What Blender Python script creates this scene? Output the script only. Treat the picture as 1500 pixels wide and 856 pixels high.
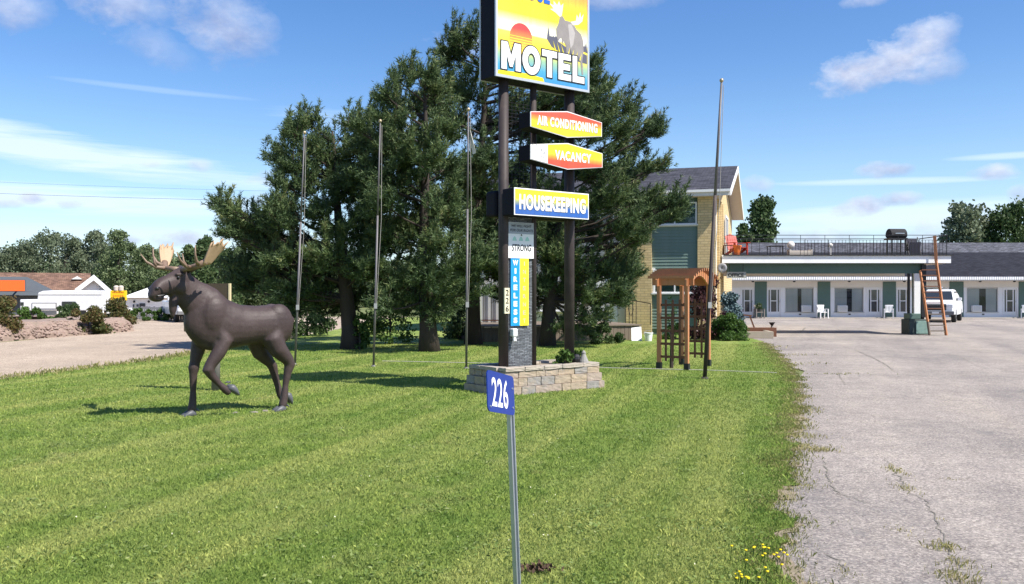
import bpy, bmesh, math, random
import numpy as np
from mathutils import Vector, Matrix
R = math.radians
rnd = random.Random(7)
rng = np.random.default_rng(11)
scene = bpy.context.scene
for o in list(bpy.data.objects):
    bpy.data.objects.remove(o)

# ------------------------------------------------------------ camera
FPX = 1320.0; EYE = 1.75; HY = 428.0
cam_d = bpy.data.cameras.new('camera')
cam_d.sensor_width = 36.0
cam_d.lens = FPX / 1500.0 * 36.0
cam_d.clip_end = 3000.0
cam = bpy.data.objects.new('camera', cam_d)
scene.collection.objects.link(cam)
cam.location = (0, 0, EYE)
cam.rotation_euler = (R(90), 0, 0)
scene.camera = cam
scene.render.resolution_x = 1024
scene.render.resolution_y = 584

# ------------------------------------------------------------ sky, sun, exposure
SUN_EL = R(52); SUN_AZ = R(31)            # azimuth: from +X turned towards -Y (towards the camera side)
sdir = Vector((math.cos(SUN_EL) * math.cos(SUN_AZ), -math.cos(SUN_EL) * math.sin(SUN_AZ), math.sin(SUN_EL)))
scene.view_settings.view_transform = 'Standard'
scene.view_settings.look = 'None'
scene.view_settings.gamma = 1.0
scene.view_settings.use_curve_mapping = False
scene.view_settings.exposure = 0.74

sun_d = bpy.data.lights.new('sun', 'SUN')
sun_d.energy = 5.0
sun_d.angle = R(0.53)
sun_d.color = (1.0, 0.95, 0.87)
sun = bpy.data.objects.new('sun', sun_d)
scene.collection.objects.link(sun)
sun.rotation_euler = (-sdir).to_track_quat('-Z', 'Y').to_euler()
sun.location = (20, -10, 40)

world = bpy.data.worlds.new('World')
scene.world = world
world.use_nodes = True
wn = world.node_tree.nodes; wl = world.node_tree.links
wn.clear()

def wnode(t, **kw):
    n = wn.new(t)
    for k, v in kw.items():
        setattr(n, k, v)
    return n

def wset(sock, v):
    if isinstance(v, bpy.types.NodeSocket):
        wl.new(v, sock)
    else:
        sock.default_value = v

def wm(op, a, b=0.0, c=0.0, clamp=False):
    n = wnode('ShaderNodeMath', operation=op, use_clamp=clamp)
    wset(n.inputs[0], a); wset(n.inputs[1], b); wset(n.inputs[2], c)
    return n.outputs[0]

def wmix(f, a, b):
    n = wnode('ShaderNodeMix', data_type='RGBA')
    wset(n.inputs[0], f); wset(n.inputs[6], a); wset(n.inputs[7], b)
    return n.outputs[2]

def build_world():
    out = wnode('ShaderNodeOutputWorld')
    bg = wnode('ShaderNodeBackground')
    wl.new(bg.outputs[0], out.inputs[0])
    sky = wnode('ShaderNodeTexSky')
    sky.sky_type = 'NISHITA'
    sky.sun_disc = False
    sky.sun_elevation = SUN_EL
    sky.sun_rotation = R(90) + SUN_AZ
    sky.altitude = 300
    sky.air_density = 1.0
    sky.dust_density = 0.6
    sky.ozone_density = 2.5
    bg.inputs['Strength'].default_value = 0.096
    hs = wnode('ShaderNodeHueSaturation')
    hs.inputs['Hue'].default_value = 0.508
    hs.inputs['Saturation'].default_value = 1.27
    hs.inputs['Value'].default_value = 1.10
    wl.new(sky.outputs[0], hs.inputs['Color'])
    tc = wnode('ShaderNodeTexCoord')
    sep = wnode('ShaderNodeSeparateXYZ')
    nrm = wnode('ShaderNodeVectorMath', operation='NORMALIZE')
    wl.new(tc.outputs['Generated'], nrm.inputs[0])
    wl.new(nrm.outputs[0], sep.inputs[0])
    az0 = wm('ARCTAN2', sep.outputs[0], sep.outputs[1])
    el = wm('ARCSINE', sep.outputs[2])
    # the cloud pattern goes on round the whole sky, one copy every 72 degrees
    az = wm('WRAP', az0, 0.6283, -0.6283)
    comb = wnode('ShaderNodeCombineXYZ')
    wl.new(az0, comb.inputs[0]); wl.new(el, comb.inputs[1])
    def noise(scale, detail, rough=0.55, sx=1.0, sy=1.0, dist=0.0):
        mp = wnode('ShaderNodeMapping')
        mp.inputs['Scale'].default_value = (sx, sy, 1)
        wl.new(comb.outputs[0], mp.inputs[0])
        n = wnode('ShaderNodeTexNoise')
        n.inputs['Scale'].default_value = scale
        n.inputs['Detail'].default_value = detail
        n.inputs['Roughness'].default_value = rough
        n.inputs['Distortion'].default_value = dist
        wl.new(mp.outputs[0], n.inputs['Vector'])
        return n
    nz = noise(26, 6, 0.6, 1.0, 1.5)
    nsep = wnode('ShaderNodeSeparateColor')
    wl.new(nz.outputs['Color'], nsep.inputs[0])
    n1 = wm('SUBTRACT', nsep.outputs[0], 0.5)
    n2 = wm('SUBTRACT', nsep.outputs[1], 0.5)
    streak = noise(6, 5, 0.6, 1.0, 14.0, 0.4)
    ns = wm('SUBTRACT', streak.outputs['Fac'], 0.5)
    azw = wm('MULTIPLY_ADD', n1, 0.035, az)
    elw = wm('MULTIPLY_ADD', n2, 0.026, el)
    def to_ang(px, py):
        v = Vector((px - 750, FPX, HY - py)).normalized()
        return math.atan2(v.x, v.y), math.asin(v.z)
    azs = wm('MULTIPLY_ADD', n1, 0.012, az); els = wm('MULTIPLY_ADD', n2, 0.009, el)
    def blob(px, py, rx, ry, tilt, hard, amp, streaky=False):
        small = rx < 55
        a, e = to_ang(px, py)
        k = math.cos(e)
        ra = rx / FPX * math.cos(a) ** 2; rb = ry / FPX * math.cos(a)
        dx = wm('SUBTRACT', az if streaky else azs if small else azw, a)
        dy = wm('SUBTRACT', el if streaky else els if small else elw, e)
        t = math.tan(R(tilt))
        dy = wm('MULTIPLY_ADD', dx, -t, dy)
        dx = wm('DIVIDE', dx, ra); dy = wm('DIVIDE', dy, rb)
        q = wm('MULTIPLY_ADD', dx, dx, wm('MULTIPLY', dy, dy))
        nn = ns if streaky else n1
        m = wm('MULTIPLY_ADD', nn, amp, wm('SUBTRACT', 1.0, q))
        m = wm('MULTIPLY', m, hard, clamp=True)
        return m, dy
    col = hs.outputs[0]
    # pale veil towards the horizon
    veil = wm('SUBTRACT', 1.0, wm('DIVIDE', el, 0.26), clamp=True)
    veil = wm('POWER', veil, 1.6)
    col = wmix(wm('MULTIPLY', veil, 0.45), col, (4.4, 6.2, 8.4, 1))
    # high streaks
    streaks = [(40, 212, 420, 32, -7, .80, 2.6), (60, 288, 460, 22, -2, .75, 2.6), (200, 345, 520, 16, 0, .4, 1.6), (230, 132, 160, 5, -2, .18, 1.2),
               (1290, 266, 190, 6, -1, .55, 1.6), (1480, 228, 110, 6, 0, .5, 1.3), (1300, 318, 330, 24, 1, .75, 1.6), (640, 190, 260, 18, -5, .3, 2.2)]
    for px, py, rx, ry, tl, op, amp in streaks:
        m, _ = blob(px, py, rx, ry, tl, 1.1, amp, True)
        col = wmix(wm('MULTIPLY', m, op), col, (5.7, 6.7, 7.8, 1))
    # small cumulus: white where the sun strikes, mauve grey below
    puffs = [(1262, 102, 60, 26, 8, .9), (1335, 70, 62, 32, 12, .92), (1370, 98, 40, 22, 0, .55), (20, 12, 56, 34, 0, .62), (175, 6, 76, 26, -6, .55), (335, 40, 66, 46, -10, .62), (225, 68, 58, 24, -15, .30), (905, 4, 60, 14, 0, .45),
             (1272, 0, 30, 9, 0, .5), (1298, 250, 36, 11, 0, .95), (1262, 304, 34, 13, 8, .95), (1318, 290, 30, 11, 0, .9), (1455, 253, 34, 12, 0, .95), (292, 241, 18, 8, 0, .55), (220, 239, 16, 5, 0, .4), (383, 260, 24, 8, 10, .4),
             (375, 288, 18, 9, 0, .4), (48, 289, 20, 8, 0, .75), (12, 297, 24, 7, 0, .7), (102, 299, 20, 6, 0, .65), (180, 352, 30, 9, 0, .75), (262, 352, 42, 14, 0, .8), (1110, 270, 22, 12, 0, .55), (1362, 335, 36, 24, 0, .65), (1330, 348, 40, 12, 0, .5), (1230, 345, 40, 14, 5, .5), (1160, 345, 34, 10, 0, .5),
             (1180, 352, 70, 16, 0, .45), (1495, 285, 18, 14, 0, .55), (700, 60, 60, 20, 5, .5)]
    for px, py, rx, ry, tl, op in puffs:
        m, dy = blob(px, py, rx * 1.25, ry * 1.25, tl, 0.85, 2.6)
        sh = wm('MULTIPLY_ADD', wm('ADD', dy, wm('MULTIPLY', n2, 5.0)), 0.42, 0.5, clamp=True)
        cc = wmix(sh, (2.7, 3.1, 4.6, 1), (5.4, 5.8, 6.8, 1))
        col = wmix(wm('MULTIPLY', m, op), col, cc)
    wl.new(col, bg.inputs['Color'])
build_world()
world.cycles.sampling_method = 'MANUAL'
world.cycles.sample_map_resolution = 256

# ------------------------------------------------------------ helpers
def gp(px, py):                       # point on flat ground seen at a photo pixel
    d = FPX * EYE / (py - HY)
    return ((px - 750) * d / FPX, d)
def gx(px, d): return (px - 750) * d / FPX
def gz(py, d): return EYE + (HY - py) * d / FPX
def lin(r, g, b):
    f = lambda v: ((v / 255 + 0.055) / 1.055) ** 2.4 if v > 10 else v / 255 / 12.92
    return (f(r), f(g), f(b))

MATS = {}
class NT:
    def __init__(self, m):
        m.use_nodes = True
        self.t = m.node_tree; self.n = self.t.nodes; self.l = self.t.links
        self.b = self.n['Principled BSDF']
    def new(self, ty, **kw):
        x = self.n.new(ty)
        for k, v in kw.items(): setattr(x, k, v)
        return x
    def set(self, s, v):
        if isinstance(v, bpy.types.NodeSocket): self.l.new(v, s)
        else: s.default_value = v
    def math(self, op, a, b=0.0, clamp=False):
        x = self.new('ShaderNodeMath', operation=op, use_clamp=clamp)
        self.set(x.inputs[0], a); self.set(x.inputs[1], b)
        return x.outputs[0]
    def mix(self, f, a, b, blend='MIX'):
        x = self.new('ShaderNodeMix', data_type='RGBA', blend_type=blend)
        self.set(x.inputs[0], f); self.set(x.inputs[6], a); self.set(x.inputs[7], b)
        return x.outputs[2]
    def noise(self, vec, scale, detail=4, rough=0.55, dist=0.0):
        x = self.new('ShaderNodeTexNoise')
        self.l.new(vec, x.inputs['Vector'])
        x.inputs['Scale'].default_value = scale; x.inputs['Detail'].default_value = detail
        x.inputs['Roughness'].default_value = rough; x.inputs['Distortion'].default_value = dist
        return x.outputs['Fac']
    def ramp(self, f, stops, interp='LINEAR'):
        x = self.new('ShaderNodeValToRGB')
        x.color_ramp.interpolation = interp
        e = x.color_ramp.elements
        while len(e) < len(stops): e.new(0.5)
        for i, (p, c) in enumerate(stops):
            e[i].position = p; e[i].color = (*c[:3], 1) if len(c) == 3 else c
        self.l.new(f, x.inputs[0])
        return x.outputs[0]
    def coord(self, kind='Object'):
        return self.new('ShaderNodeTexCoord').outputs[kind]
    def pos(self):
        return self.new('ShaderNodeNewGeometry').outputs['Position']
    def scaled(self, vec, s):
        x = self.new('ShaderNodeMapping'); self.l.new(vec, x.inputs[0]); x.inputs['Scale'].default_value = s
        return x.outputs[0]
    def bump(self, h, strength, dist=0.01):
        x = self.new('ShaderNodeBump'); x.inputs['Strength'].default_value = strength; x.inputs['Distance'].default_value = dist
        self.l.new(h, x.inputs['Height']); self.l.new(x.outputs[0], self.b.inputs['Normal'])

def c4(c): return (c[0], c[1], c[2], 1)

def mat(name, col, rough=0.6, var=0.18, scale=6.0, bump=0.15, bscale=40.0, metal=0.0, spec=0.4, stretch=(1, 1, 1), dirt=None, dirt_amt=0.4):
    if name in MATS: return MATS[name]
    m = bpy.data.materials.new(name); MATS[name] = m
    t = NT(m)
    b = t.b
    vec = t.scaled(t.coord('Object'), stretch)
    n = t.noise(vec, scale, 5, 0.6)
    lo = tuple(x * (1 - var) for x in col); hi = tuple(min(1, x * (1 + var)) for x in col)
    c = t.mix(n, c4(lo), c4(hi))
    if dirt:
        d = t.noise(vec, scale * 0.4, 6, 0.65)
        d = t.ramp(d, [(0.5, (0, 0, 0)), (0.72, (1, 1, 1))])
        c = t.mix(t.math('MULTIPLY', d, dirt_amt), c, c4(dirt))
    t.l.new(c, b.inputs['Base Color'])
    b.inputs['Roughness'].default_value = rough
    b.inputs['Metallic'].default_value = metal
    b.inputs['Specular IOR Level'].default_value = spec
    if bump > 0:
        t.bump(t.noise(vec, bscale, 4, 0.6), bump, 0.01)
    return m

class MB:
    def __init__(self): self.v = []; self.f = []
    def add(self, vs, fs):
        o = len(self.v)
        self.v += [tuple(x) for x in vs]
        self.f += [tuple(i + o for i in f) for f in fs]
        return self
    def box(self, x0, x1, y0, y1, z0, z1, M=None):
        vs = [Vector(p) for p in ((x0, y0, z0), (x1, y0, z0), (x1, y1, z0), (x0, y1, z0), (x0, y0, z1), (x1, y0, z1), (x1, y1, z1), (x0, y1, z1))]
        if M: vs = [M @ p for p in vs]
        return self.add(vs, [(0, 3, 2, 1), (4, 5, 6, 7), (0, 1, 5, 4), (1, 2, 6, 5), (2, 3, 7, 6), (3, 0, 4, 7)])
    def bar(self, a, b, w, h=None):
        h = h or w
        a = Vector(a); b = Vector(b); d = b - a; L = d.length
        M = Matrix.Translation(a) @ d.to_track_quat('X', 'Z').to_matrix().to_4x4()
        return self.box(0, L, -w / 2, w / 2, -h / 2, h / 2, M)
    def tube(self, path, radii, n=8, cap=True):
        path = [Vector(p) for p in path]
        if not hasattr(radii, '__len__'): radii = [radii] * len(path)
        rings = []
        prev = None
        for i, p in enumerate(path):
            d = (path[min(i + 1, len(path) - 1)] - path[max(i - 1, 0)])
            if d.length < 1e-9: d = Vector((0, 0, 1))
            d.normalize()
            if prev is None:
                s = d.cross(Vector((0, 0, 1)))
                if s.length < 0.05: s = d.cross(Vector((1, 0, 0)))
            else:
                s = prev - d * prev.dot(d)
            s.normalize(); prev = s
            u = s.cross(d)
            rings.append([p + (s * math.cos(2 * math.pi * k / n) + u * math.sin(2 * math.pi * k / n)) * radii[i] for k in range(n)])
        return self.loft(rings, cap)
    def loft(self, rings, cap=True):
        n = len(rings[0]); o = len(self.v)
        vs = [tuple(p) for r in rings for p in r]; fs = []
        for i in range(len(rings) - 1):
            for k in range(n):
                a = i * n + k; b = i * n + (k + 1) % n
                fs.append((a, b, b + n, a + n))
        if cap:
            fs.append(tuple(range(n))[::-1]); fs.append(tuple((len(rings) - 1) * n + k for k in range(n)))
        return self.add(vs, fs)
    def prism(self, poly, axis, a, b):                # polygon in the plane across an axis, extruded from a to b
        n = len(poly)
        def pt(p, t):
            return {'x': (t, p[0], p[1]), 'y': (p[0], t, p[1]), 'z': (p[0], p[1], t)}[axis]
        vs = [pt(p, a) for p in poly] + [pt(p, b) for p in poly]
        fs = [tuple(range(n))[::-1], tuple(range(n, 2 * n))] + [(i, (i + 1) % n, (i + 1) % n + n, i + n) for i in range(n)]
        return self.add(vs, fs)
    def lathe(self, prof, n=16, c=(0, 0, 0)):
        rings = [[(c[0] + r * math.cos(2 * math.pi * k / n), c[1] + r * math.sin(2 * math.pi * k / n), c[2] + z) for k in range(n)] for r, z in prof]
        return self.loft(rings)
    def ball(self, c, r, n=10, m=6, sx=1, sy=1, sz=1):
        prof = [(r * math.sin(math.pi * (i + 0.05) / (m + 0.1)), -r * math.cos(math.pi * (i + 0.05) / (m + 0.1))) for i in range(m + 1)]
        rings = [[(c[0] + sx * q * math.cos(2 * math.pi * k / n), c[1] + sy * q * math.sin(2 * math.pi * k / n), c[2] + sz * z) for k in range(n)] for q, z in prof]
        return self.loft(rings)
    def mesh(self, name):
        me = bpy.data.meshes.new(name)
        me.from_pydata(self.v, [], self.f)
        bm = bmesh.new(); bm.from_mesh(me)
        bmesh.ops.recalc_face_normals(bm, faces=bm.faces)
        bm.to_mesh(me); bm.free()
        return me
    def build(self, name, m, parent=None, smooth=False, bevel=0.0, segs=2):
        me = self.mesh(name)
        return put(name, me, m, parent, smooth, bevel, segs)

def put(name, me, m, parent=None, smooth=False, bevel=0.0, segs=2):
    o = bpy.data.objects.new(name, me)
    scene.collection.objects.link(o)
    if m is not None and not me.materials: me.materials.append(m)
    if parent: o.parent = parent
    if smooth: me.polygons.foreach_set('use_smooth', [True] * len(me.polygons))
    if bevel > 0:
        b = o.modifiers.new('bevel', 'BEVEL'); b.width = bevel; b.segments = segs; b.limit_method = 'ANGLE'; b.angle_limit = R(35)
    return o

def thing(name, label, cat, loc=(0, 0, 0), rz=0.0, group=None):
    o = bpy.data.objects.new(name, None)
    o.empty_display_size = 0.2
    scene.collection.objects.link(o)
    o.location = loc; o.rotation_euler = (0, 0, rz)
    return tag(o, label, cat, group)
def tag(o, label, cat, group=None):
    o['label'] = label; o['category'] = cat
    if group: o['group'] = group
    return o
def struct(o):
    o['kind'] = 'structure'; return o
def stuff(o):
    o['kind'] = 'stuff'; return o
def dup(o, parent=None):
    c = o.copy(); scene.collection.objects.link(c)
    if parent is not None: c.parent = parent
    for ch in list(o.children): dup(ch, c)
    return c

def np_mesh(name, V, F, m, parent=None, tone=None, smooth=False):
    me = bpy.data.meshes.new(name)
    V = np.asarray(V, np.float32); F = np.asarray(F, np.int32)
    k = F.shape[1]
    me.vertices.add(len(V)); me.vertices.foreach_set('co', V.ravel())
    me.loops.add(F.size); me.loops.foreach_set('vertex_index', F.ravel())
    me.polygons.add(len(F)); me.polygons.foreach_set('loop_start', np.arange(0, F.size, k, dtype=np.int32))
    if tone is not None:
        at = me.attributes.new('tone', 'FLOAT', 'POINT'); at.data.foreach_set('value', np.asarray(tone, np.float32))
    me.update(calc_edges=True); me.validate()
    return put(name, me, m, parent, smooth)

def text_mesh(body, size=1.0, offset=0.0, extrude=0.0, spacing=1.0, align='CENTER', xs=1.0, shear=0.0):
    cu = bpy.data.curves.new('t', 'FONT')
    cu.body = body; cu.size = size; cu.offset = offset; cu.extrude = extrude
    cu.align_x = align; cu.align_y = 'BOTTOM_BASELINE'; cu.space_character = spacing; cu.shear = shear
    cu.resolution_u = 4
    ob = bpy.data.objects.new('t', cu); scene.collection.objects.link(ob)
    dg = bpy.context.evaluated_depsgraph_get(); dg.update()
    me = bpy.data.meshes.new_from_object(ob.evaluated_get(dg))
    bpy.data.objects.remove(ob); bpy.data.curves.remove(cu)
    return me

def lettering(body, parent, m, x0, x1, z0, z1, y, name='lettering', offset=0.0, spacing=1.0, pad=0.0, shear=0.0):
    # letters fitted into a rectangle of the parent's front plane (x right, z up), standing at local y, facing -y
    me = text_mesh(body, 1.0, offset, 0.0, spacing, 'LEFT', 1.0, shear)
    n = len(me.vertices); co = np.empty(n * 3, np.float32); me.vertices.foreach_get('co', co); co = co.reshape(-1, 3)
    mn = co.min(0); mx = co.max(0)
    x0 -= pad; x1 += pad; z0 -= pad; z1 += pad
    out = np.empty_like(co)
    out[:, 0] = x0 + (co[:, 0] - mn[0]) / (mx[0] - mn[0]) * (x1 - x0)
    out[:, 2] = z0 + (co[:, 1] - mn[1]) / (mx[1] - mn[1]) * (z1 - z0)
    out[:, 1] = y
    me.vertices.foreach_set('co', out.ravel()); me.update()
    me.materials.clear()
    return put(name, me, m, parent)

def poly_print(name, pts, y, m, parent):            # flat printed shape on a sign's front plane
    me = bpy.data.meshes.new(name)
    me.from_pydata([(p[0], y, p[1]) for p in pts], [], [tuple(range(len(pts)))])
    return put(name, me, m, parent)

def noise1(i, s=0): 
    return math.sin(i * 12.9898 + s * 78.233) * 43758.5453 % 1.0
# ------------------------------------------------------------ ground materials
def mat_lawn(blade=False):
    m = bpy.data.materials.new('grass_blades' if blade else 'lawn_turf')
    t = NT(m)
    p = t.pos()
    a = t.noise(p, 0.35, 4, 0.6)
    b2 = t.noise(p, 1.7, 5, 0.65)
    # old mowing lines run with the drive edge
    mp = t.new('ShaderNodeMapping'); t.l.new(p, mp.inputs[0]); mp.inputs['Rotation'].default_value = (0, 0, R(17))
    mow = t.noise(t.scaled(mp.outputs[0], (1.0, 0.05, 1)), 1.3, 3, 0.5)
    c = t.ramp(a, [(0.3, (0.175, 0.267, 0.051)), (0.52, (0.238, 0.311, 0.071)), (0.72, (0.301, 0.343, 0.104))])
    c2 = t.ramp(b2, [(0.34, (0.132, 0.225, 0.046)), (0.55, (0.227, 0.305, 0.071)), (0.75, (0.327, 0.354, 0.143))])
    c = t.mix(0.62, c, c2)
    b3 = t.noise(p, 5.5, 4, 0.7)
    c = t.mix(1.0, c, t.ramp(b3, [(0.32, (0.72, 0.78, 0.7)), (0.5, (1, 1, 1)), (0.70, (1.15, 1.12, 1.15))]), 'MULTIPLY')
    f = t.ramp(mow, [(0.46, (0, 0, 0)), (0.62, (1, 1, 1))])
    c = t.mix(t.math('MULTIPLY', f, 0.55), c, (0.40, 0.42, 0.14, 1))
    dry = t.noise(p, 0.9, 6, 0.7)
    f = t.ramp(dry, [(0.60, (0, 0, 0)), (0.74, (1, 1, 1))])
    c = t.mix(t.math('MULTIPLY', f, 0.55), c, (0.38, 0.325, 0.15, 1))
    if blade:
        at = t.new('ShaderNodeAttribute'); at.attribute_name = 'tone'
        tn = t.ramp(at.outputs['Fac'], [(0.0, (0.68, 0.75, 0.68)), (0.5, (1.0, 1.0, 1.0)), (0.9, (1.28, 1.2, 1.1)), (1.0, (1.8, 1.6, 1.7))])
        c = t.mix(1.0, c, tn, 'MULTIPLY')
    else:
        fine = t.noise(p, 60, 4, 0.7)
        tn = t.ramp(fine, [(0.3, (0.62, 0.66, 0.6)), (0.6, (1.05, 1.05, 1.0)), (0.8, (1.35, 1.3, 1.2))])
        c = t.mix(1.0, c, tn, 'MULTIPLY')
        mid = t.noise(p, 9, 5, 0.7)
        tn = t.ramp(mid, [(0.3, (0.72, 0.76, 0.7)), (0.65, (1.08, 1.06, 1.05))])
        c = t.mix(1.0, c, tn, 'MULTIPLY')
        t.bump(fine, 0.9, 0.04)
    t.l.new(c, t.b.inputs['Base Color'])
    t.b.inputs['Roughness'].default_value = 0.75
    t.b.inputs['Specular IOR Level'].default_value = 0.15
    if blade:
        out = t.n['Material Output']; tr = t.new('ShaderNodeBsdfTranslucent'); mx = t.new('ShaderNodeMixShader'); mx.inputs[0].default_value = 0.35
        t.l.new(c, tr.inputs['Color']); t.l.new(t.b.outputs[0], mx.inputs[1]); t.l.new(tr.outputs[0], mx.inputs[2]); t.l.new(mx.outputs[0], out.inputs['Surface'])
    return m

def mat_asphalt(name, base, light, dark, spots=True):
    m = bpy.data.materials.new(name)
    t = NT(m); p = t.pos()
    big = t.noise(p, 0.35, 5, 0.6, 0.4)
    c = t.ramp(big, [(0.3, dark), (0.5, base), (0.72, light)])
    mid = t.noise(p, 2.6, 5, 0.7)
    c = t.mix(1.0, c, t.ramp(mid, [(0.3, (0.84, 0.84, 0.86)), (0.7, (1.08, 1.07, 1.05))]), 'MULTIPLY')
    vo = t.new('ShaderNodeTexVoronoi'); t.l.new(p, vo.inputs['Vector']); vo.inputs['Scale'].default_value = 62
    sepc = t.new('ShaderNodeSeparateColor'); t.l.new(vo.outputs['Color'], sepc.inputs[0])
    st = t.ramp(sepc.outputs[0], [(0.0, (0.55, 0.53, 0.55)), (0.35, (0.85, 0.84, 0.84)), (0.75, (1.08, 1.06, 1.03)), (1.0, (1.5, 1.46, 1.4))])
    c = t.mix(0.9, c, t.mix(1.0, c, st, 'MULTIPLY'))
    fine = t.noise(p, 190, 3, 0.7)
    c = t.mix(1.0, c, t.ramp(fine, [(0.32, (0.66, 0.65, 0.66)), (0.6, (1.05, 1.05, 1.05))]), 'MULTIPLY')
    if spots:                          # patched and travelled strips
        mp = t.new('ShaderNodeMapping'); t.l.new(p, mp.inputs[0]); mp.inputs['Rotation'].default_value = (0, 0, R(20))
        ln = t.noise(t.scaled(mp.outputs[0], (0.55, 0.05, 1)), 1.0, 4, 0.6)
        c = t.mix(1.0, c, t.ramp(ln, [(0.36, (0.84, 0.84, 0.86)), (0.5, (1, 1, 1)), (0.64, (1.09, 1.07, 1.04))]), 'MULTIPLY')
        wk = t.noise(p, 0.8, 8, 0.75, 1.5)
        c = t.mix(1.0, c, t.ramp(wk, [(0.485, (1, 1, 1)), (0.497, (0.86, 0.85, 0.84)), (0.503, (0.86, 0.85, 0.84)), (0.515, (1, 1, 1))]), 'MULTIPLY')
    if spots:                          # old oil stains
        s = t.noise(p, 1.1, 3, 0.5)
        f = t.ramp(s, [(0.62, (0, 0, 0)), (0.74, (1, 1, 1))])
        c = t.mix(t.math('MULTIPLY', f, 0.45), c, (0.14, 0.13, 0.13, 1))
    t.l.new(c, t.b.inputs['Base Color'])
    t.b.inputs['Roughness'].default_value = 0.9
    t.b.inputs['Specular IOR Level'].default_value = 0.05
    t.bump(t.math('ADD', sepc.outputs[0], fine), 0.55, 0.008)
    return m

M_lawn = mat_lawn()
M_blade = mat_lawn(True)
M_lot = mat_asphalt('weathered_asphalt', (0.340, 0.312, 0.284), (0.410, 0.372, 0.333), (0.275, 0.255, 0.238))
M_road = mat_asphalt('pale_road', (0.44, 0.365, 0.29), (0.49, 0.41, 0.33), (0.38, 0.32, 0.26), False)
M_far = mat('far_field', (0.13, 0.15, 0.05), 0.9, 0.4, 0.05, 0)
M_verge = mat('bare_earth', (0.24, 0.195, 0.14), 0.95, 0.45, 7.0, 0.6, 60, dirt=(0.13, 0.125, 0.05), dirt_amt=0.8)

def sheet(name, pts, z, m, sub=None):
    me = bpy.data.meshes.new(name)
    me.from_pydata([(p[0], p[1], z) for p in pts], [], [tuple(range(len(pts)))])
    bm = bmesh.new(); bm.from_mesh(me); bmesh.ops.triangulate(bm, faces=bm.faces)
    for f in bm.faces:
        if f.normal.z < 0: f.normal_flip()
    bm.to_mesh(me); bm.free()
    return put(name, me, m)

ground = struct(sheet('ground', [(-900, -300), (900, -300), (900, 1500), (-900, 1500)], -0.02, M_far))

# lawn outline: right edge along the drive, left edge along the side street
redge = [(1.15, -3.0), (1.35, 2.0), (1.64, 5.4), (2.19, 7.4), (2.9, 9.3), (3.38, 10.9), (3.95, 12.6), (4.5, 14.3), (5.4, 17.2), (6.35, 20.8), (7.3, 25.0), (8.3, 29.5), (8.95, 32.5), (8.9, 34.2), (7.6, 35.0)]
def refine(pts, step, amp, seed):
    out = []; k = 0
    for i in range(len(pts) - 1):
        a = Vector(pts[i]); b = Vector(pts[i + 1]); n = max(1, int((b - a).length / step))
        d = (b - a).normalized(); nn = Vector((-d.y, d.x))
        for j in range(n):
            k += 1
            r = (math.sin(k * 0.9 + seed) * 0.35 + math.sin(k * 0.37 + seed * 2) * 0.5 + (noise1(k, seed) - 0.5) * 0.9) * amp
            p = a.lerp(b, j / n) + nn * r
            out.append((p.x, p.y))
    out.append(tuple(pts[-1]))
    return out
redge_f = refine(redge, 0.10, 0.11, 3)
ledge = [(-12.6, -3.0), (-11.9, 6), (-11.0, 13), (-10.2, 17.9), (-9.5, 21.5), (-9.0, 25.0), (-8.6, 30), (-8.3, 36), (-8.1, 44), (-8.0, 62)]
ledge_f = refine(ledge, 0.35, 0.10, 8)
lawn_poly = redge_f + [(7.6, 36.0), (7.6, 62)] + ledge_f[::-1]
lawn = struct(sheet('lawn', lawn_poly, 0.012, M_lawn))
# worn earth strip between lawn and drive
off = refine([(x + w, y) for (x, y), w in zip(redge[:-2], (0.0, .02, .06, .04, .0, .06, .12, .08, .05, .05, .05, .03, .03))], 0.07, 0.13, 5)
verge = struct(sheet('earth_verge', [(p[0] - 0.9, p[1]) for p in redge_f[:-18]] + off[::-1], 0.008, M_verge))
lot = struct(sheet('parking_lot', [(-0.5, -20), (60, -20), (60, 61.6), (6.5, 61.6), (6.5, 20), (0.5, 5)], 0.0, M_lot))
road = struct(sheet('side_street', [(-20.6, -20), (-11.5, -20), (-9.6, 17), (-8.0, 27), (-7.4, 64), (-15.6, 64), (-16.6, 42), (-17.9, 31), (-19.2, 20)], -0.004, M_road))
yard = struct(sheet('gravel_yard', [(-70, 33.5), (-17.4, 33.5), (-15.2, 60), (-15, 75), (-70, 75)], -0.010, M_road))

# ------------------------------------------------------------ grass blades
def point_in_poly(px, py, poly):
    inside = np.zeros(len(px), bool)
    x = np.array([p[0] for p in poly]); y = np.array([p[1] for p in poly])
    j = len(poly) - 1
    for i in range(len(poly)):
        c = ((y[i] > py) != (y[j] > py))
        with np.errstate(divide='ignore', invalid='ignore'):
            xx = (x[j] - x[i]) * (py - y[i]) / (y[j] - y[i] + 1e-12) + x[i]
        inside ^= c & (px < xx)
        j = i
    return inside

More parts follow.
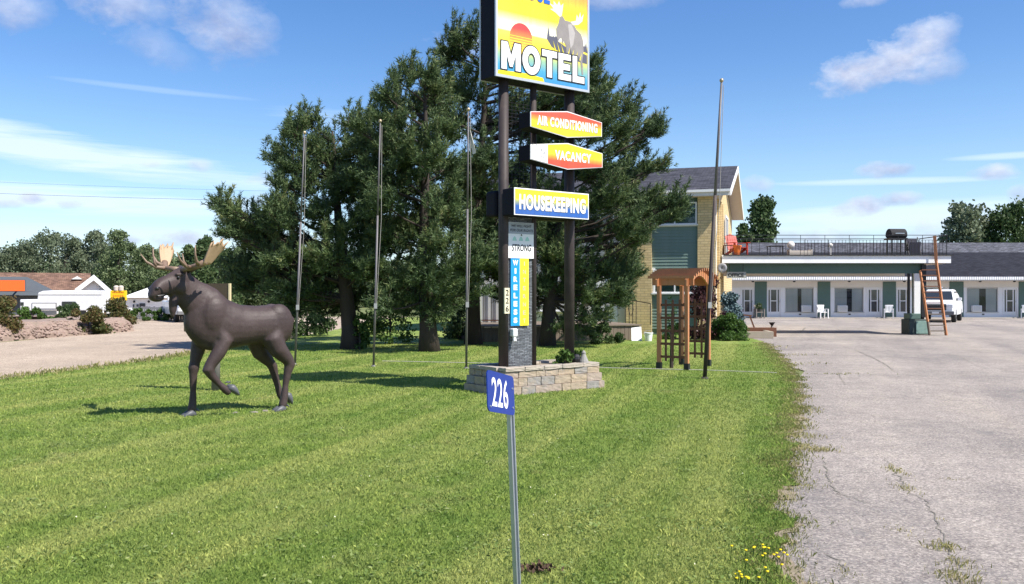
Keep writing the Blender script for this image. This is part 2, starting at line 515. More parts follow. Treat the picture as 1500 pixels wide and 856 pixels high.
def blades(name, X, Y, H, W, tone, m, z0=0.01, lean=0.95):
    n = len(X)
    a = rng.uniform(0, 2 * np.pi, n); l = rng.uniform(0.05, lean, n) * H
    la = rng.uniform(0, 2 * np.pi, n)
    V = np.empty((n, 4, 3), np.float32)
    cx, cy = np.cos(a) * W * 0.5, np.sin(a) * W * 0.5
    V[:, 0] = np.stack([X - cx, Y - cy, np.full(n, z0)], 1)
    V[:, 1] = np.stack([X + cx, Y + cy, np.full(n, z0)], 1)
    mxx = X + np.cos(la) * l * 0.35; myy = Y + np.sin(la) * l * 0.35
    V[:, 2] = np.stack([mxx + cx * 0.8, myy + cy * 0.8, z0 + H * 0.62], 1)
    V[:, 3] = np.stack([X + np.cos(la) * l, Y + np.sin(la) * l, z0 + H * np.sqrt(np.clip(1 - (l / H) ** 2 * 0.5, 0.2, 1))], 1)
    i = np.arange(n)[:, None] * 4
    F = np.concatenate([i + [0, 1, 2], i + [0, 2, 3]], 0)
    return np_mesh(name, V.reshape(-1, 3), F, m, None, np.repeat(tone, 4))

def make_grass():
    n = 560000
    u = rng.uniform(0, 1, n)
    D = 3.4 * (30.0 / 3.4) ** (u ** 0.92)
    X = rng.uniform(-0.72, 0.42, n) * (D + 1.2)
    # clumping
    keep = point_in_poly(X, D, lawn_poly)
    X, D = X[keep], D[keep]
    cl = np.sin(X * 3.1 + np.sin(D * 2.3) * 1.7) * np.sin(D * 3.7 + np.cos(X * 1.9) * 2.1)
    H = (0.017 + 0.014 * rng.random(len(X)) + 0.007 * np.clip(cl, 0, 1)) * (1 + 0.012 * D)
    long = rng.random(len(X)) < 0.03
    H[long] *= 1.7
    W = rng.uniform(0.004, 0.008, len(X)) * np.clip(D / 7.5, 1, 2.2)
    tone = np.clip(0.5 + rng.normal(0, 0.27, len(X)) + 0.12 * cl, 0, 0.96)
    pale = rng.random(len(X)) < 0.03
    tone[pale] = 1.0
    g = stuff(blades('grass', X, D, H, W, tone, M_blade))
    g['label'] = 'short mown green grass covering the lawn'; g['category'] = 'grass'
make_grass()
# ------------------------------------------------------------ motel house (two storeys, yellow brick)
def mat_brick():
    m = bpy.data.materials.new('yellow_brick'); t = NT(m)
    tc = t.coord('Object'); sep = t.new('ShaderNodeSeparateXYZ'); t.l.new(tc, sep.inputs[0])
    s = t.math('ADD', sep.outputs[0], sep.outputs[1])
    cb = t.new('ShaderNodeCombineXYZ'); t.l.new(s, cb.inputs[0]); t.l.new(sep.outputs[2], cb.inputs[1])
    br = t.new('ShaderNodeTexBrick'); t.l.new(cb.outputs[0], br.inputs['Vector'])
    br.inputs['Scale'].default_value = 1.0; br.inputs['Brick Width'].default_value = 0.30; br.inputs['Row Height'].default_value = 0.105
    br.inputs['Mortar Size'].default_value = 0.012; br.inputs['Mortar Smooth'].default_value = 0.2
    br.inputs['Color1'].default_value = (0.58, 0.44, 0.22, 1); br.inputs['Color2'].default_value = (0.68, 0.53, 0.29, 1); br.inputs['Mortar'].default_value = (0.42, 0.32, 0.18, 1)
    n = t.noise(tc, 3, 5, 0.6)
    c = t.mix(1.0, br.outputs[0], t.ramp(n, [(0.3, (0.85, 0.85, 0.85)), (0.7, (1.08, 1.06, 1.0))]), 'MULTIPLY')
    t.l.new(c, t.b.inputs['Base Color']); t.b.inputs['Roughness'].default_value = 0.85
    t.bump(br.outputs['Fac'], -0.5, 0.01)
    return m
def mat_shingle(name, col, row=0.16, w=0.30, rotx=True):
    m = bpy.data.materials.new(name); t = NT(m)
    tc = t.coord('Object'); sep = t.new('ShaderNodeSeparateXYZ'); t.l.new(tc, sep.inputs[0])
    cb = t.new('ShaderNodeCombineXYZ'); t.l.new(sep.outputs[0], cb.inputs[0]); t.l.new(sep.outputs[1], cb.inputs[1])
    br = t.new('ShaderNodeTexBrick'); t.l.new(cb.outputs[0], br.inputs['Vector'])
    br.inputs['Scale'].default_value = 1.0; br.inputs['Brick Width'].default_value = w; br.inputs['Row Height'].default_value = row
    br.inputs['Mortar Size'].default_value = 0.012; br.inputs['Bias'].default_value = 0.0
    br.inputs['Color1'].default_value = c4([x * 0.65 for x in col]); br.inputs['Color2'].default_value = c4([x * 1.45 for x in col]); br.inputs['Mortar'].default_value = c4([x * 0.45 for x in col])
    n = t.noise(tc, 1.2, 6, 0.65)
    c = t.mix(1.0, br.outputs[0], t.ramp(n, [(0.3, (0.75, 0.75, 0.78)), (0.7, (1.2, 1.18, 1.15))]), 'MULTIPLY')
    t.l.new(c, t.b.inputs['Base Color']); t.b.inputs['Roughness'].default_value = 0.9
    t.b.inputs['Specular IOR Level'].default_value = 0.2
    t.bump(br.outputs['Fac'], -0.6, 0.01)
    return m
M_brick = mat_brick()
M_shingle = mat_shingle('charcoal_shingle', (0.052, 0.052, 0.064))
M_shingle_dark = mat_shingle('dark_navy_shingle', (0.020, 0.020, 0.027))
M_shingle_grey = mat_shingle('grey_shingle', (0.085, 0.088, 0.105))
M_white = mat('white_paint', (0.78, 0.78, 0.77), 0.5, 0.06, 4, 0.05, dirt=(0.45, 0.43, 0.40), dirt_amt=0.25)
M_offwhite = mat('cream_wall_paint', (0.70, 0.66, 0.61), 0.65, 0.05, 2, 0.05, dirt=(0.45, 0.42, 0.38), dirt_amt=0.2)
M_soffit = mat('beige_soffit', (0.55, 0.48, 0.41), 0.7, 0.08, 3, 0.05)
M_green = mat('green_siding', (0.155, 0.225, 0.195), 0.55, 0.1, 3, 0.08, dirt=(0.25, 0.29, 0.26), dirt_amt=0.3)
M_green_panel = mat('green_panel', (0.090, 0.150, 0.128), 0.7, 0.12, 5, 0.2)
M_glass = mat('window_glass', (0.03, 0.035, 0.04), 0.06, 0.1, 1, 0, spec=0.9)
M_black = mat('black_iron', (0.018, 0.018, 0.020), 0.45, 0.2, 8, 0.05)
M_curtain = mat('pale_curtain', (0.52, 0.53, 0.50), 0.85, 0.2, 2.0, 0.3, 14, stretch=(8, 8, 0.2))
M_interior = mat('dark_room', (0.03, 0.03, 0.032), 0.9, 0.2, 2, 0)
M_lumber = mat('cedar_stain', (0.46, 0.195, 0.085), 0.55, 0.25, 5, 0.2, 60, stretch=(6, 6, 0.6))
M_dkwood = mat('dark_stain_wood', (0.15, 0.062, 0.032), 0.6, 0.3, 6, 0.2, 50)
M_greywood = mat('weathered_wood', (0.17, 0.135, 0.105), 0.85, 0.35, 4, 0.4, 50, stretch=(5, 5, 0.5))
M_steel = mat('galvanised_steel', (0.46, 0.50, 0.53), 0.42, 0.12, 12, 0.05, metal=0.75)
M_darkmetal = mat('brown_painted_steel', (0.050, 0.040, 0.040), 0.55, 0.25, 6, 0.12, 30, spec=0.2, dirt=(0.11, 0.085, 0.075), dirt_amt=0.5)
M_concrete = mat('concrete', (0.36, 0.34, 0.31), 0.9, 0.2, 3, 0.3, 40)
M_whiteplastic = mat('white_plastic', (0.80, 0.80, 0.80), 0.35, 0.04, 5, 0)
M_acgrille = mat('air_conditioner_grille', (0.50, 0.49, 0.46), 0.5, 0.1, 10, 0.1)

HK = 0.935
TH = R(16.5)
house = thing('motel_house', 'two storey yellow brick house with green siding and dark gabled roof', 'house', (8.7 * HK, 38.5 * HK, 0), -TH)
HL, HD = 10.6, 13.0
ZE = 5.62; ZR = 7.36
def part(fn, name, m, parent, **kw):
    b = MB(); fn(b); return b.build(name, m, parent, **kw)
WT = 0.25
# brick masses of the front: pier at right, column left of the green bay; the bay is set back
part(lambda b: b.box(-0.71, 0.0, 0, HD, 0, ZE), 'wall', M_brick, house)
part(lambda b: b.box(-3.6, -2.55, 0, WT, 0, ZE), 'wall', M_brick, house)
part(lambda b: b.box(-HL, -3.6, 0.3, 0.55, 0, ZE), 'wall', M_offwhite, house)
part(lambda b: b.box(-HL, -HL + WT, 0.55, HD, 0, ZE), 'wall', M_brick, house)
part(lambda b: b.box(-HL + WT, -0.71, HD - WT, HD, 0, ZE), 'wall', M_brick, house)
part(lambda b: b.prism([(0, ZE), (HD, ZE), (HD / 2, ZE + (ZR - ZE) * 0.96)], 'x', -0.2, 0.0), 'gable', M_brick, house)
part(lambda b: b.prism([(0.6, ZE), (HD, ZE), (HD / 2, ZE + (ZR - ZE) * 0.96)], 'x', -HL, -HL + 0.2), 'gable', M_brick, house)
# brick ribs on the end wall
for k, yy in enumerate((0.9, 2.2, 3.4)):
    part(lambda b: b.box(0.0, 0.10, yy, yy + 0.45, 0, ZE - 0.05), 'brick_rib', M_brick, house)
# green bay
BY = 0.10
back = part(lambda b: b.box(-2.55, -0.71, BY + 0.03, BY + 0.12, 0.0, ZE), 'bay_backing', M_green_panel, house)
def siding(z0, z1, x0, x1, y, n, parent, m=M_green):
    h = (z1 - z0) / n
    me = MB()
    me.prism([(0.0, 0.0), (-0.032, 0.0), (-0.010, h * 0.985), (0.0, h * 0.985)], 'x', x0, x1)
    me = me.mesh('siding_board'); me.materials.append(m)
    for k in range(n):
        o = put('siding_board', me, None, parent); o.location = (0, y, z0 + k * h)
siding(2.72, 4.40, -2.55, -0.715, BY + 0.03, 13, house)
siding(0.25, 1.62, -2.55, -0.715, BY + 0.03, 11, house)
def window(parent, x0, x1, z0, z1, y, fr=0.06, mull=(), sill=True, curtain=None, dark=M_interior, frame=M_white, hbar=()):
    # frame and mullions round a glass pane, with the room behind
    b = MB()
    b.box(x0 - fr, x0, y - 0.05, y + 0.06, z0 - fr, z1 + fr); b.box(x1, x1 + fr, y - 0.05, y + 0.06, z0 - fr, z1 + fr)
    b.box(x0, x1, y - 0.05, y + 0.06, z1, z1 + fr); b.box(x0, x1, y - 0.05, y + 0.06, z0 - fr, z0)
    for mx in mull: b.box(mx - 0.025, mx + 0.025, y - 0.045, y + 0.05, z0, z1)
    for mz in hbar: b.box(x0, x1, y - 0.043, y + 0.05, mz - 0.02, mz + 0.02)
    w = b.build('window', frame, parent)
    g = MB().box(x0, x1, y + 0.005, y + 0.012, z0, z1).build('pane', M_pane, w)
    MB().box(x0, x1, y + 0.28, y + 0.30, z0, z1).build('room', dark, w)
    if curtain:
        for a, c_ in curtain:
            n = max(3, int((c_ - a) / 0.07)); rings = []
            cb = MB(); vs = []; 
            for i in range(n * 2 + 1):
                x = a + (c_ - a) * i / (n * 2); yy = y + 0.03 + (0.03 if i % 2 else 0.0)
                vs += [(x, yy, z0 + 0.01), (x, yy, z1 - 0.01)]
            cb.add(vs, [(2 * i, 2 * i + 2, 2 * i + 3, 2 * i + 1) for i in range(n * 2)])
            cb.build('curtain', M_curtain, w)
    if sill: MB().box(x0 - fr - 0.05, x1 + fr + 0.05, y - 0.11, y - 0.051, z0 - fr - 0.03, z0 - fr + 0.02).build('sill', frame, w)
    return w
def mat_pane():
    m = bpy.data.materials.new('window_pane'); m.use_nodes = True
    nt = m.node_tree; n = nt.nodes; n.clear()
    out = n.new('ShaderNodeOutputMaterial'); mx = n.new('ShaderNodeMixShader'); tr = n.new('ShaderNodeBsdfTransparent'); gl = n.new('ShaderNodeBsdfGlossy')
    gl.inputs['Roughness'].default_value = 0.03; gl.inputs['Color'].default_value = (0.9, 0.95, 1, 1); tr.inputs['Color'].default_value = (0.95, 0.96, 0.96, 1)
    fr = n.new('ShaderNodeFresnel'); fr.inputs['IOR'].default_value = 1.35
    ad = n.new('ShaderNodeMath'); ad.operation = 'ADD'; ad.inputs[1].default_value = 0.0
    nt.links.new(fr.outputs[0], ad.inputs[0])
    nt.links.new(ad.outputs[0], mx.inputs[0]); nt.links.new(tr.outputs[0], mx.inputs[1]); nt.links.new(gl.outputs[0], mx.inputs[2]); nt.links.new(mx.outputs[0], out.inputs[0])
    return m
M_pane = mat_pane()
window(house, -2.46, -0.80, 4.53, 5.32, BY, 0.06, mull=(-1.63,), curtain=[(-1.6, -0.82), (-2.44, -2.05)])
window(house, -2.44, -0.82, 1.76, 2.60, BY, 0.07, mull=(-1.63,), curtain=[(-2.42, -1.7)])
part(lambda b: b.box(-2.555, -2.42, BY - 0.03, BY + 0.02, 1.62, 2.74), 'bay_trim', M_white, house)
part(lambda b: b.box(-2.54, -0.72, BY - 0.02, BY + 0.03, 4.405, 4.475), 'bay_trim', M_white, house)
# long upper window continuing left behind the pines, plain lower door and window
window(house, -6.4, -4.2, 4.45, 5.25, 0.25, 0.06, mull=(-5.3,), curtain=[(-6.3, -5.5)])
window(house, -7.4, -6.2, 1.0, 2.2, 0.25, 0.06, mull=(-6.8,))
part(lambda b: b.box(-4.9, -4.0, 0.24, 0.298, 0.45, 2.5), 'door', M_white, house, bevel=0.01)
# end wall: patio door on the deck level with white frame
w = MB(); w.box(0.101, 0.16, 4.4, 4.5, 3.05, 5.2); w.box(0.101, 0.16, 6.3, 6.4, 3.05, 5.2); w.box(0.101, 0.16, 4.5, 6.3, 5.1, 5.2); w.box(0.101, 0.16, 5.36, 5.44, 3.05, 5.1)
dd = w.build('patio_door', M_white, house)
MB().box(0.102, 0.12, 4.5, 6.3, 3.05, 5.1).build('pane', M_glass, dd)
part(lambda b: b.box(0.0, 0.02, 0.15, 0.28, 0.3, ZE - 0.2), 'downspout', M_white, house)
# roof: two slabs with white rake and eave boards, beige soffit
EO, SO = 0.30, 0.58
def roof():
    th = 0.16
    yf = -EO; sl = (ZR - ZE) / (HD / 2)
    zf = ZE + 0.12 - sl * EO
    ridge = ZR + 0.12
    x0, x1 = -HL - 0.7, SO
    r = MB().prism([(yf, zf), (HD / 2, ridge), (HD / 2, ridge + th), (yf, zf + th)], 'x', x0, x1).build('roof', M_shingle, house)
    MB().prism([(HD + EO, zf), (HD / 2, ridge), (HD / 2, ridge + th), (HD + EO, zf + th)], 'x', x0, x1).build('roof_slope', M_shingle, r)
    for s in (0, 1):
        y_a = yf if s == 0 else HD + EO
        MB().prism([(y_a, zf - 0.10), (HD / 2, ridge - 0.10), (HD / 2, ridge + th - 0.02), (y_a, zf + th - 0.02)], 'x', x1 + 0.003, x1 + 0.035).build('rake_board', M_white, r)
        a, c_ = (yf + 0.02, HD / 2) if s == 0 else (HD + EO - 0.02, HD / 2)
        MB().prism([(a, zf - 0.035), (c_, ridge - 0.035), (c_, ridge - 0.004), (a, zf - 0.004)], 'x', 0.0, x1).build('soffit', M_soffit, r)
    MB().box(x0, x1, yf - 0.04, yf - 0.004, zf - 0.09, zf + th - 0.03).build('eave_board', M_offwhite, r)
    MB().box(x0, x1, yf - 0.10, yf - 0.043, zf + 0.06, zf + th).build('gutter', M_white, r)
    MB().box(x0, 0, yf, 0.3, ZE - 0.06, ZE - 0.02).build('soffit', M_soffit, r)
    # roof vent pipe
    ys = 1.5; zs = zf + th + sl * (ys + EO)
    MB().tube([(-3.85, ys, zs - 0.1), (-3.85, ys, zs + 0.42)], 0.05).build('vent_pipe', M_black, r)
    MB().tube([(-6.4, 2.9, zf + th + sl * 3.3 - .1), (-6.4, 2.9, zf + th + sl * 3.3 + .35)], 0.06).build('vent_pipe', M_black, r)
roof()
# satellite dish on the corner
ds = thing('satellite_dish', 'small grey satellite dish fixed to the brick house corner', 'dish', tuple(house.matrix_basis @ Vector((0.22, 0.55, 2.72))), -TH)
b = MB(); b.loft([[(r_ * math.cos(a) + 0, -0.10 - 0.06 * (1 - (r_ / 0.24) ** 2) + y_, r_ * math.sin(a)) for a in [2 * math.pi * k / 18 for k in range(18)]] for r_, y_ in ((0.20, 0.06), (0.16, 0.06), (0.05, 0.06), (0.05, 0.09), (0.16, 0.09), (0.20, 0.075))])
b.build('reflector', mat('dish_grey', (0.25, 0.25, 0.26), 0.6), ds, smooth=True)
MB().tube([(0, 0.0, 0), (-0.1, 0.15, -0.05), (-0.2, 0.15, -0.3)], 0.018).build('bracket', M_steel, ds)
MB().tube([(0, -0.05, -0.22), (0, -0.35, -0.05)], 0.012).build('arm', M_steel, ds)

# porch railing on the brick column, white porch posts
pr = thing('porch_railing', 'white post and thin rail of the porch beside the brick column', 'railing', tuple(house.matrix_basis @ Vector((-6.0, -1.2, 0.5))), -TH)
MB().box(0.6, 0.72, 0, 0.12, 0, 1.0).build('post', M_white, pr)
MB().box(-1.6, -1.48, 0, 0.12, 0, 1.0).build('post', M_white, pr)
MB().box(-1.48, 0.6, 0.03, 0.09, 0.72, 0.78).build('rail', M_white, pr)
MB().box(0.72, 2.3, 0.03, 0.09, 0.72, 0.78).build('rail', M_white, pr)
ir = thing('iron_railing', 'black wrought iron railing before the yellow brick column', 'railing', tuple(house.matrix_basis @ Vector((-3.45, -1.0, 0.45))), -TH)
for x in (0, 0.14, 0.28, 0.42): MB().tube([(x, 0, 0), (x, 0, 0.95)], 0.014, 6).build('baluster', M_black, ir)
MB().bar((-0.03, 0, 0.95), (0.45, 0, 0.95), 0.035).build('rail', M_black, ir)
MB().bar((0, 0, 0.1), (0.42, 0, 0.1), 0.025).build('rail', M_black, ir)
for s in (-1, 1): MB().tube([(0.21 + s * 0.02, 0, 0.35), (0.21 + s * 0.1, 0, 0.6), (0.21 + s * 0.06, 0, 0.85)], 0.012, 6).build('scroll', M_black, ir)
MB().tube([(1.0, -0.1, 0), (1.0, -0.1, 0.85)], 0.016, 6).build('baluster', M_black, ir)
MB().bar((0.45, 0, 0.93), (1.0, -0.1, 0.85), 0.03).build('rail', M_black, ir)
# low deck with upright skirting boards in front of the house
deck = thing('timber_deck', 'low wooden deck with upright weathered skirting boards before the house', 'deck', (-1.25, 31.3, 0), math.atan2(1.5, 5.9))
DLN = 6.1
MB().box(-0.04, DLN + 0.04, -0.05, 4.2, 0.53, 0.57).build('deck_floor', M_greywood, deck)
me = MB().box(0, 0.135, 0, 0.025, 0, 0.525).mesh('skirt_board'); me.materials.append(M_greywood)
for k in range(int(DLN / 0.145)):
    o = put('skirt_board', me, None, deck); o.location = (k * 0.145, (noise1(k) - 0.5) * 0.014, -0.01 + 0.01 * noise1(k, 4))
MB().box(0.0, DLN, 0.06, 0.09, 0.0, 0.52).build('deck_frame', M_dkwood, deck)
MB().box(-0.03, 0.0, 0.0, 4.2, 0, 0.52).build('deck_side', M_greywood, deck)
# white screened wall over the left end of the deck with black bars
scr = thing('porch_screen', 'white porch screen with black upright bars above the wooden deck', 'screen', (-1.2, 35.2, 0.0), -TH)
MB().box(0, 1.15, 0.06, 0.12, 0.55, 2.3).build('panel', M_white, scr)
for k in range(4): MB().tube([(0.08 + k * 0.33, 0, 0.3), (0.08 + k * 0.33, 0, 2.3)], 0.02, 6).build('bar', M_black, scr)
MB().bar((0, 0, 0.65), (1.15, 0, 0.65), 0.04).build('rail', M_dkwood, scr)
for x in (0.02, 1.1): MB().box(x, x + 0.06, 0.05, 0.13, 0, 0.55).build('post', M_greywood, scr)

# ------------------------------------------------------------ canopy deck from the house
CO = Vector((gx(1062, 37.0), 37.0, 0)); CL = 9.28; CDP = 2.7
canopy = thing('entrance_canopy', 'flat white fronted canopy with green beam reaching from the brick house', 'canopy', tuple(CO), 0)
CZ0, CZ1 = 2.94, 3.27
M_deckblk = mat('roof_felt', (0.05, 0.048, 0.05), 0.9, 0.3, 4, 0.2)
MB().box(0.12, CL - 0.05, 0.05, CDP, CZ0 + 0.02, CZ1 - 0.02).build('roof_slab', M_deckblk, canopy)
MB().box(-0.12, CL, 0.0, 0.045, CZ0, CZ1).build('fascia', M_white, canopy)
MB().box(CL - 0.047, CL, 0.048, CDP, CZ0, CZ1).build('fascia', M_white, canopy)
MB().box(0, CL, CDP + 0.003, CDP + 0.045, CZ0, CZ1).build('fascia', M_white, canopy)
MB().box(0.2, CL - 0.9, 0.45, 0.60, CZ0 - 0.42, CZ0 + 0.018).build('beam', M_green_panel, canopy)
MB().box(0.2, CL - 0.9, CDP - 0.4, CDP - 0.25, CZ0 - 0.5, CZ0 + 0.018).build('beam', M_offwhite, canopy)
MB().box(0.12, CL - 0.05, 0.62, CDP - 0.42, CZ0 - 0.03, CZ0 + 0.015).build('ceiling', M_soffit, canopy)
MB().box(-0.05, CL + 0.08, -0.06, -0.003, CZ1 - 0.03, CZ1 + 0.02).build('edge_trim', M_black, canopy)
CX = CL - 1.18
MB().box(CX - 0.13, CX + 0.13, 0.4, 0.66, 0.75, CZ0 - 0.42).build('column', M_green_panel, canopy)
MB().box(CX - 0.19, CX + 0.06, 0.3, 0.395, 0.75, CZ0 - 0.42).build('column_board', M_white, canopy)
MB().box(CX + 0.135, CX + 0.33, 0.35, 0.7, 0.7, CZ0 - 0.05).build('column', M_black, canopy)
MB().tube([(CX - 0.32, 0.55, 0.62), (CX - 0.32, 0.55, CZ0 - 0.42)], 0.06).build('pipe_post', M_black, canopy)
M_peel = mat('peeling_green_paint', (0.20, 0.31, 0.27), 0.75, 0.3, 9, 0.4, 30, dirt=(0.035, 0.05, 0.05), dirt_amt=0.9)
M_darkgreen = mat('dark_green_block', (0.055, 0.075, 0.07), 0.8, 0.3, 5, 0.3)
MB().box(CX - 0.46, CX + 0.35, 0.15, 0.95, 0.0, 0.62).build('plinth', M_darkgreen, canopy, bevel=0.02)
MB().box(CX - 0.2, CX + 0.33, 0.10, 0.148, 0.03, 0.56).build('plinth_face', M_peel, canopy, bevel=0.01)
MB().box(CX - 0.40, CX + 0.05, 0.25, 0.85, 0.625, 0.86).build('plinth_cap', M_green_panel, canopy, bevel=0.02)
# OFFICE board
ob = thing('office_sign', 'grey OFFICE board hung under the canopy next to the brick house', 'sign', tuple(canopy.matrix_basis @ Vector((0.12, 0.2, CZ0 - 0.62))), 0)
M_greyboard = mat('grey_board', (0.30, 0.31, 0.28), 0.7, 0.1, 5, 0.05)
M_ink = mat('black_ink', (0.012, 0.012, 0.012), 0.5, 0.1, 5, 0)
MB().box(0, 0.80, 0, 0.03, 0.0, 0.26).build('board', M_greyboard, ob)
lettering('OFFICE', ob, M_ink, 0.05, 0.70, 0.05, 0.20, -0.004, offset=0.04)
for x in (0.12, 0.68): MB().tube([(x, 0.015, 0.26), (x, 0.015, 0.62)], 0.012, 6).build('hanger', M_black, ob)
# railing round the deck
rail = thing('deck_railing', 'thin black iron railing with close uprights along the canopy deck', 'railing', tuple(canopy.matrix_basis @ Vector((0, 0, CZ1))), 0)
RH = 0.82
for y in (0.10, CDP - 0.1):
    MB().bar((0.1, y, RH), (CL - 0.1, y, RH), 0.024).build('rail', M_black, rail)
    MB().bar((0.1, y, RH - 0.20), (CL - 0.1, y, RH - 0.20), 0.014).build('rail', M_black, rail)
    MB().bar((0.1, y, 0.08), (CL - 0.1, y, 0.08), 0.022).build('rail', M_black, rail)
MB().bar((CL - 0.1, 0.1, RH), (CL - 0.1, CDP - 0.1, RH), 0.035).build('rail', M_black, rail)
me = MB().tube([(0, 0, 0), (0, 0, RH - 0.2)], 0.009, 5).mesh('baluster'); me.materials.append(M_black)
me2 = MB().tube([(0, 0, 0), (0, 0, RH)], 0.011, 5).mesh('post'); me2.materials.append(M_black)
for y in (0.10, CDP - 0.1):
    for k in range(64):
        if 22 > k: continue
        o = put('baluster', me, None, rail); o.location = (0.15 + k * (CL - 0.3) / 63, y, 0)
    for k in range(10):
        o = put('post', me2, None, rail); o.location = (0.12 + k * (CL - 0.24) / 9, y, 0)
# things on the deck
M_red = mat('red_plastic', (0.42, 0.035, 0.02), 0.45, 0.1, 5, 0.03)
M_orange = mat('orange_plastic', (0.75, 0.17, 0.03), 0.45, 0.1, 5, 0.03)
def deckpt(x, y): return tuple(canopy.matrix_basis @ Vector((x, y, CZ1)))
def muskoka(name, label, loc, rz, m, s=1.0):
    t = thing(name, label, 'chair', loc, rz)
    t.scale = (s, s, s)
    for k in range(5):
        x = -0.22 + k * 0.11; h = 0.92 + 0.10 * (1 - abs(k - 2) / 2)
        M = Matrix.Translation((x, 0.22, 0.28)) @ Matrix.Rotation(R(-22), 4, 'X')
        MB().box(-0.05, 0.05, -0.01, 0.01, 0, h - 0.25, M).build('back_slat', m, t)
    for k in range(5):
        MB().box(-0.28, 0.28, -0.35 + k * 0.115, -0.25 + k * 0.115, 0.36 - k * 0.022, 0.38 - k * 0.022).build('seat_slat', m, t)
    for sx in (-1, 1):
        MB().box(sx * 0.33 - 0.07, sx * 0.33 + 0.07, -0.42, 0.38, 0.56, 0.585).build('arm', m, t)
        MB().box(sx * 0.31 - 0.02, sx * 0.31 + 0.02, -0.36, -0.27, 0, 0.56).build('leg', m, t)
        MB().bar((sx * 0.28, -0.33, 0.34), (sx * 0.28, 0.45, 0.06), 0.03, 0.12).build('leg', m, t)
    return t
muskoka('garden_chair', 'red slatted garden chair on the canopy deck by the brick wall', deckpt(0.85, 1.5), R(20), M_red)
pot = thing('flower_pot', 'orange flower pot standing on the deck edge before the red chair', 'pot', deckpt(0.62, 0.45))
MB().lathe([(0.10, 0), (0.16, 0.36), (0.18, 0.36), (0.18, 0.42), (0.15, 0.42), (0.14, 0.38)], 14).build('body', M_orange, pot, smooth=False)
MB().lathe([(0.14, 0.375), (0.02, 0.40)], 14).build('soil', M_dkwood, pot)
def small_table(label, loc, rz, w, d, h, m=M_black):
    t = thing('deck_table', label, 'table', loc, rz)
    MB().box(-w / 2, w / 2, -d / 2, d / 2, h - 0.03, h).build('table_top', m, t)
    for sx in (-1, 1):
        for sy in (-1, 1):
            MB().tube([(sx * w * 0.45, sy * d * 0.42, 0), (sx * w * 0.45, sy * d * 0.42, h - 0.03)], 0.018, 6).build('leg', m, t)
    return t
small_table('small black metal table on the deck beside the beige bench', deckpt(2.35, 1.0), 0, 0.6, 0.5, 0.42)
small_table('low dark wooden table on the deck against the brick house', deckpt(0.3, 0.7), 0, 0.35, 0.4, 0.45, M_dkwood)
bench = thing('deck_bench', 'low beige box bench with end posts on the canopy deck', 'bench', deckpt(3.35, 0.9))
MB().box(-0.42, 0.42, -0.2, 0.2, 0.05, 0.22).build('seat', M_soffit, bench)
for sx in (-1, 1): MB().box(sx * 0.45 - 0.03, sx * 0.45 + 0.03, -0.2, 0.2, 0, 0.26).build('end_post', M_soffit, bench)
def dish(label, loc, r):
    t = thing('deck_lamp', label, 'lamp', loc)
    MB().tube([(0, 0, 0), (0, 0, 0.34)], 0.025, 8).build('stem', M_offwhite, t)
    MB().ball((0, 0, 0.34 + r), r, 12, 8).build('globe', M_offwhite, t, smooth=True)
    MB().lathe([(0.09, 0), (0.09, 0.03), (0.02, 0.04)], 12).build('foot', M_offwhite, t)
    return t
dish('round cream globe lamp standing behind the beige deck bench', deckpt(3.2, 1.6), 0.16)
dish('small white globe lamp standing alone on the deck floor', deckpt(4.55, 0.6), 0.09)
bbq = thing('barbecue_grill', 'black covered barbecue on legs near the end of the canopy deck', 'barbecue', deckpt(7.55, 1.2), R(5))
rings = []
for x in (-0.36, -0.34, 0.34, 0.36):
    k = 0.92 if abs(x) > 0.35 else 1
    rings.append([(x, 0.26 * k * math.cos(a), 0.88 + (0.28 if math.sin(a) > 0 else 0.14) * k * math.sin(a)) for a in [2 * math.pi * i / 16 for i in range(16)]])
MB().loft(rings).build('body', mat('matte_black', (0.022, 0.022, 0.024), 0.85), bbq, smooth=False)
MB().box(-0.42, 0.36, -0.27, 0.27, 0.70, 0.76).build('shelf', M_black, bbq)
for sx in (-1, 1):
    for sy in (-1, 1): MB().tube([(sx * 0.30, sy * 0.2, 0), (sx * 0.30, sy * 0.2, 0.72)], 0.03, 6).build('leg', M_black, bbq)
MB().box(-0.3, 0.3, -0.18, 0.18, 0.12, 0.15).build('shelf', M_black, bbq)
MB().bar((-0.2, -0.3, 0.95), (0.2, -0.3, 0.95), 0.03).build('handle', M_steel, bbq)
lc = thing('folded_lounger', 'dark folded deck chair leaning near the ladder top', 'chair', deckpt(8.28, 1.2), R(10))
M = Matrix.Rotation(R(-14), 4, 'X')
MB().box(-0.26, 0.26, -0.02, 0.02, 0.05, 0.78, M).build('backrest', mat('navy_fabric', (0.03, 0.03, 0.045), 0.8), lc)
M2 = Matrix.Rotation(R(12), 4, 'X')
MB().box(-0.25, 0.25, -0.02, 0.02, 0.0, 0.6, M2).build('seat', MATS['navy_fabric'], lc)
for sx in (-1, 1):
    MB().bar((sx * 0.28, -0.12, 0), (sx * 0.28, 0.16, 0.82), 0.03).build('leg', M_black, lc)
    MB().bar((sx * 0.28, 0.18, 0), (sx * 0.28, -0.05, 0.62), 0.03).build('leg', M_black, lc)
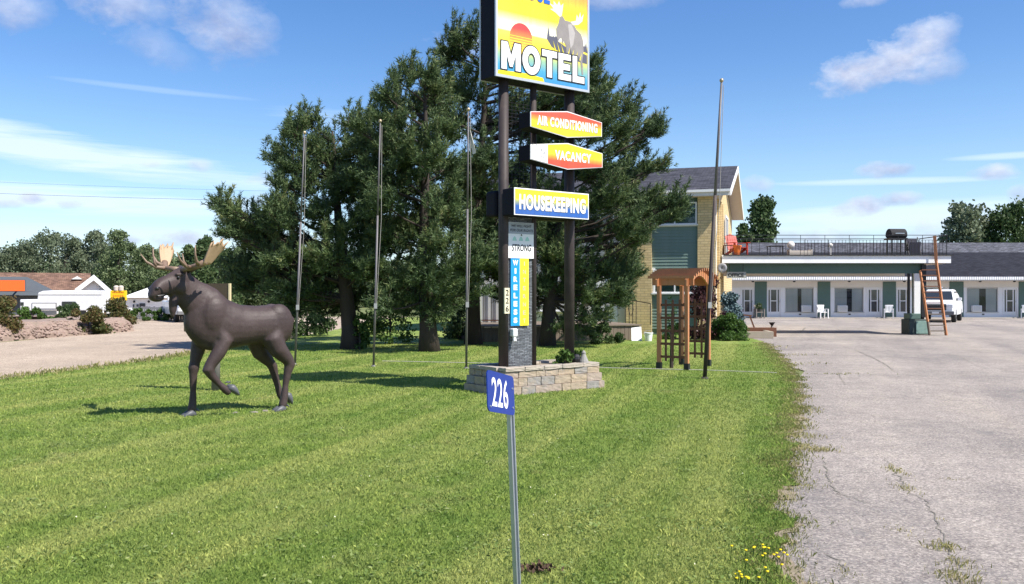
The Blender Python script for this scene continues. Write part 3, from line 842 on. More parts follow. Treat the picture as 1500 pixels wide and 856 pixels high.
# ladder stair at the end
lad = thing('wooden_ladder', 'tall wooden ladder with dark treads leaning on the canopy end', 'ladder', tuple(canopy.matrix_basis @ Vector((CL - 0.62, -0.1, 0))), 0)
LB, LT = Vector((0, -0.62, 0)), Vector((0, -0.05, 4.15))
MB().bar((0.08, LB.y, 0), (-0.07, -0.07, 3.02), 0.05, 0.12).build('rail', M_lumber, lad)
MB().bar((-0.07, -0.07, 3.02), (-0.12, -0.04, 4.05), 0.05, 0.12).build('rail', M_lumber, lad)
MB().bar((-0.62, LB.y + 0.1, 0.55), (-0.74, -0.1, 2.62), 0.05, 0.10).build('rail', M_lumber, lad)
MB().bar((-0.59, LB.y, 0.0), (-0.62, LB.y + 0.1, 0.55), 0.05, 0.10).build('rail', M_greywood, lad)
for k in range(12):
    f = 0.02 + k * 0.075; z = 3.0 * f
    if z > 2.6: break
    x0 = -0.59 - 0.15 * z / 2.7; x1 = 0.08 - 0.15 * z / 3.02; y = LB.y + (0.5) * z / 2.8
    MB().box(x0 + 0.03, x1 - 0.03, y - 0.02, y + 0.16, z + 0.10, z + 0.14).build('tread', M_greywood if k < 4 else M_dkwood, lad)
# ------------------------------------------------------------ motel wing
WD = 61.0
wing = thing('motel_wing', 'long low motel wing with white bays, green panels and dark roof', 'building', (0, WD, 0), 0)
X0, X1 = 13.0, 43.0
ZW = 2.62
def wx(px): return gx(px, WD)
M_wingwhite = mat('white_wall_paint', (0.74, 0.74, 0.75), 0.6, 0.05, 2, 0.05, dirt=(0.50, 0.48, 0.46), dirt_amt=0.2)
MB().box(X0, X1, 0.35, 0.5, 0, ZW + 0.2).build('wall', M_wingwhite, wing)
for xx in (X0, X1): MB().box(xx - 0.1, xx + 0.1, 0.5, 12, 0, ZW + 0.2).build('wall', M_wingwhite, wing)
MB().box(X0, X1, 11.9, 12.1, 0, ZW + 0.2).build('wall', M_wingwhite, wing)
MB().box(X0, X1, -0.02, 0.34, 2.05, ZW).build('lintel', M_offwhite, wing)
panels = [(1105.5, 1123), (1197.5, 1216), (1293, 1312), (1390.5, 1411), (1492, 1512), (1590, 1610), (1010, 1030)]
panels.sort()
for a, c_ in panels:
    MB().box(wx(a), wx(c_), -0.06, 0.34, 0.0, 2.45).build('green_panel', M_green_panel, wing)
# wall between openings
openings = []
def wing_door(px0, px1, parent=wing):
    x0, x1 = wx(px0), wx(px1); w = x1 - x0
    b = MB(); b.box(x0 - 0.06, x0, -0.03, 0.10, 0.02, 2.06); b.box(x1, x1 + 0.06, -0.03, 0.10, 0.02, 2.06); b.box(x0, x1, -0.03, 0.10, 2.0, 2.06)
    b.box(x0, x1, 0.02, 0.06, 0.02, 2.0)
    d = b.build('door', M_wingwhite, parent)
    def pane(a, c2, z0, z1):
        MB().box(x0 + w * a, x0 + w * c2, 0.012, 0.019, z0, z1).build('pane', M_glass, d)
    pane(0.10, 0.20, 0.42, 1.90); pane(0.80, 0.90, 0.42, 1.90)
    pane(0.29, 0.71, 1.18, 1.90); pane(0.29, 0.71, 0.42, 1.12)
    MB().tube([(x1 - 0.05, -0.02, 1.05), (x1 - 0.05, -0.02, 1.16)], 0.018, 6).build('handle', M_steel, d)
    openings.append((x0 - 0.06, x1 + 0.06))
def ac_unit(parent, xc, z0):
    a = thing('air_conditioner', AC_LABELS.pop(0), 'air conditioner', (xc, WD - 0.12, z0), 0, 'window air conditioners')
    MB().box(-0.31, 0.31, -0.10, 0.18, 0, 0.42).build('case', M_whiteplastic, a, bevel=0.02)
    MB().box(-0.26, 0.26, -0.108, -0.102, 0.05, 0.37).build('grille', M_acgrille, a)
    for k in range(5): MB().box(-0.25, 0.25, -0.118, -0.109, 0.07 + k * 0.06, 0.085 + k * 0.06).build('louvre', M_whiteplastic, a)
    return a
AC_LABELS = ['white air conditioner in the motel window beside the dark chair door', 'white air conditioner in the window right of the first white chair', 'white air conditioner in the window behind the pickup and ladder', 'white air conditioner in the window right of the white pickup', 'white air conditioner in the motel window past the last door']
def wing_window(px0, px1, ac):
    x0, x1 = wx(px0), wx(px1)
    w = x1 - x0
    wd = window(wing, x0, x1, 0.42, 1.98, 0.05, 0.05, sill=True, curtain=[(x0 + 0.03, x0 + w * (0.34 + 0.12 * noise1(px0, 1))), (x1 - w * (0.30 + 0.16 * noise1(px0, 2)), x1 - 0.03)], frame=M_acgrille)
    ac_unit(wing, x0 + w * ac, 0.42)
    MB().box(x0 + w * 0.52 - 0.07, x0 + w * 0.52 + 0.07, -0.05, 0.0, 0.20, 0.28).build('outlet_box', M_black, wing)
    openings.append((x0 - 0.05, x1 + 0.05))
wing_door(1086, 1103); wing_door(1124, 1143); wing_window(1151, 1191, 0.73); wing_window(1223, 1264, 0.25); wing_door(1271, 1290); wing_door(1314, 1332); wing_window(1343, 1382, 0.7)
wing_window(1417, 1461, 0.28); wing_door(1470, 1489); wing_door(1514, 1533); wing_window(1541, 1582, 0.7)
solid = openings + [(wx(a), wx(c_)) for a, c_ in panels]
solid.sort()
cur = X0
for a, c_ in solid + [(X1, X1)]:
    if a - cur > 0.02: MB().box(cur + 0.002, a - 0.002, -0.01, 0.34, 0.0, 2.046).build('wall_pier', M_wingwhite, wing)
    cur = max(cur, c_)
for (a, c_) in openings:                       # sill wall under windows
    if c_ - a > 1.2: MB().box(a, c_, -0.012, 0.34, 0.0, 0.335).build('wall_pier', M_wingwhite, wing)
MB().box(X0, X1, -0.62, -0.08, -0.02, 0.06).build('walkway', M_concrete, wing)
# roof with corrugated eave
OV = 1.25
sl = (4.70 - 2.72) / (6.0 + OV)
rf = MB().prism([(-OV, 2.74), (6.0, 4.70), (12.0 + OV, 2.74), (12.0 + OV, 2.60), (6.0, 4.56), (-OV, 2.60)], 'x', X0 - 0.6, X1 + 0.6).build('roof', M_shingle_dark, wing)
cor = MB(); n = 520; vs = []
for i in range(n + 1):
    x = X0 - 0.6 + (X1 - X0 + 1.2) * i / n; y = -OV - 0.02 - (0.03 if i % 2 else 0.0)
    vs += [(x, y, 2.56), (x, y, 2.76)]
cor.add(vs, [(2 * i, 2 * i + 2, 2 * i + 3, 2 * i + 1) for i in range(n)])
cor.build('corrugated_fascia', M_white, rf)
MB().box(X0 - 0.5, X1 + 0.5, -OV + 0.02, 0.0, 2.50, 2.545).build('soffit', M_offwhite, rf)
for px in (1100, 1160, 1240, 1320, 1430, 1480): MB().ball((wx(px), -0.5, 2.46), 0.10, 10, 5, sz=0.55).build('porch_light', M_black, wing)
# taller rear block with grey roof
rear = thing('rear_building', 'long rear building with pale grey shingle roof behind the motel wing', 'building', (0, 74, 0), 0)
MB().box(15, 47, 0, 8, 0, 4.0).build('wall', M_offwhite, rear)
MB().prism([(-0.8, 3.9), (3.6, 6.0), (8.8, 3.9)], 'x', 14.4, 47.8).build('roof', M_shingle_grey, rear)

# plastic chairs before the rooms
def plastic_chair(label, loc, rz, m):
    t = thing('plastic_chair', label, 'chair', loc, rz, 'chairs before the motel rooms')
    MB().box(-0.24, 0.24, -0.24, 0.22, 0.38, 0.42).build('seat', m, t, bevel=0.015)
    M = Matrix.Translation((0, 0.20, 0.40)) @ Matrix.Rotation(R(-14), 4, 'X')
    for k in range(5): MB().box(-0.21 + k * 0.09, -0.15 + k * 0.09, -0.012, 0.012, 0.0, 0.42, M).build('back_slat', m, t)
    MB().box(-0.26, 0.26, -0.015, 0.015, 0.40, 0.50, M).build('back_top', m, t, bevel=0.01)
    for sx in (-1, 1):
        MB().box(sx * 0.28 - 0.035, sx * 0.28 + 0.035, -0.28, 0.26, 0.60, 0.63).build('arm', m, t, bevel=0.01)
        MB().box(sx * 0.27 - 0.03, sx * 0.27 + 0.03, -0.27, -0.20, 0, 0.60).build('leg', m, t)
        MB().bar((sx * 0.27, 0.2, 0.60), (sx * 0.27, 0.30, 0.0), 0.05, 0.07).build('leg', m, t)
    return t
CHY = WD - 0.95
M_darkplastic = mat('dark_green_plastic', (0.05, 0.055, 0.05), 0.5)
M_greyplastic = mat('brown_grey_plastic', (0.22, 0.19, 0.17), 0.5)
plastic_chair('white plastic armchair before the green panel between two motel windows', (gx(1205, CHY), CHY, 0), R(8), M_whiteplastic)
plastic_chair('white plastic armchair before the green panel between two screen doors', (gx(1302, CHY), CHY, 0), R(-25), M_whiteplastic)
plastic_chair('brown grey plastic armchair with a plant pot behind, between two screen doors', (gx(1112, CHY), CHY, 0), R(5), M_greyplastic)
plastic_chair('white plastic armchair past the window right of the pickup', (gx(1503, CHY), CHY, 0), R(-30), M_whiteplastic)
pp = thing('plant_pot', 'dark bushy plant in a pot on the brown grey plastic chair', 'pot', (gx(1112, CHY), CHY - 0.02, 0.425))
MB().lathe([(0.13, 0), (0.17, 0.22), (0.15, 0.22), (0.13, 0.18)], 12).build('body', M_darkplastic, pp)

# ------------------------------------------------------------ pickup trucks
M_carpaint = mat('white_car_paint', (0.80, 0.80, 0.80), 0.22, 0.03, 2, 0, spec=0.6)
M_tyre = mat('tyre_rubber', (0.02, 0.02, 0.02), 0.85, 0.2, 10, 0.1)
M_chrome = mat('chrome', (0.62, 0.62, 0.62), 0.18, 0.05, 3, 0, metal=1.0)
M_bumper = mat('grey_bumper', (0.16, 0.16, 0.165), 0.45, 0.1, 3, 0)
M_lens = mat('headlight_lens', (0.75, 0.76, 0.78), 0.1, 0.05, 20, 0.1, spec=0.9)
def pickup(label, loc, rz):
    t = thing('pickup_truck', label, 'pickup', loc, rz)
    # x across, front at -y
    W = 0.98
    def ring(y, w, z0, z1, tw=None):
        tw = tw if tw is not None else w
        return [(-w, y, z0), (-w * 1.0, y, (z0 + z1) / 2), (-tw, y, z1 - 0.05), (-tw + 0.08, y, z1), (tw - 0.08, y, z1), (tw, y, z1 - 0.05), (w, y, (z0 + z1) / 2), (w, y, z0)]
    b = MB()
    b.loft([ring(-2.72, 0.86, 0.55, 1.02, 0.80), ring(-2.66, 0.94, 0.48, 1.12, 0.88), ring(-2.3, W, 0.45, 1.17, 0.92), ring(-1.45, W, 0.42, 1.22, 0.94), ring(-0.2, W, 0.42, 1.22, 0.95), ring(1.0, W, 0.42, 1.22, 0.95), ring(2.7, W, 0.5, 1.22, 0.95)])
    body = b.build('body', M_carpaint, t, smooth=False, bevel=0.02)
    c = MB()
    c.loft([ring(-1.5, 0.93, 1.15, 1.24, 0.90), ring(-0.75, 0.92, 1.15, 1.83, 0.72), ring(-0.5, 0.92, 1.15, 1.90, 0.74), ring(0.7, 0.92, 1.15, 1.90, 0.74), ring(0.98, 0.92, 1.15, 1.80, 0.74), ring(1.05, 0.92, 1.15, 1.25, 0.90)])
    cab = c.build('cab', M_carpaint, t, bevel=0.02)
    # windscreen
    MB().add([(-0.80, -1.44, 1.29), (0.80, -1.44, 1.29), (0.66, -0.80, 1.80), (-0.66, -0.80, 1.80), (-0.80, -1.40, 1.27), (0.80, -1.40, 1.27), (0.66, -0.76, 1.78), (-0.66, -0.76, 1.78)], [(0, 1, 2, 3), (4, 7, 6, 5), (0, 4, 5, 1), (1, 5, 6, 2), (2, 6, 7, 3), (3, 7, 4, 0)]).build('windscreen', M_glass, cab)
    for s in (-1, 1):
        MB().add([(s * 0.955, -1.15, 1.27), (s * 0.955, 0.75, 1.27), (s * 0.80, 0.65, 1.78), (s * 0.80, -0.62, 1.78), (s * 0.90, -1.15, 1.27), (s * 0.90, 0.75, 1.27), (s * 0.74, 0.65, 1.78), (s * 0.74, -0.62, 1.78)], [(0, 1, 2, 3), (4, 7, 6, 5), (0, 4, 5, 1), (1, 5, 6, 2), (2, 6, 7, 3), (3, 7, 4, 0)]).build('side_window', M_glass, cab)
        mr = MB().box(s * 1.02 - 0.02 if s > 0 else s * 1.22, s * 1.22 if s > 0 else s * 1.02 + 0.02, -1.12, -1.02, 1.26, 1.42).build('mirror', M_carpaint, t, bevel=0.02)
        MB().bar((s * 0.93, -1.05, 1.28), (s * 1.06, -1.07, 1.30), 0.04).build('mirror_arm', M_black, mr)
        MB().box(min(s * 0.62, s * 0.90), max(s * 0.62, s * 0.90), -2.735, -2.60, 0.86, 1.06).build('headlight', M_lens, t, bevel=0.03)
        for y in (-1.75, 1.75):
            wr = MB().lathe([(0.24, -0.12), (0.36, -0.12), (0.39, -0.08), (0.39, 0.08), (0.36, 0.12), (0.24, 0.12)], 22)
            wv = [(s * 0.86 + z, y + a, 0.39 + c2) for a, c2, z in wr.v]
            m2 = MB(); m2.add(wv, wr.f); wh = m2.build('wheel', M_tyre, t, smooth=False)
            rm = MB().lathe([(0.235, -0.10), (0.235, 0.10), (0.06, 0.125), (0.0, 0.125)], 18)
            m3 = MB(); m3.add([(s * 0.86 + s * z, y + a, 0.39 + c2) for a, c2, z in rm.v], rm.f); m3.build('rim', M_chrome, wh)
    g = MB().box(-0.56, 0.56, -2.745, -2.66, 0.70, 1.06).build('grille', M_black, t, bevel=0.03)
    for k in range(3): MB().box(-0.54, 0.54, -2.765, -2.748, 0.77 + k * 0.1, 0.79 + k * 0.1).build('grille_bar', M_bumper, g)
    MB().box(-0.97, 0.97, -2.85, -2.70, 0.44, 0.66).build('bumper', M_bumper, t, bevel=0.03)
    MB().box(-0.18, 0.18, -2.865, -2.852, 0.50, 0.62).build('number_plate', M_whiteplastic, t)
    MB().box(-0.94, 0.94, 2.7, 2.84, 0.46, 0.64).build('bumper', M_chrome, t, bevel=0.02)
    for s in (-1, 1): MB().box(min(s * 0.80, s * 0.94), max(s * 0.80, s * 0.94), 2.66, 2.715, 0.85, 1.15).build('tail_light', M_red, t)
    lb = MB().box(-0.34, 0.34, -0.25, -0.02, 1.94, 1.99).build('roof_bar', M_chrome, t)
    MB().box(-0.12, 0.12, -0.2, -0.07, 1.99, 2.05).build('beacon', M_whiteplastic, lb)
    return t
tp = gp(1377, 472.5)
pickup('white pickup truck parked facing the drive behind the ladder', (gx(1378, 54), 54.0, 0), R(-31))
pickup('white pickup truck parked across the side street behind the moose', (gx(259, 53), 54.5, 0), R(30))

# raised beds near the drive
bd = thing('timber_bed_edge', 'low weathered timber bed with dark beam beside the green shrub', 'planter', (gx(1078, 34.2), 34.0, 0), R(-4))
M_paletimber = mat('pale_timber', (0.34, 0.29, 0.22), 0.85, 0.2, 4, 0.3, 40)
MB().box(0.0, 1.35, 0.0, 0.14, 0.0, 0.26).build('front_timber', M_paletimber, bd, bevel=0.01)
MB().box(1.21, 1.35, 0.142, 1.3, 0.0, 0.26).build('side_timber', M_paletimber, bd, bevel=0.01)
MB().box(-0.1, 1.75, 1.32, 1.5, 0.0, 0.36).build('back_timber', M_dkwood, bd, bevel=0.01)
MB().box(0.02, 1.2, 0.15, 1.3, 0.0, 0.18).build('soil', M_verge, bd)
lb = thing('leaning_board', 'dark wooden board leaning over the shrub edge by the timber bed', 'board', (gx(1103, 35.6), 36.0, 0), 0)
MB().bar((0.28, 0, 0), (-0.02, 0.05, 0.82), 0.16, 0.05).build('board', M_dkwood, lb)
MB().bar((-0.45, 0.05, 0.85), (0.05, 0.0, 0.80), 0.10, 0.06).build('cross_piece', M_dkwood, lb)
up = thing('urn', 'small black urn standing on the dark timber of the bed', 'urn', (gx(1131, 35.4), 35.42, 0.36), 0)
MB().lathe([(0.06, 0), (0.03, 0.05), (0.09, 0.14), (0.13, 0.2), (0.11, 0.2), (0.05, 0.12)], 12).build('body', M_black, up)
rk = MB()
def rock(name, label, loc, s, m, seed):
    r_ = random.Random(seed); bm = bmesh.new(); bmesh.ops.create_icosphere(bm, subdivisions=2, radius=1.0)
    for v in bm.verts:
        k = 0.8 + 0.35 * r_.random(); v.co = Vector((v.co.x * s[0] * k, v.co.y * s[1] * k, max(-0.15, v.co.z) * s[2] * k))
    me = bpy.data.meshes.new(name); bm.to_mesh(me); bm.free()
    o = put(name, me, m); o.location = loc; return tag(o, label, 'rock')
M_rock = mat('grey_rock', (0.36, 0.34, 0.31), 0.9, 0.25, 4, 0.4, 20)
rock('rock', 'pale grey rock beside the green shrub near the drive', (gx(1081, 33.7), 33.7, 0.03), (0.28, 0.22, 0.30), M_rock, 3)
# white panel and pot by the deck end
wp = thing('white_screen', 'white plastic screen leaning against the end of the timber deck', 'screen', (gx(932, 32.3), 32.2, 0), R(10))
MB().add([(-0.20, -0.04, 0), (0.18, -0.04, 0.0), (0.22, 0.16, 0.50), (-0.14, 0.16, 0.46), (-0.20, 0.0, 0), (0.18, 0.0, 0.0), (0.22, 0.20, 0.50), (-0.14, 0.20, 0.46)], [(0, 1, 2, 3), (4, 7, 6, 5), (0, 4, 5, 1), (1, 5, 6, 2), (2, 6, 7, 3), (3, 7, 4, 0)]).build('sheet', M_whiteplastic, wp)
MB().bar((-0.2, -0.06, 0.01), (0.18, -0.06, 0.01), 0.04).build('foot_rail', M_whiteplastic, wp)
wb = thing('white_bucket', 'small white bucket standing next to the leaning white panel', 'bucket', (gx(950, 32.0), 32.0, 0), 0)
MB().lathe([(0.11, 0), (0.15, 0.28), (0.165, 0.28), (0.165, 0.31), (0.14, 0.31), (0.10, 0.03)], 16).build('body', M_whiteplastic, wb)
MB().tube([(0.16 * math.cos(a), 0.0, 0.29 + 0.10 * math.sin(a)) for a in [math.pi * k / 8 for k in range(9)]], 0.006, 5).build('handle', M_steel, wb)

# ------------------------------------------------------------ left side: bank, street-side buildings
M_bank = mat('pink_rubble', (0.26, 0.19, 0.155), 0.95, 0.5, 9, 1.0, 9, dirt=(0.16, 0.14, 0.10), dirt_amt=0.7)
def bank():
    a = Vector((-18.4, 30.0)); a0 = Vector((-21.0, 20.0)); b = Vector((-17.0, 40.5)); c_ = Vector((-18.8, 43.6))
    path = [a0, a, (a + b) / 2, b, c_, Vector((-26, 45))]
    pts = []
    for i in range(len(path) - 1):
        for k in range(14): pts.append(path[i].lerp(path[i + 1], k / 14))
    pts.append(path[-1])
    V = []; F = []; n = 7
    for i, p in enumerate(pts):
        d = (pts[min(i + 1, len(pts) - 1)] - pts[max(i - 1, 0)]).normalized(); nn = Vector((-d.y, d.x))
        for k in range(n):
            t = k / (n - 1); w = [0, 0.06, 0.16, 0.28, 0.42, 1.2, 2.6][k]; z = [-0.05, 0.18, 0.34, 0.50, 0.60, 0.62, 0.60][k]
            jx = (noise1(i * 7 + k, 2) - 0.5) * 0.10; jz = (noise1(i * 5 + k, 9) - 0.5) * 0.07
            q = p + nn * (w + jx)
            V.append((q.x, q.y, z + (jz if k else 0)))
    for i in range(len(pts) - 1):
        for k in range(n - 1):
            a_ = i * n + k
            F.append((a_, a_ + n, a_ + n + 1, a_ + 1))
    me = bpy.data.meshes.new('stone_bank'); me.from_pydata(V, [], F); 
    return struct(put('stone_bank', me, M_bank))
bank()
def rubble():
    r_ = random.Random(44); V = []; F = []
    ico = bmesh.new(); bmesh.ops.create_icosphere(ico, subdivisions=1, radius=1.0)
    iv = [v.co.copy() for v in ico.verts]; jf = [[v.index for v in f.verts] for f in ico.faces]; ico.free()
    a0, a, b, c_ = Vector((-21.0, 20.0)), Vector((-18.4, 30.0)), Vector((-17.0, 40.5)), Vector((-18.8, 43.6))
    for k in range(900):
        seg, f = r_.choice(((a0, a), (a, b), (a, b), (b, c_))), r_.random()
        p = seg[0].lerp(seg[1], f); d = (seg[1] - seg[0]).normalized(); nn = Vector((-d.y, d.x))
        t = r_.random(); w = 0.02 + 0.45 * t ** 1.5; z = 0.02 + 0.58 * t ** 0.8
        q = p + nn * w; sx, sy, sz = r_.uniform(.04, .10), r_.uniform(.04, .10), r_.uniform(.03, .06); an = r_.uniform(0, 3)
        M = Matrix.Translation((q.x, q.y, z)) @ Matrix.Rotation(an, 4, 'Z')
        o = len(V)
        V += [tuple(M @ Vector((v.x * sx * r_.uniform(.8, 1.2), v.y * sy, v.z * sz))) for v in iv]; F += [tuple(i + o for i in f_) for f_ in jf]
    o = np_mesh('rubble', np.array(V), np.array(F), M_rubble)
    stuff(o); o['label'] = 'pinkish rubble stones covering the bank along the street'; o['category'] = 'stones'
M_rubble = mat('pink_stones', (0.27, 0.195, 0.165), 0.95, 0.6, 2.2, 0.6, 14, dirt=(0.20, 0.17, 0.14), dirt_amt=0.6)
rubble()

M_brownroof = mat_shingle('brown_shingle', (0.175, 0.105, 0.075))
M_darkwall = mat('charcoal_wall', (0.075, 0.085, 0.095), 0.8, 0.15, 2, 0.1)
M_orangesign = mat('orange_sign', (0.85, 0.13, 0.02), 0.5, 0.05, 3, 0)
M_yellow = mat('yellow_sign', (0.90, 0.55, 0.01), 0.5, 0.05, 3, 0)
HDN = 72.0
wh = thing('white_house', 'white house with brown shingle roof and front gable beyond the street', 'house', (gx(100, HDN), HDN, 0), R(24))
def hx(px): return gx(px, HDN) - gx(100, HDN)
def hz(py): return gz(py, HDN)
MB().box(hx(-40), hx(157), 1.5, 9, 0, hz(426)).build('wall', M_white, wh)
r0 = MB().prism([(0.9, hz(427)), (5.2, hz(403) + 0.25), (9.6, hz(427))], 'x', hx(-45), hx(128)).build('roof', M_brownroof, wh)
gb = MB().prism([(hx(114), 0), (hx(157), 0), (hx(157), hz(430)), (hx(134), hz(410.5)), (hx(114), hz(427))], 'y', 0.0, 6.0).build('gable', M_white, wh)
for (xa, za, xb, zb) in ((hx(109), hz(429), hx(134), hz(408)), (hx(134), hz(408), hx(161), hz(434))):
    MB().add([(xa, -0.45, za - 0.12), (xb, -0.45, zb - 0.12), (xb, -0.45, zb + 0.28), (xa, -0.45, za + 0.28), (xa, 6, za - 0.1), (xb, 6, zb - 0.1), (xb, 6, zb + 0.28), (xa, 6, za + 0.28)], [(0, 1, 2, 3), (4, 7, 6, 5), (0, 4, 5, 1), (1, 5, 6, 2), (2, 6, 7, 3), (3, 7, 4, 0)]).build('gable_roof', M_brownroof, gb)
    MB().add([(xa, -0.50, za - 0.14), (xb, -0.50, zb - 0.14), (xb, -0.50, zb + 0.30), (xa, -0.50, za + 0.30), (xa, -0.453, za - 0.14), (xb, -0.453, zb - 0.14), (xb, -0.453, zb + 0.30), (xa, -0.453, za + 0.30)], [(0, 1, 2, 3), (4, 7, 6, 5), (0, 4, 5, 1), (1, 5, 6, 2), (2, 6, 7, 3), (3, 7, 4, 0)]).build('rake_board', M_white, gb)
dm = MB().prism([(hx(102), hz(408.5)), (hx(110), hz(403.8)), (hx(117), hz(408.5))], 'y', 3.2, 5.0).build('dormer', M_white, wh)
window(wh, hx(141), hx(150), 1.0, 2.1, -0.06, 0.06, sill=True)
db = thing('charcoal_shop', 'charcoal shop building with hipped dark front and orange sign', 'building', (gx(20, 64), 64, 0), R(20))
def sx_(px): return gx(px, 64) - gx(20, 64)
def sz_(py): return gz(py, 64)
MB().box(sx_(-90), sx_(62), 0.4, 6, 0, sz_(432)).build('wall', M_darkwall, db)
MB().add([(sx_(-90), -0.3, sz_(433)), (sx_(70), -0.3, sz_(433)), (sx_(70), 6.3, sz_(433)), (sx_(-90), 6.3, sz_(433)), (sx_(-85), 2.2, sz_(405)), (sx_(26), 2.2, sz_(405)), (sx_(26), 4, sz_(405)), (sx_(-85), 4, sz_(405))], [(0, 3, 2, 1), (4, 5, 6, 7), (0, 1, 5, 4), (1, 2, 6, 5), (2, 3, 7, 6), (3, 0, 4, 7)]).build('roof', M_darkwall, db)
os_ = thing('orange_sign', 'plain bright orange sign board on the charcoal shop front', 'sign', tuple(db.matrix_basis @ Vector((gx(-30, 62.9) - gx(20, 64), -1.1, sz_(426.5)))), R(20))
MB().box(0, gx(25, 63) - gx(-30, 63), 0, 0.12, 0, 0.75).build('face', M_orangesign, os_)
MB().box(-0.04, gx(25, 63) - gx(-30, 63) + 0.04, 0.12, 0.2, -0.04, 0.79).build('frame', M_darkwall, os_)
MB().box(0.5, 0.6, 0.2, 1.4, 0.2, 0.3).build('bracket', M_darkwall, os_); MB().box(2.0, 2.1, 0.2, 1.4, 0.2, 0.3).build('bracket', M_darkwall, os_)

# caravan: white fifth-wheel trailer seen side on
cv = thing('white_caravan', 'long white caravan with raised rounded front and dark side window', 'caravan', (gx(80, 58), 58, 0), R(-2))
def cx_(px): return gx(px, 58) - gx(80, 58)
def cz_(py): return gz(py, 58)
prof = [(cx_(28), 0.55), (cx_(158), 0.55), (cx_(158), cz_(428)), (cx_(150), cz_(426)), (cx_(80), cz_(425.5)), (cx_(62), cz_(426.5)), (cx_(55), cz_(429)), (cx_(54), cz_(438.5)), (cx_(28), cz_(439))]
cbod = MB().prism(prof, 'y', 0, 2.4).build('body', M_white, cv, bevel=0.05)
MB().box(cx_(46), cx_(83), -0.03, -0.002, cz_(453), cz_(444)).build('hatch_frame', M_black, cv, bevel=0.02)
MB().box(cx_(47), cx_(82), -0.04, -0.032, cz_(452.2), cz_(444.8)).build('hatch', M_white, cv)
MB().add([(cx_(91), -0.02, cz_(455)), (cx_(118), -0.02, cz_(455)), (cx_(117), -0.02, cz_(449)), (cx_(111), -0.02, cz_(442)), (cx_(91), -0.02, cz_(442))], [(0, 1, 2, 3, 4)]).build('window', M_glass, cv)
MB().box(cx_(29), cx_(34), -0.02, -0.002, cz_(448), cz_(443)).build('window', M_glass, cv)
MB().box(cx_(56), cx_(150), -0.02, -0.002, cz_(432), cz_(431.4)).build('trim_line', M_acgrille, cv)
for px in (100, 118):
    wr = MB().lathe([(0.2, -0.1), (0.34, -0.1), (0.34, 0.1), (0.2, 0.1), (0.05, 0.12), (0.0, 0.12)], 18)
    m2 = MB(); m2.add([(cx_(px) + a, 0.12 + z, 0.34 + c2) for a, c2, z in wr.v], wr.f); m2.build('wheel', M_tyre, cv)
MB().box(cx_(40), cx_(43), 0.3, 0.5, 0, 0.55).build('stand', M_black, cv); MB().box(cx_(150), cx_(152), 0.3, 0.5, 0, 0.55).build('stand', M_black, cv)
# second white trailer building at right
tb = thing('white_shed', 'white low building with pale pitched roof behind the grey fence', 'building', (gx(215, 66), 66, 0), R(12))
def tx_(px): return gx(px, 66) - gx(215, 66)
def tz_(py): return gz(py, 66)
MB().box(tx_(183), tx_(300), 0, 5, 0, tz_(436)).build('wall', M_white, tb)
MB().add([(tx_(181), -0.4, tz_(436)), (tx_(302), -0.4, tz_(436)), (tx_(302), 5.4, tz_(436)), (tx_(181), 5.4, tz_(436)), (tx_(225), 2.5, tz_(415)), (tx_(262), 2.5, tz_(415))], [(0, 3, 2, 1), (0, 1, 5, 4), (1, 2, 5), (2, 3, 4, 5), (3, 0, 4)]).build('roof', M_white, tb)
MB().box(tx_(182), tx_(301), -0.15, -0.002, tz_(437.5), tz_(434)).build('eave', M_acgrille, tb)
MB().box(tx_(196), tx_(204), -0.05, -0.01, tz_(451), tz_(446)).build('window', M_glass, tb)
MB().box(tx_(205), tx_(213), -0.05, -0.01, tz_(450), tz_(444.5)).build('window', M_glass, tb)
for px in (198, 218): MB().ball((tx_(px), -0.1, tz_(442)), 0.09, 8, 5).build('wall_lamp', M_black, tb)
# yellow sign
ys = thing('yellow_sign', 'yellow roadside sign with two round lamps on top beyond the bushes', 'sign', (gx(173, 50), 50, 0), R(4))
MB().box(-0.43, 0.43, 0, 0.15, gz(441, 50), gz(426, 50)).build('board', M_yellow, ys, bevel=0.01)
for x in (-0.13, 0.13): MB().lathe([(0.0, gz(426, 50)), (0.13, gz(426, 50) + 0.01), (0.14, gz(426, 50) + 0.22), (0.08, gz(426, 50) + 0.28), (0.0, gz(426, 50) + 0.29)], 12, (x, 0.08, 0)).build('lamp', M_soffit, ys)
for x in (-0.3, 0.3): MB().box(x - 0.04, x + 0.04, 0.04, 0.12, 0, gz(441, 50)).build('post', M_greywood, ys)
M_amber = mat('amber_print', (0.50, 0.13, 0.01), 0.6)
for k in range(7): MB().box(-0.30 + k * 0.09, -0.24 + k * 0.09, -0.008, -0.003, gz(429.5, 50), gz(427.6, 50)).build('printed_mark', M_amber, ys)
for k in range(5): MB().box(-0.28 + k * 0.12, -0.20 + k * 0.12, -0.008, -0.003, gz(435, 50), gz(432, 50)).build('printed_mark', mat('orange_print', (0.75, 0.25, 0.01), 0.6), ys)
# grey fence
fn = thing('grey_fence', 'grey weathered board fence before the white shed', 'fence', (gx(196, 56), 56, 0), 0)
M_greyfence = mat('grey_fence_wood', (0.20, 0.20, 0.21), 0.9, 0.3, 3, 0.3)
me = MB().box(0, 0.13, 0, 0.025, 0.05, gz(449.5, 56)).mesh('board'); me.materials.append(M_greyfence)
nb = int((gx(300, 56) - gx(192, 56)) / 0.15)
for k in range(nb):
    o = put('board', me, None, fn); o.location = (k * 0.15, 0, (noise1(k, 3) - 0.5) * 0.06)
for z in (0.25, 0.7): MB().box(0, nb * 0.15, 0.03, 0.07, z, z + 0.08).build('rail', M_greyfence, fn)
for k in range(0, nb, 12): MB().box(k * 0.15, k * 0.15 + 0.09, 0.07, 0.16, 0, 1.0).build('post', M_greyfence, fn)
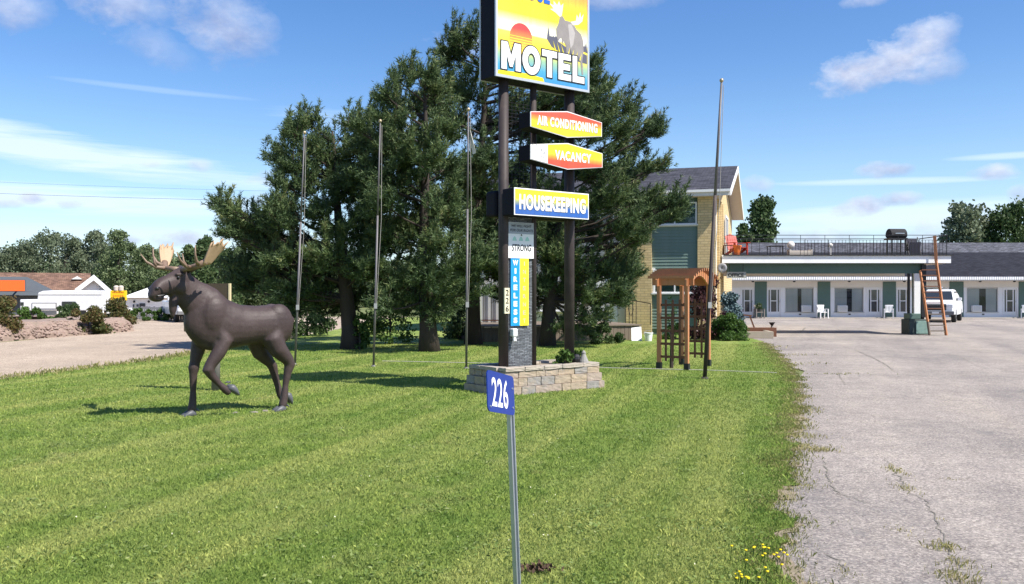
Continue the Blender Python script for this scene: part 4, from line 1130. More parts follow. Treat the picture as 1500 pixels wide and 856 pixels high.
# ------------------------------------------------------------ block planter
UA = math.atan2(0.609, 0.793)
pl = thing('block_planter', 'low planter of tan and grey concrete blocks under the motel sign', 'planter', (-0.136, 15.0, 0), UA)
def mat_block(name, col, col2):
    return mat(name, col, 0.9, 0.35, 9, 0.9, 30, dirt=col2, dirt_amt=0.75)
M_blocks = [mat_block('tan_block', (0.36, 0.285, 0.205), (0.24, 0.22, 0.205)), mat_block('pink_block', (0.33, 0.265, 0.215), (0.22, 0.205, 0.20)), mat_block('grey_block', (0.25, 0.235, 0.22), (0.35, 0.28, 0.21)), mat_block('ochre_block', (0.33, 0.265, 0.195), (0.25, 0.225, 0.20))]
M_cope = mat_block('coping_block', (0.37, 0.32, 0.265), (0.26, 0.24, 0.22))
PF, PS = 2.30, 1.18
rb = random.Random(5)
def course_blocks(L, z0, z1, place, step, cope=False):
    x = 0.0
    while x < L - 0.02:
        w = min(rb.choice((0.20, 0.30, 0.38, 0.30)) if not cope else rb.choice((0.42, 0.5, 0.32)), L - x)
        if L - x - w < 0.1: w = L - x
        d = rb.uniform(-0.008, 0.008)
        place(x + 0.004, x + w - 0.004, z0 + 0.003, z1 - 0.003, d, step)
        x += w
def cblock(x0, x1, y0, y1, z0, z1, m, name='block'):
    bm = bmesh.new()
    # split-faced block: the outer skin is an uneven grid, the edges chipped
    nx, ny, nz = max(2, int((x1 - x0) / 0.045)), max(2, int((y1 - y0) / 0.045)), 4
    bm.free(); bm = bmesh.new(); bmesh.ops.create_cube(bm, size=1.0)
    bmesh.ops.subdivide_edges(bm, edges=bm.edges[:], cuts=3, use_grid_fill=True)
    for v in bm.verts:
        e = sum(abs(abs(c) - 0.5) < 1e-4 for c in v.co)
        j = 0.0045 if e == 1 else 0.004
        k = 0.0 if e == 1 else 0.012
        p = Vector((x0 + (v.co.x + 0.5) * (x1 - x0), y0 + (v.co.y + 0.5) * (y1 - y0), z0 + (v.co.z + 0.5) * (z1 - z0)))
        cc = Vector(((x0 + x1) / 2, (y0 + y1) / 2, (z0 + z1) / 2))
        p = p + (cc - p) * (k * (e - 1) if e > 1 else 0) + Vector((rb.uniform(-j, j), rb.uniform(-j, j), rb.uniform(-j, j) * 0.6))
        v.co = p
    bmesh.ops.recalc_face_normals(bm, faces=bm.faces)
    me = bpy.data.meshes.new(name); bm.to_mesh(me); bm.free()
    return put(name, me, m, pl)
heights = [(0.0, 0.145), (0.145, 0.29), (0.29, 0.405)]
for ci, (z0, z1) in enumerate(heights):
    in_ = ci * 0.035
    def pf(a, b_, za, zb, d, s): cblock(in_ + a, in_ + b_, in_ + d, in_ + 0.16, za, zb, rb.choice(M_blocks))
    course_blocks(PF - 2 * in_, z0, z1, pf, ci)
    def psl(a, b_, za, zb, d, s): cblock(in_ + d, in_ + 0.16, in_ + 0.163 + a, in_ + 0.163 + b_, za, zb, rb.choice(M_blocks))
    course_blocks(PS - 2 * in_ - 0.163, z0, z1, psl, ci)
    def psr(a, b_, za, zb, d, s): cblock(PF - in_ - 0.16, PF - in_ + d, in_ + 0.163 + a, in_ + 0.163 + b_, za, zb, rb.choice(M_blocks))
    course_blocks(PS - 2 * in_ - 0.163, z0, z1, psr, ci)
    def pb(a, b_, za, zb, d, s): cblock(in_ + 0.163 + a, in_ + 0.163 + b_, PS - in_ - 0.16, PS - in_ + d, za, zb, rb.choice(M_blocks))
    course_blocks(PF - 2 * in_ - 0.33, z0, z1, pb, ci)
ci_ = 0.075
course_blocks(PF - 2 * ci_, 0.405, 0.475, lambda a, b_, za, zb, d, s: cblock(ci_ + a, ci_ + b_, ci_ - 0.02 + d, ci_ + 0.19, za, zb, M_cope, 'coping'), 0, True)
course_blocks(PS - 2 * ci_ - 0.195, 0.405, 0.475, lambda a, b_, za, zb, d, s: cblock(ci_ - 0.02 + d, ci_ + 0.19, ci_ + 0.195 + a, ci_ + 0.195 + b_, za, zb, M_cope, 'coping'), 0, True)
course_blocks(PS - 2 * ci_ - 0.195, 0.405, 0.475, lambda a, b_, za, zb, d, s: cblock(PF - ci_ - 0.19, PF - ci_ + 0.02 + d, ci_ + 0.195 + a, ci_ + 0.195 + b_, za, zb, M_cope, 'coping'), 0, True)
course_blocks(PF - 2 * ci_ - 0.40, 0.405, 0.475, lambda a, b_, za, zb, d, s: cblock(ci_ + 0.2 + a, ci_ + 0.2 + b_, PS - ci_ - 0.19, PS - ci_ + 0.02 + d, za, zb, M_cope, 'coping'), 0, True)
MB().box(0.15, PF - 0.15, 0.15, PS - 0.15, 0.0, 0.43).build('soil', M_verge, pl)

# ------------------------------------------------------------ motel sign pylon
py = thing('motel_sign_pylon', 'tall motel sign cabinet on three dark steel posts in the block planter', 'sign', (-0.147, 15.55, 0.43), UA)
ZP = -0.43                                     # local z = world z + ZP
def zz(z): return z + ZP
for x, r_, nm in ((0.0, 0.088, 'post'), (1.506, 0.094, 'post'), (0.658, 0.058, 'post')):
    MB().tube([(x, 0.0, zz(0.30)), (x, 0.0, zz(5.42))], r_, 18).build(nm, M_darkmetal, py, smooth=True)
def mat_face(name, stops, z0, z1, rough=0.35, tint=None):
    m = bpy.data.materials.new(name); t = NT(m)
    sep = t.new('ShaderNodeSeparateXYZ'); t.l.new(t.coord('Object'), sep.inputs[0])
    mr = t.new('ShaderNodeMapRange'); t.l.new(sep.outputs[2], mr.inputs[0]); mr.inputs[1].default_value = z0; mr.inputs[2].default_value = z1
    c = t.ramp(mr.outputs[0], stops)
    n = t.noise(t.coord('Object'), 3.0, 5, 0.6)
    c = t.mix(1.0, c, t.ramp(n, [(0.3, (0.90, 0.90, 0.90)), (0.7, (1, 1, 1))]), 'MULTIPLY')
    gr = t.noise(t.scaled(t.coord('Object'), (14, 14, 0.8)), 1.0, 5, 0.7)     # rain streaks
    c = t.mix(1.0, c, t.ramp(gr, [(0.28, (0.80, 0.79, 0.76)), (0.52, (1, 1, 1))]), 'MULTIPLY')
    fd = t.noise(t.coord('Object'), 1.3, 3, 0.5)
    c = t.mix(t.math('MULTIPLY', fd, 0.07), c, (0.80, 0.78, 0.70, 1))
    t.l.new(c, t.b.inputs['Base Color']); t.b.inputs['Roughness'].default_value = rough
    t.b.inputs['Specular IOR Level'].default_value = 0.3
    return m
M_cab = mat('dark_cabinet', (0.010, 0.010, 0.016), 0.6, 0.3, 4, 0.1, spec=0.1)
M_alu = mat('aluminium_trim', (0.52, 0.54, 0.56), 0.4, 0.08, 6, 0, metal=0.4)
M_wprint = mat('white_print', (0.82, 0.82, 0.82), 0.4, 0.02, 4, 0)
SX0, SX1, SZ0, SZ1, SY = -0.33, 1.772, zz(5.40), zz(7.45), -0.225
cabn = MB().box(SX0, SX1, SY, 0.225, SZ0, SZ1).build('cabinet', M_cab, py)
for (a, b_, c_, d_) in ((SX0 - 0.012, SX0 + 0.03, SZ0 - 0.012, SZ1), (SX1 - 0.03, SX1 + 0.012, SZ0 - 0.012, SZ1), (SX0 + 0.03, SX1 - 0.03, SZ0 - 0.012, SZ0 + 0.03), (SX0 + 0.03, SX1 - 0.03, SZ1 - 0.03, SZ1)):
    MB().box(a, b_, SY - 0.012, SY + 0.02, c_, d_).build('trim', M_alu, cabn)
    MB().box(a, b_, 0.205, 0.237, c_, d_).build('trim', M_alu, cabn)
Yl = (0.88, 0.72, 0.015)
M_face = mat_face('sunset_face', [(0.0, (0.02, 0.22, 0.55)), (0.10, (0.05, 0.33, 0.55)), (0.19, (0.30, 0.50, 0.30)), (0.27, (0.85, 0.68, 0.03)), (0.385, (0.88, 0.70, 0.10)), (0.392, (0.55, 0.52, 0.50)), (0.40, (0.86, 0.84, 0.72)), (0.47, (0.87, 0.84, 0.55)), (0.55, (0.90, 0.80, 0.03)), (0.66, (0.90, 0.66, 0.02)), (0.80, (0.88, 0.36, 0.06)), (1.0, (0.80, 0.12, 0.05))], SZ0, SZ1)
fc = MB().box(SX0 + 0.03, SX1 - 0.03, SY - 0.006, SY - 0.001, SZ0 + 0.03, SZ1 - 0.03).build('face', M_face, cabn)
MB().box(SX0 + 0.03, SX1 - 0.03, 0.226, 0.231, SZ0 + 0.03, SZ1 - 0.03).build('face', M_face, cabn)
FW = SX1 - SX0
def S(f, h): return (SX0 + FW * f, SZ0 + h)
y0 = SY - 0.006
M_sun = mat_face('setting_sun', [(0.0, (0.88, 0.55, 0.10)), (0.45, (0.85, 0.30, 0.06)), (0.8, (0.78, 0.06, 0.05)), (1.0, (0.75, 0.05, 0.05))], SZ0 + 0.45, SZ0 + 0.97)
sc = S(0.255, 0.70)
poly_print('printed_sun', [(sc[0] + 0.25 * math.cos(a), sc[1] + 0.27 * math.sin(a)) for a in [2 * math.pi * k / 40 for k in range(40)]], y0 - 0.002, M_sun, fc)
M_stripe = mat('stripe_print', (0.88, 0.62, 0.06), 0.4, 0.02)
for k in range(7):
    z = sc[1] + 0.03 - k * 0.045; h = 0.006 + 0.0025 * k
    w_ = 0.25 * math.sqrt(max(0.02, 1 - ((z - sc[1]) / 0.27) ** 2))
    poly_print('printed_stripe', [(sc[0] - w_, z - h), (sc[0] + w_, z - h), (sc[0] + w_, z + h), (sc[0] - w_, z + h)], y0 - 0.0035, M_stripe, fc)
M_hill = mat('yellow_print', (0.88, 0.76, 0.02), 0.4, 0.03)
poly_print('printed_hill', [S(0.015, 0.035), S(0.50, 0.035), S(0.485, 0.10), S(0.30, 0.125), S(0.02, 0.10)], y0 - 0.002, M_hill, fc)
M_slate = mat('slate_print', (0.10, 0.10, 0.13), 0.4, 0.1)
tr = [S(0.53, 0.80)]
for k in range(9):
    f = 0.532 + k * 0.0135; hh = 0.86 + 0.20 * noise1(k, 6) if k % 2 else 0.86
    tr.append(S(f, hh))
tr += [S(0.65, 0.80), S(0.75, 0.72), S(0.88, 0.70), S(0.98, 0.66), S(0.98, 0.50), S(0.86, 0.52), S(0.70, 0.60), S(0.58, 0.68)]
poly_print('printed_trees', tr, y0 - 0.002, M_slate, fc)
tr = [S(0.93, 0.72)] + [S(0.935 + 0.007 * k, 0.80 + (0.22 * noise1(k, 2) if k % 2 else 0)) for k in range(7)] + [S(0.985, 0.70)]
poly_print('printed_trees', tr, y0 - 0.003, M_slate, fc)
M_moosep = mat('grey_brown_print', (0.26, 0.235, 0.22), 0.4, 0.25, 6, 0)
M_moosep2 = mat('pale_brown_print', (0.40, 0.37, 0.35), 0.4, 0.2, 6, 0)
ms = [(.635, .90), (.63, 1.02), (.655, 1.12), (.67, 1.24), (.70, 1.27), (.73, 1.20), (.78, 1.20), (.83, 1.16), (.86, 1.08), (.91, 1.02), (.935, .90), (.94, .72), (.925, .55), (.935, .30), (.92, .28), (.905, .50), (.88, .62), (.87, .50), (.85, .60), (.84, .44), (.815, .42), (.81, .60), (.79, .72), (.77, .56), (.745, .58), (.74, .74), (.715, .84), (.70, .76), (.69, .88), (.67, .86), (.66, .82), (.645, .82)]
poly_print('printed_moose', [S(*p) for p in ms], y0 - 0.004, M_moosep, fc)
poly_print('printed_moose_side', [S(*p) for p in [(.76, 1.14), (.80, 1.16), (.84, 1.02), (.82, .80), (.79, .72), (.775, .90)]], y0 - 0.0055, M_moosep2, fc)
M_antp = mat('cream_print', (0.86, 0.82, 0.55), 0.4, 0.05)
poly_print('printed_antler', [S(*p) for p in [(.67, 1.24), (.62, 1.30), (.56, 1.34), (.60, 1.36), (.55, 1.44), (.60, 1.42), (.60, 1.50), (.64, 1.44), (.66, 1.52), (.68, 1.44), (.71, 1.50), (.70, 1.36), (.69, 1.27)]], y0 - 0.0045, M_antp, fc)
poly_print('printed_antler', [S(*p) for p in [(.79, 1.20), (.85, 1.24), (.86, 1.36), (.88, 1.30), (.90, 1.42), (.91, 1.32), (.94, 1.40), (.925, 1.26), (.88, 1.18), (.82, 1.15)]], y0 - 0.0045, M_antp, fc)
for k in range(7):
    f = 0.62 + k * 0.045
    poly_print('printed_grass', [S(f, 0.60 - 0.01 * k), S(f + 0.012, 0.60 - 0.01 * k), S(f + 0.045 * (-1 if k < 3 else 1) * 0.6, 0.80 - 0.02 * k)], y0 - 0.006, M_hill, fc)
a_, b_ = S(0.05, 0.13); c_, d_ = S(0.945, 0.60)
def offset_poly(P, d):
    n = len(P); out = []
    area = sum(P[i][0] * P[(i + 1) % n][1] - P[(i + 1) % n][0] * P[i][1] for i in range(n))
    sg = 1 if area > 0 else -1
    for i in range(n):
        p0, p1, p2 = Vector(P[i - 1]), Vector(P[i]), Vector(P[(i + 1) % n])
        e1 = (p1 - p0).normalized(); e2 = (p2 - p1).normalized()
        n1 = Vector((e1.y, -e1.x)) * sg; n2 = Vector((e2.y, -e2.x)) * sg
        m_ = (n1 + n2); m_ = m_ / max(0.35, m_.length_squared) * 2
        out.append(tuple(p1 + m_ * d))
    return out
def letters(y, d, m, name):
    # heavy block capitals, wider at the start of the word
    H_ = d_ - b_
    gl = {'M': [[(0, 0), (0, 1), (.36, 1), (.56, .52), (.76, 1), (1.12, 1), (1.12, 0), (.82, 0), (.82, .55), (.64, .12), (.48, .12), (.30, .55), (.30, 0)]],
          'T': [[(0, .76), (0, 1), (.92, 1), (.92, .76), (.61, .76), (.61, 0), (.31, 0), (.31, .76)]],
          'E': [[(0, 0), (0, 1), (.78, 1), (.78, .77), (.29, .77), (.29, .62), (.72, .62), (.72, .39), (.29, .39), (.29, .23), (.80, .23), (.80, 0)]],
          'L': [[(0, 0), (0, 1), (.29, 1), (.29, .24), (.76, .24), (.76, 0)]]}
    wd = {'M': 1.12, 'O': 1.08, 'T': .92, 'E': .80, 'L': .76}
    tot = sum(wd.values()) + 4 * 0.10; sx = (c_ - a_) / tot; x = a_
    for ch in 'MOTEL':
        if ch == 'O':
            cx = x + wd['O'] * sx / 2; cz = b_ + H_ / 2; n = 32
            V = []; 
            for r1, r2 in ((wd['O'] * sx / 2 + d, H_ * 0.53 + d), (wd['O'] * sx * 0.205 - d, H_ * 0.26 - d)):
                V += [(cx + r1 * math.cos(2 * math.pi * k / n), y, cz + r2 * math.sin(2 * math.pi * k / n)) for k in range(n)]
            me = bpy.data.meshes.new(name); me.from_pydata(V, [], [(k, (k + 1) % n, (k + 1) % n + n, k + n) for k in range(n)])
            put(name, me, m, fc)
        else:
            for P in gl[ch]:
                Q = [(x + px * sx, b_ + pz * H_) for px, pz in P]
                if d: Q = offset_poly(Q, d)
                poly_print(name, Q, y, m, fc)
        x += (wd[ch] + 0.10) * sx
letters(y0 - 0.008, 0.020, M_ink, 'letter_outline')
letters(y0 - 0.011, 0.0, M_wprint, 'letter')
M_bluep = mat('blue_print', (0.02, 0.12, 0.48), 0.4, 0.03)
a_, b_ = S(0.08, 1.41); c_, d_ = S(0.56, 1.76)
lettering('MOOSE', fc, M_bluep, a_, c_, b_, d_, y0 - 0.008, 'lettering', offset=0.03, spacing=1.03)
# two hexagonal sub-signs
def hexsign(x0, x1, zc, stops, txt, tx0, tx1, patch=False, label='hex_cabinet'):
    xm = (x0 + x1) / 2; e, m_ = 0.128, 0.232
    zc = zz(zc)
    poly = [(x0, zc - e), (xm, zc - m_), (x1, zc - e), (x1, zc + e), (xm, zc + m_), (x0, zc + e)]
    cb = MB().prism(poly, 'y', -0.42, -0.11).build(label, M_cab, py)
    MB().prism([(x0 + (xm - x0) * (0 if abs(px - xm) > 0.01 else 0) + 0, 0) if False else (px, pz) for px, pz in poly], 'y', -0.434, -0.421).build('trim', M_wprint, cb)
    q = 0.93
    ip = [(xm + (px - xm) * 0.982, zc + (pz - zc) * q) for px, pz in poly]
    f = MB().prism(ip, 'y', -0.440, -0.435).build('face', mat_face(txt.lower().replace(' ', '_') + '_face', stops, zc - m_, zc + m_), cb)
    lettering(txt, f, M_wprint, tx0, tx1, zc - 0.085, zc + 0.085, -0.445, offset=0.04, spacing=1.15)
    lettering(txt, f, mat('shadow_print', (0.30, 0.06, 0.03), 0.5), tx0 + 0.008, tx1 + 0.008, zc - 0.093, zc + 0.077, -0.4425, 'letter_edge', offset=0.045, spacing=1.15)
    if patch:
        xp = x0 + (x1 - x0) * 0.225; k = (xp - x0) / (xm - x0); zo = e + (m_ - e) * k
        poly_print('white_patch', [(x0 + 0.012, zc - e * q), (xp, zc - zo * q), (xp, zc + zo * q), (x0 + 0.012, zc + e * q)], -0.4415, M_wprint, f)
        for i in range(14):
            ax = x0 + 0.04 + rb.random() * 0.30; az = zc + (rb.random() - 0.5) * 0.22; l = 0.02 + rb.random() * 0.05; an = rb.choice((1.2, 1.9, 1.57))
            dx, dz = l * math.cos(an), l * math.sin(an)
            poly_print('torn_mark', [(ax, az), (ax + 0.012, az), (ax + dx + 0.012, az + dz), (ax + dx, az + dz)], -0.443, mat('grey_print', (0.12, 0.12, 0.13), 0.6), f)
Rd = (0.78, 0.075, 0.035); Or = (0.85, 0.33, 0.03)
hexsign(0.25, 1.911, 4.70, [(0.05, Yl), (0.40, Yl), (0.56, Or), (0.72, Rd), (1.0, Rd)], 'AIR CONDITIONING', 0.39, 1.79)
hexsign(0.25, 1.925, 4.14, [(0.0, Rd), (0.28, Rd), (0.42, Or), (0.58, Yl), (1.0, Yl)], 'VACANCY', 0.79, 1.64, True)
# housekeeping cabinets, front and back of the posts
Bl = (0.012, 0.10, 0.40)
HZ0, HZ1 = zz(3.05), zz(3.51)
cb = MB().box(-0.10, 1.588, -0.42, -0.095, HZ0, HZ1).build('housekeeping_cabinet', M_cab, py, bevel=0.02)
MB().box(-0.10, 1.588, -0.434, -0.421, HZ0, HZ1).build('trim', M_wprint, cb)
f = MB().box(-0.08, 1.568, -0.440, -0.435, HZ0 + 0.02, HZ1 - 0.02).build('face', mat_face('housekeeping_face', [(0.05, Bl), (0.34, Bl), (0.50, (0.35, 0.40, 0.20)), (0.62, Yl), (1.0, Yl)], HZ0, HZ1), cb)
lettering('HOUSEKEEPING', f, M_wprint, 0.0, 1.50, HZ0 + 0.095, HZ1 - 0.10, -0.446, offset=0.045, spacing=1.13)
lettering('HOUSEKEEPING', f, MATS['grey_print'] if 'grey_print' in MATS else M_ink, 0.008, 1.508, HZ0 + 0.087, HZ1 - 0.108, -0.443, 'letter_edge', offset=0.055, spacing=1.13)
cb = MB().box(-0.10, 1.588, 0.095, 0.40, HZ0, HZ1).build('housekeeping_cabinet', M_cab, py, bevel=0.05, segs=3)
# dark stone-faced panel and wire mesh between the left posts
def mat_ledge():
    m = bpy.data.materials.new('ledge_stone'); t = NT(m)
    sep = t.new('ShaderNodeSeparateXYZ'); t.l.new(t.coord('Object'), sep.inputs[0])
    cbn = t.new('ShaderNodeCombineXYZ'); t.l.new(sep.outputs[0], cbn.inputs[0]); t.l.new(sep.outputs[2], cbn.inputs[1])
    br = t.new('ShaderNodeTexBrick'); t.l.new(cbn.outputs[0], br.inputs['Vector'])
    br.inputs['Scale'].default_value = 1; br.inputs['Brick Width'].default_value = 0.11; br.inputs['Row Height'].default_value = 0.026; br.inputs['Mortar Size'].default_value = 0.004
    br.inputs['Color1'].default_value = (0.07, 0.08, 0.09, 1); br.inputs['Color2'].default_value = (0.20, 0.22, 0.24, 1); br.inputs['Mortar'].default_value = (0.02, 0.02, 0.025, 1)
    n = t.noise(t.coord('Object'), 30, 5, 0.7)
    c = t.mix(1.0, br.outputs[0], t.ramp(n, [(0.3, (0.5, 0.5, 0.5)), (0.7, (1.4, 1.4, 1.4))]), 'MULTIPLY')
    t.l.new(c, t.b.inputs['Base Color']); t.b.inputs['Roughness'].default_value = 0.85
    t.bump(t.math('ADD', br.outputs['Fac'], n), -0.8, 0.01); return m
MB().box(0.07, 0.61, -0.03, 0.03, zz(0.40), zz(3.05)).build('stone_panel', mat_ledge(), py)
wm_ = MB()
for k in range(7): wm_.tube([(0.10 + k * 0.085, 0, zz(3.5)), (0.10 + k * 0.085, 0, zz(5.4))], 0.004, 4)
for k in range(30): wm_.tube([(0.07, 0, zz(3.55) + k * 0.062), (0.62, 0, zz(3.55) + k * 0.062)], 0.0045, 4)
stuff(wm_.build('wire_mesh', M_black, py))
# boards on the panel
M_greypr = mat('grey_notice', (0.34, 0.37, 0.42), 0.5, 0.05)
wb_ = MB().box(0.054, 0.617, -0.066, -0.04, zz(2.338), zz(2.96)).build('notice_board', M_wprint, py)
MB().box(0.058, 0.613, -0.0705, -0.067, zz(2.76), zz(2.955)).build('notice_strip', M_greypr, wb_)
lettering('WE WILL FIGHT', wb_, M_ink, 0.12, 0.56, zz(2.875), zz(2.92), -0.0735, offset=0.01, shear=0.2)
lettering('FOR OUR RIGHTS', wb_, M_ink, 0.09, 0.60, zz(2.80), zz(2.845), -0.0735, offset=0.01, shear=0.2)
lettering('STRONG', wb_, M_ink, 0.13, 0.56, zz(2.46), zz(2.58), -0.069, offset=0.02, shear=0.15)
M_teal = mat('pale_teal_print', (0.42, 0.68, 0.58), 0.6)
for xx in (0.19, 0.33, 0.47):
    poly_print('printed_emblem', [(xx - 0.05, zz(2.64)), (xx + 0.05, zz(2.64)), (xx + 0.03, zz(2.69)), (xx, zz(2.72)), (xx - 0.03, zz(2.69))], -0.069, M_teal, wb_)
poly_print('printed_emblem', [(0.32, zz(2.73)), (0.36, zz(2.73)), (0.34, zz(2.765))], -0.072, M_ink, wb_)
M_cyan = mat('blue_board', (0.01, 0.27, 0.66), 0.4, 0.05)
M_yb = mat('yellow_board', (0.88, 0.78, 0.03), 0.4, 0.05)
bb = MB().box(0.113, 0.309, -0.062, -0.035, zz(1.165), zz(2.334)).build('vertical_board', M_cyan, py)
yb = MB().box(0.310, 0.505, -0.062, -0.035, zz(1.165), zz(2.334)).build('vertical_board', M_yb, py)
M_purp = mat('mauve_print', (0.45, 0.36, 0.42), 0.6)
for k, ch in enumerate('WIRELESS'):
    z = 2.21 - k * 0.1425
    lettering(ch, bb, M_wprint, 0.211 - (0.06 if ch == 'W' else 0.02 if ch == 'I' else 0.042), 0.211 + (0.06 if ch == 'W' else 0.02 if ch == 'I' else 0.042), zz(z), zz(z + 0.095), -0.066, offset=0.06)
for k, ch in enumerate('INTERNET'):
    z = 2.21 - k * 0.1425
    lettering(ch, yb, M_purp, 0.408 - (0.008 if ch == 'I' else 0.03), 0.408 + (0.008 if ch == 'I' else 0.03), zz(z), zz(z + 0.07), -0.066, offset=0.0)
M_creamp = mat('cream_plaque', (0.70, 0.64, 0.45), 0.5, 0.05)
pq = MB().box(-0.052, 0.052, -0.105, -0.078, zz(1.38), zz(1.82)).build('number_plaque', M_creamp, py)
for k, ch in enumerate('226'):
    lettering(ch, pq, M_ink, -0.032, 0.032, zz(1.69 - k * 0.138), zz(1.69 - k * 0.138 + 0.10), -0.109, offset=0.012)
fl = MB().box(0.10, 0.20, -0.15, -0.035, zz(0.98), zz(1.12)).build('floodlight', M_whiteplastic, py, bevel=0.02)
MB().tube([(0.15, -0.10, zz(0.98)), (0.15, -0.13, zz(0.90))], 0.03, 8).build('lamp_head', M_whiteplastic, fl)
# garden ornament in the planter
go = thing('garden_ornament', 'small grey pointed garden ornament at the foot of the right post', 'ornament', tuple(py.matrix_basis @ Vector((1.66, -0.22, 0.0))), 0)
MB().lathe([(0.12, 0.0), (0.125, 0.035), (0.09, 0.04), (0.085, 0.07), (0.05, 0.15), (0.035, 0.19), (0.04, 0.22), (0.0, 0.27)], 12).build('body', mat('dull_stone', (0.26, 0.25, 0.235), 0.9, 0.4, 12, 0.4), go)
MB().ball((-0.13, 0.02, 0.10), 0.085, 10, 6, sz=1.1).build('stone_bird', M_black, go)

# ------------------------------------------------------------ blue house-number sign in the foreground
ns = thing('number_sign', 'blue house number sign 226 on a leaning galvanised post', 'sign', (0.0374, 4.37, 0), 0)
M_bluesign = mat('blue_sign_paint', (0.004, 0.026, 0.21), 0.35, 0.08, 3, 0, dirt=(0.012, 0.045, 0.26), dirt_amt=0.3)
top = Vector((-0.053, 0.0, 1.31))
pm = MB()
a = Vector((0.003, 0, -0.1)); d = (top - a).normalized()
Mx = Matrix.Translation(a) @ (d.to_track_quat('Z', 'Y').to_matrix().to_4x4())
L = (top - a).length
w2 = 0.0135
upoly = [(-w2, -0.012), (w2, -0.012), (w2, 0.010), (w2 + 0.007, 0.010), (w2 + 0.007, 0.013), (w2 - 0.003, 0.013), (w2 - 0.003, -0.009), (-w2 + 0.003, -0.009), (-w2 + 0.003, 0.013), (-w2 - 0.007, 0.013), (-w2 - 0.007, 0.010), (-w2, 0.010)]
pm.prism(upoly, 'z', 0, L)
pm.v = [tuple(Mx @ Matrix.Rotation(R(-28), 4, 'Z') @ Vector(v)) for v in pm.v]
pm.build('post', M_steel, ns)
# board: its left edge swings towards the viewer, drooping to the right
sw, sh = 0.391, 0.226
BM = Matrix.Translation((-0.0518 - 0.0374, 4.211 - 4.37, 1.277)) @ Matrix.Rotation(R(69.0), 4, 'Z') @ Matrix.Rotation(R(-6.45), 4, 'X') @ Matrix.Rotation(R(10.94), 4, 'Y') @ Matrix.Scale(0.832, 4)
def rrect(w, h, r, n=5):
    pts = []
    for cx, cy, a0 in ((w / 2 - r, h / 2 - r, 0), (-w / 2 + r, h / 2 - r, 90), (-w / 2 + r, -h / 2 + r, 180), (w / 2 - r, -h / 2 + r, 270)):
        for k in range(n + 1):
            an = R(a0 + 90 * k / n); pts.append((cx + r * math.cos(an), cy + r * math.sin(an)))
    return pts
bdm = MB().prism(rrect(sw, sh, 0.03), 'y', -0.003, 0.003)
brd = bdm.build('board', M_bluesign, ns); brd.matrix_local = BM
# printed on both sides
lettering('226', brd, M_wprint, -0.140, 0.095, -0.083, 0.080, -0.0045, offset=0.012, spacing=1.05)
for (x, z) in ((0.165, 0.04), (0.165, -0.07), (-0.165, -0.085)):
    MB().tube([(x, -0.008, z), (x, 0.006, z)], 0.006, 8).build('bolt', M_steel, brd)
bk = MB().box(0.09, 0.14, 0.004, 0.02, -0.10, 0.10).build('bracket', M_steel, brd)

# ------------------------------------------------------------ flagpoles
M_pole = mat('weathered_pole', (0.13, 0.12, 0.125), 0.5, 0.3, 4, 0.1)
M_pole_pale = mat('pale_grey_pole', (0.34, 0.34, 0.34), 0.5, 0.3, 3, 0.1)
M_brass = mat('dull_brass', (0.42, 0.34, 0.22), 0.4, 0.1, metal=0.5)
M_rope = mat('pale_rope', (0.35, 0.33, 0.30), 0.9)
def flagpole(label, base, tp, r_, m, flag=False, split=None):
    d = FPX * EYE / (base[1] - HY)
    X = gx(base[0], d); H = gz(tp[1], d); XT = gx(tp[0], d)
    t = thing('flagpole', label, 'flagpole', (X, d, 0), 0, 'flagpoles on the lawn')
    lx = XT - X
    zs = split or 0.62
    MB().tube([(0, 0, -0.05), (lx * zs, 0, H * zs)], [r_, r_ * 0.85], 10).build('lower_pole', m, t, smooth=True)
    MB().tube([(lx * zs, 0, H * zs - 0.02), (lx, 0, H)], [r_ * 0.78, r_ * 0.55], 10).build('upper_pole', M_pole, t, smooth=True)
    MB().ball((lx, 0, H + 0.04), 0.042, 12, 8).build('ball', M_brass, t, smooth=True)
    MB().tube([(lx + 0.04, -0.01, H - 0.06), (lx * 0.6 + 0.09, -0.02, H * 0.6), (lx * 0.25 + 0.035, -0.02, H * 0.25)], 0.006, 5).build('halyard', M_rope, t)
    MB().box(lx * 0.25 - 0.02, lx * 0.25 + 0.05, -0.05, -0.02, H * 0.25 - 0.06, H * 0.25 + 0.06).build('cleat', M_pole_pale, t)
    MB().lathe([(r_ * 2.2, 0.0), (r_ * 2.2, 0.02), (r_ * 1.3, 0.05)], 10).build('collar', m, t)
    return t, lx, H
flagpole('dark flagpole leaning slightly, standing right behind the moose', (432, 535), (446, 197), 0.027, M_pole)
flagpole('grey flagpole midway between the moose and the block planter', (547, 538), (557, 180), 0.027, M_pole)
t3, lx3, H3 = flagpole('grey flagpole with a torn flag scrap left of the motel sign', (683, 541), (686, 163), 0.028, M_pole)
fv = [(lx3 + 0.03, 0, H3 - 0.35), (lx3 + 0.07, -0.04, H3 - 0.55), (lx3 + 0.18, -0.03, H3 - 0.95), (lx3 + 0.10, 0.02, H3 - 0.98), (lx3 + 0.06, 0.05, H3 - 0.75), (lx3 + 0.02, 0.02, H3 - 0.9)]
fo = MB().add(fv + [(x, y + 0.012, z) for x, y, z in fv], [(0, 1, 2, 3, 4, 5), (6, 11, 10, 9, 8, 7)] + [(i, (i + 1) % 6, (i + 1) % 6 + 6, i + 6) for i in range(6)]).build('flag_scrap', mat('faded_cloth', (0.62, 0.60, 0.55), 0.9), t3)
flagpole('dark flagpole leaning right beside the wooden garden arbor', (1032, 556), (1057, 121), 0.040, M_darkmetal, True)
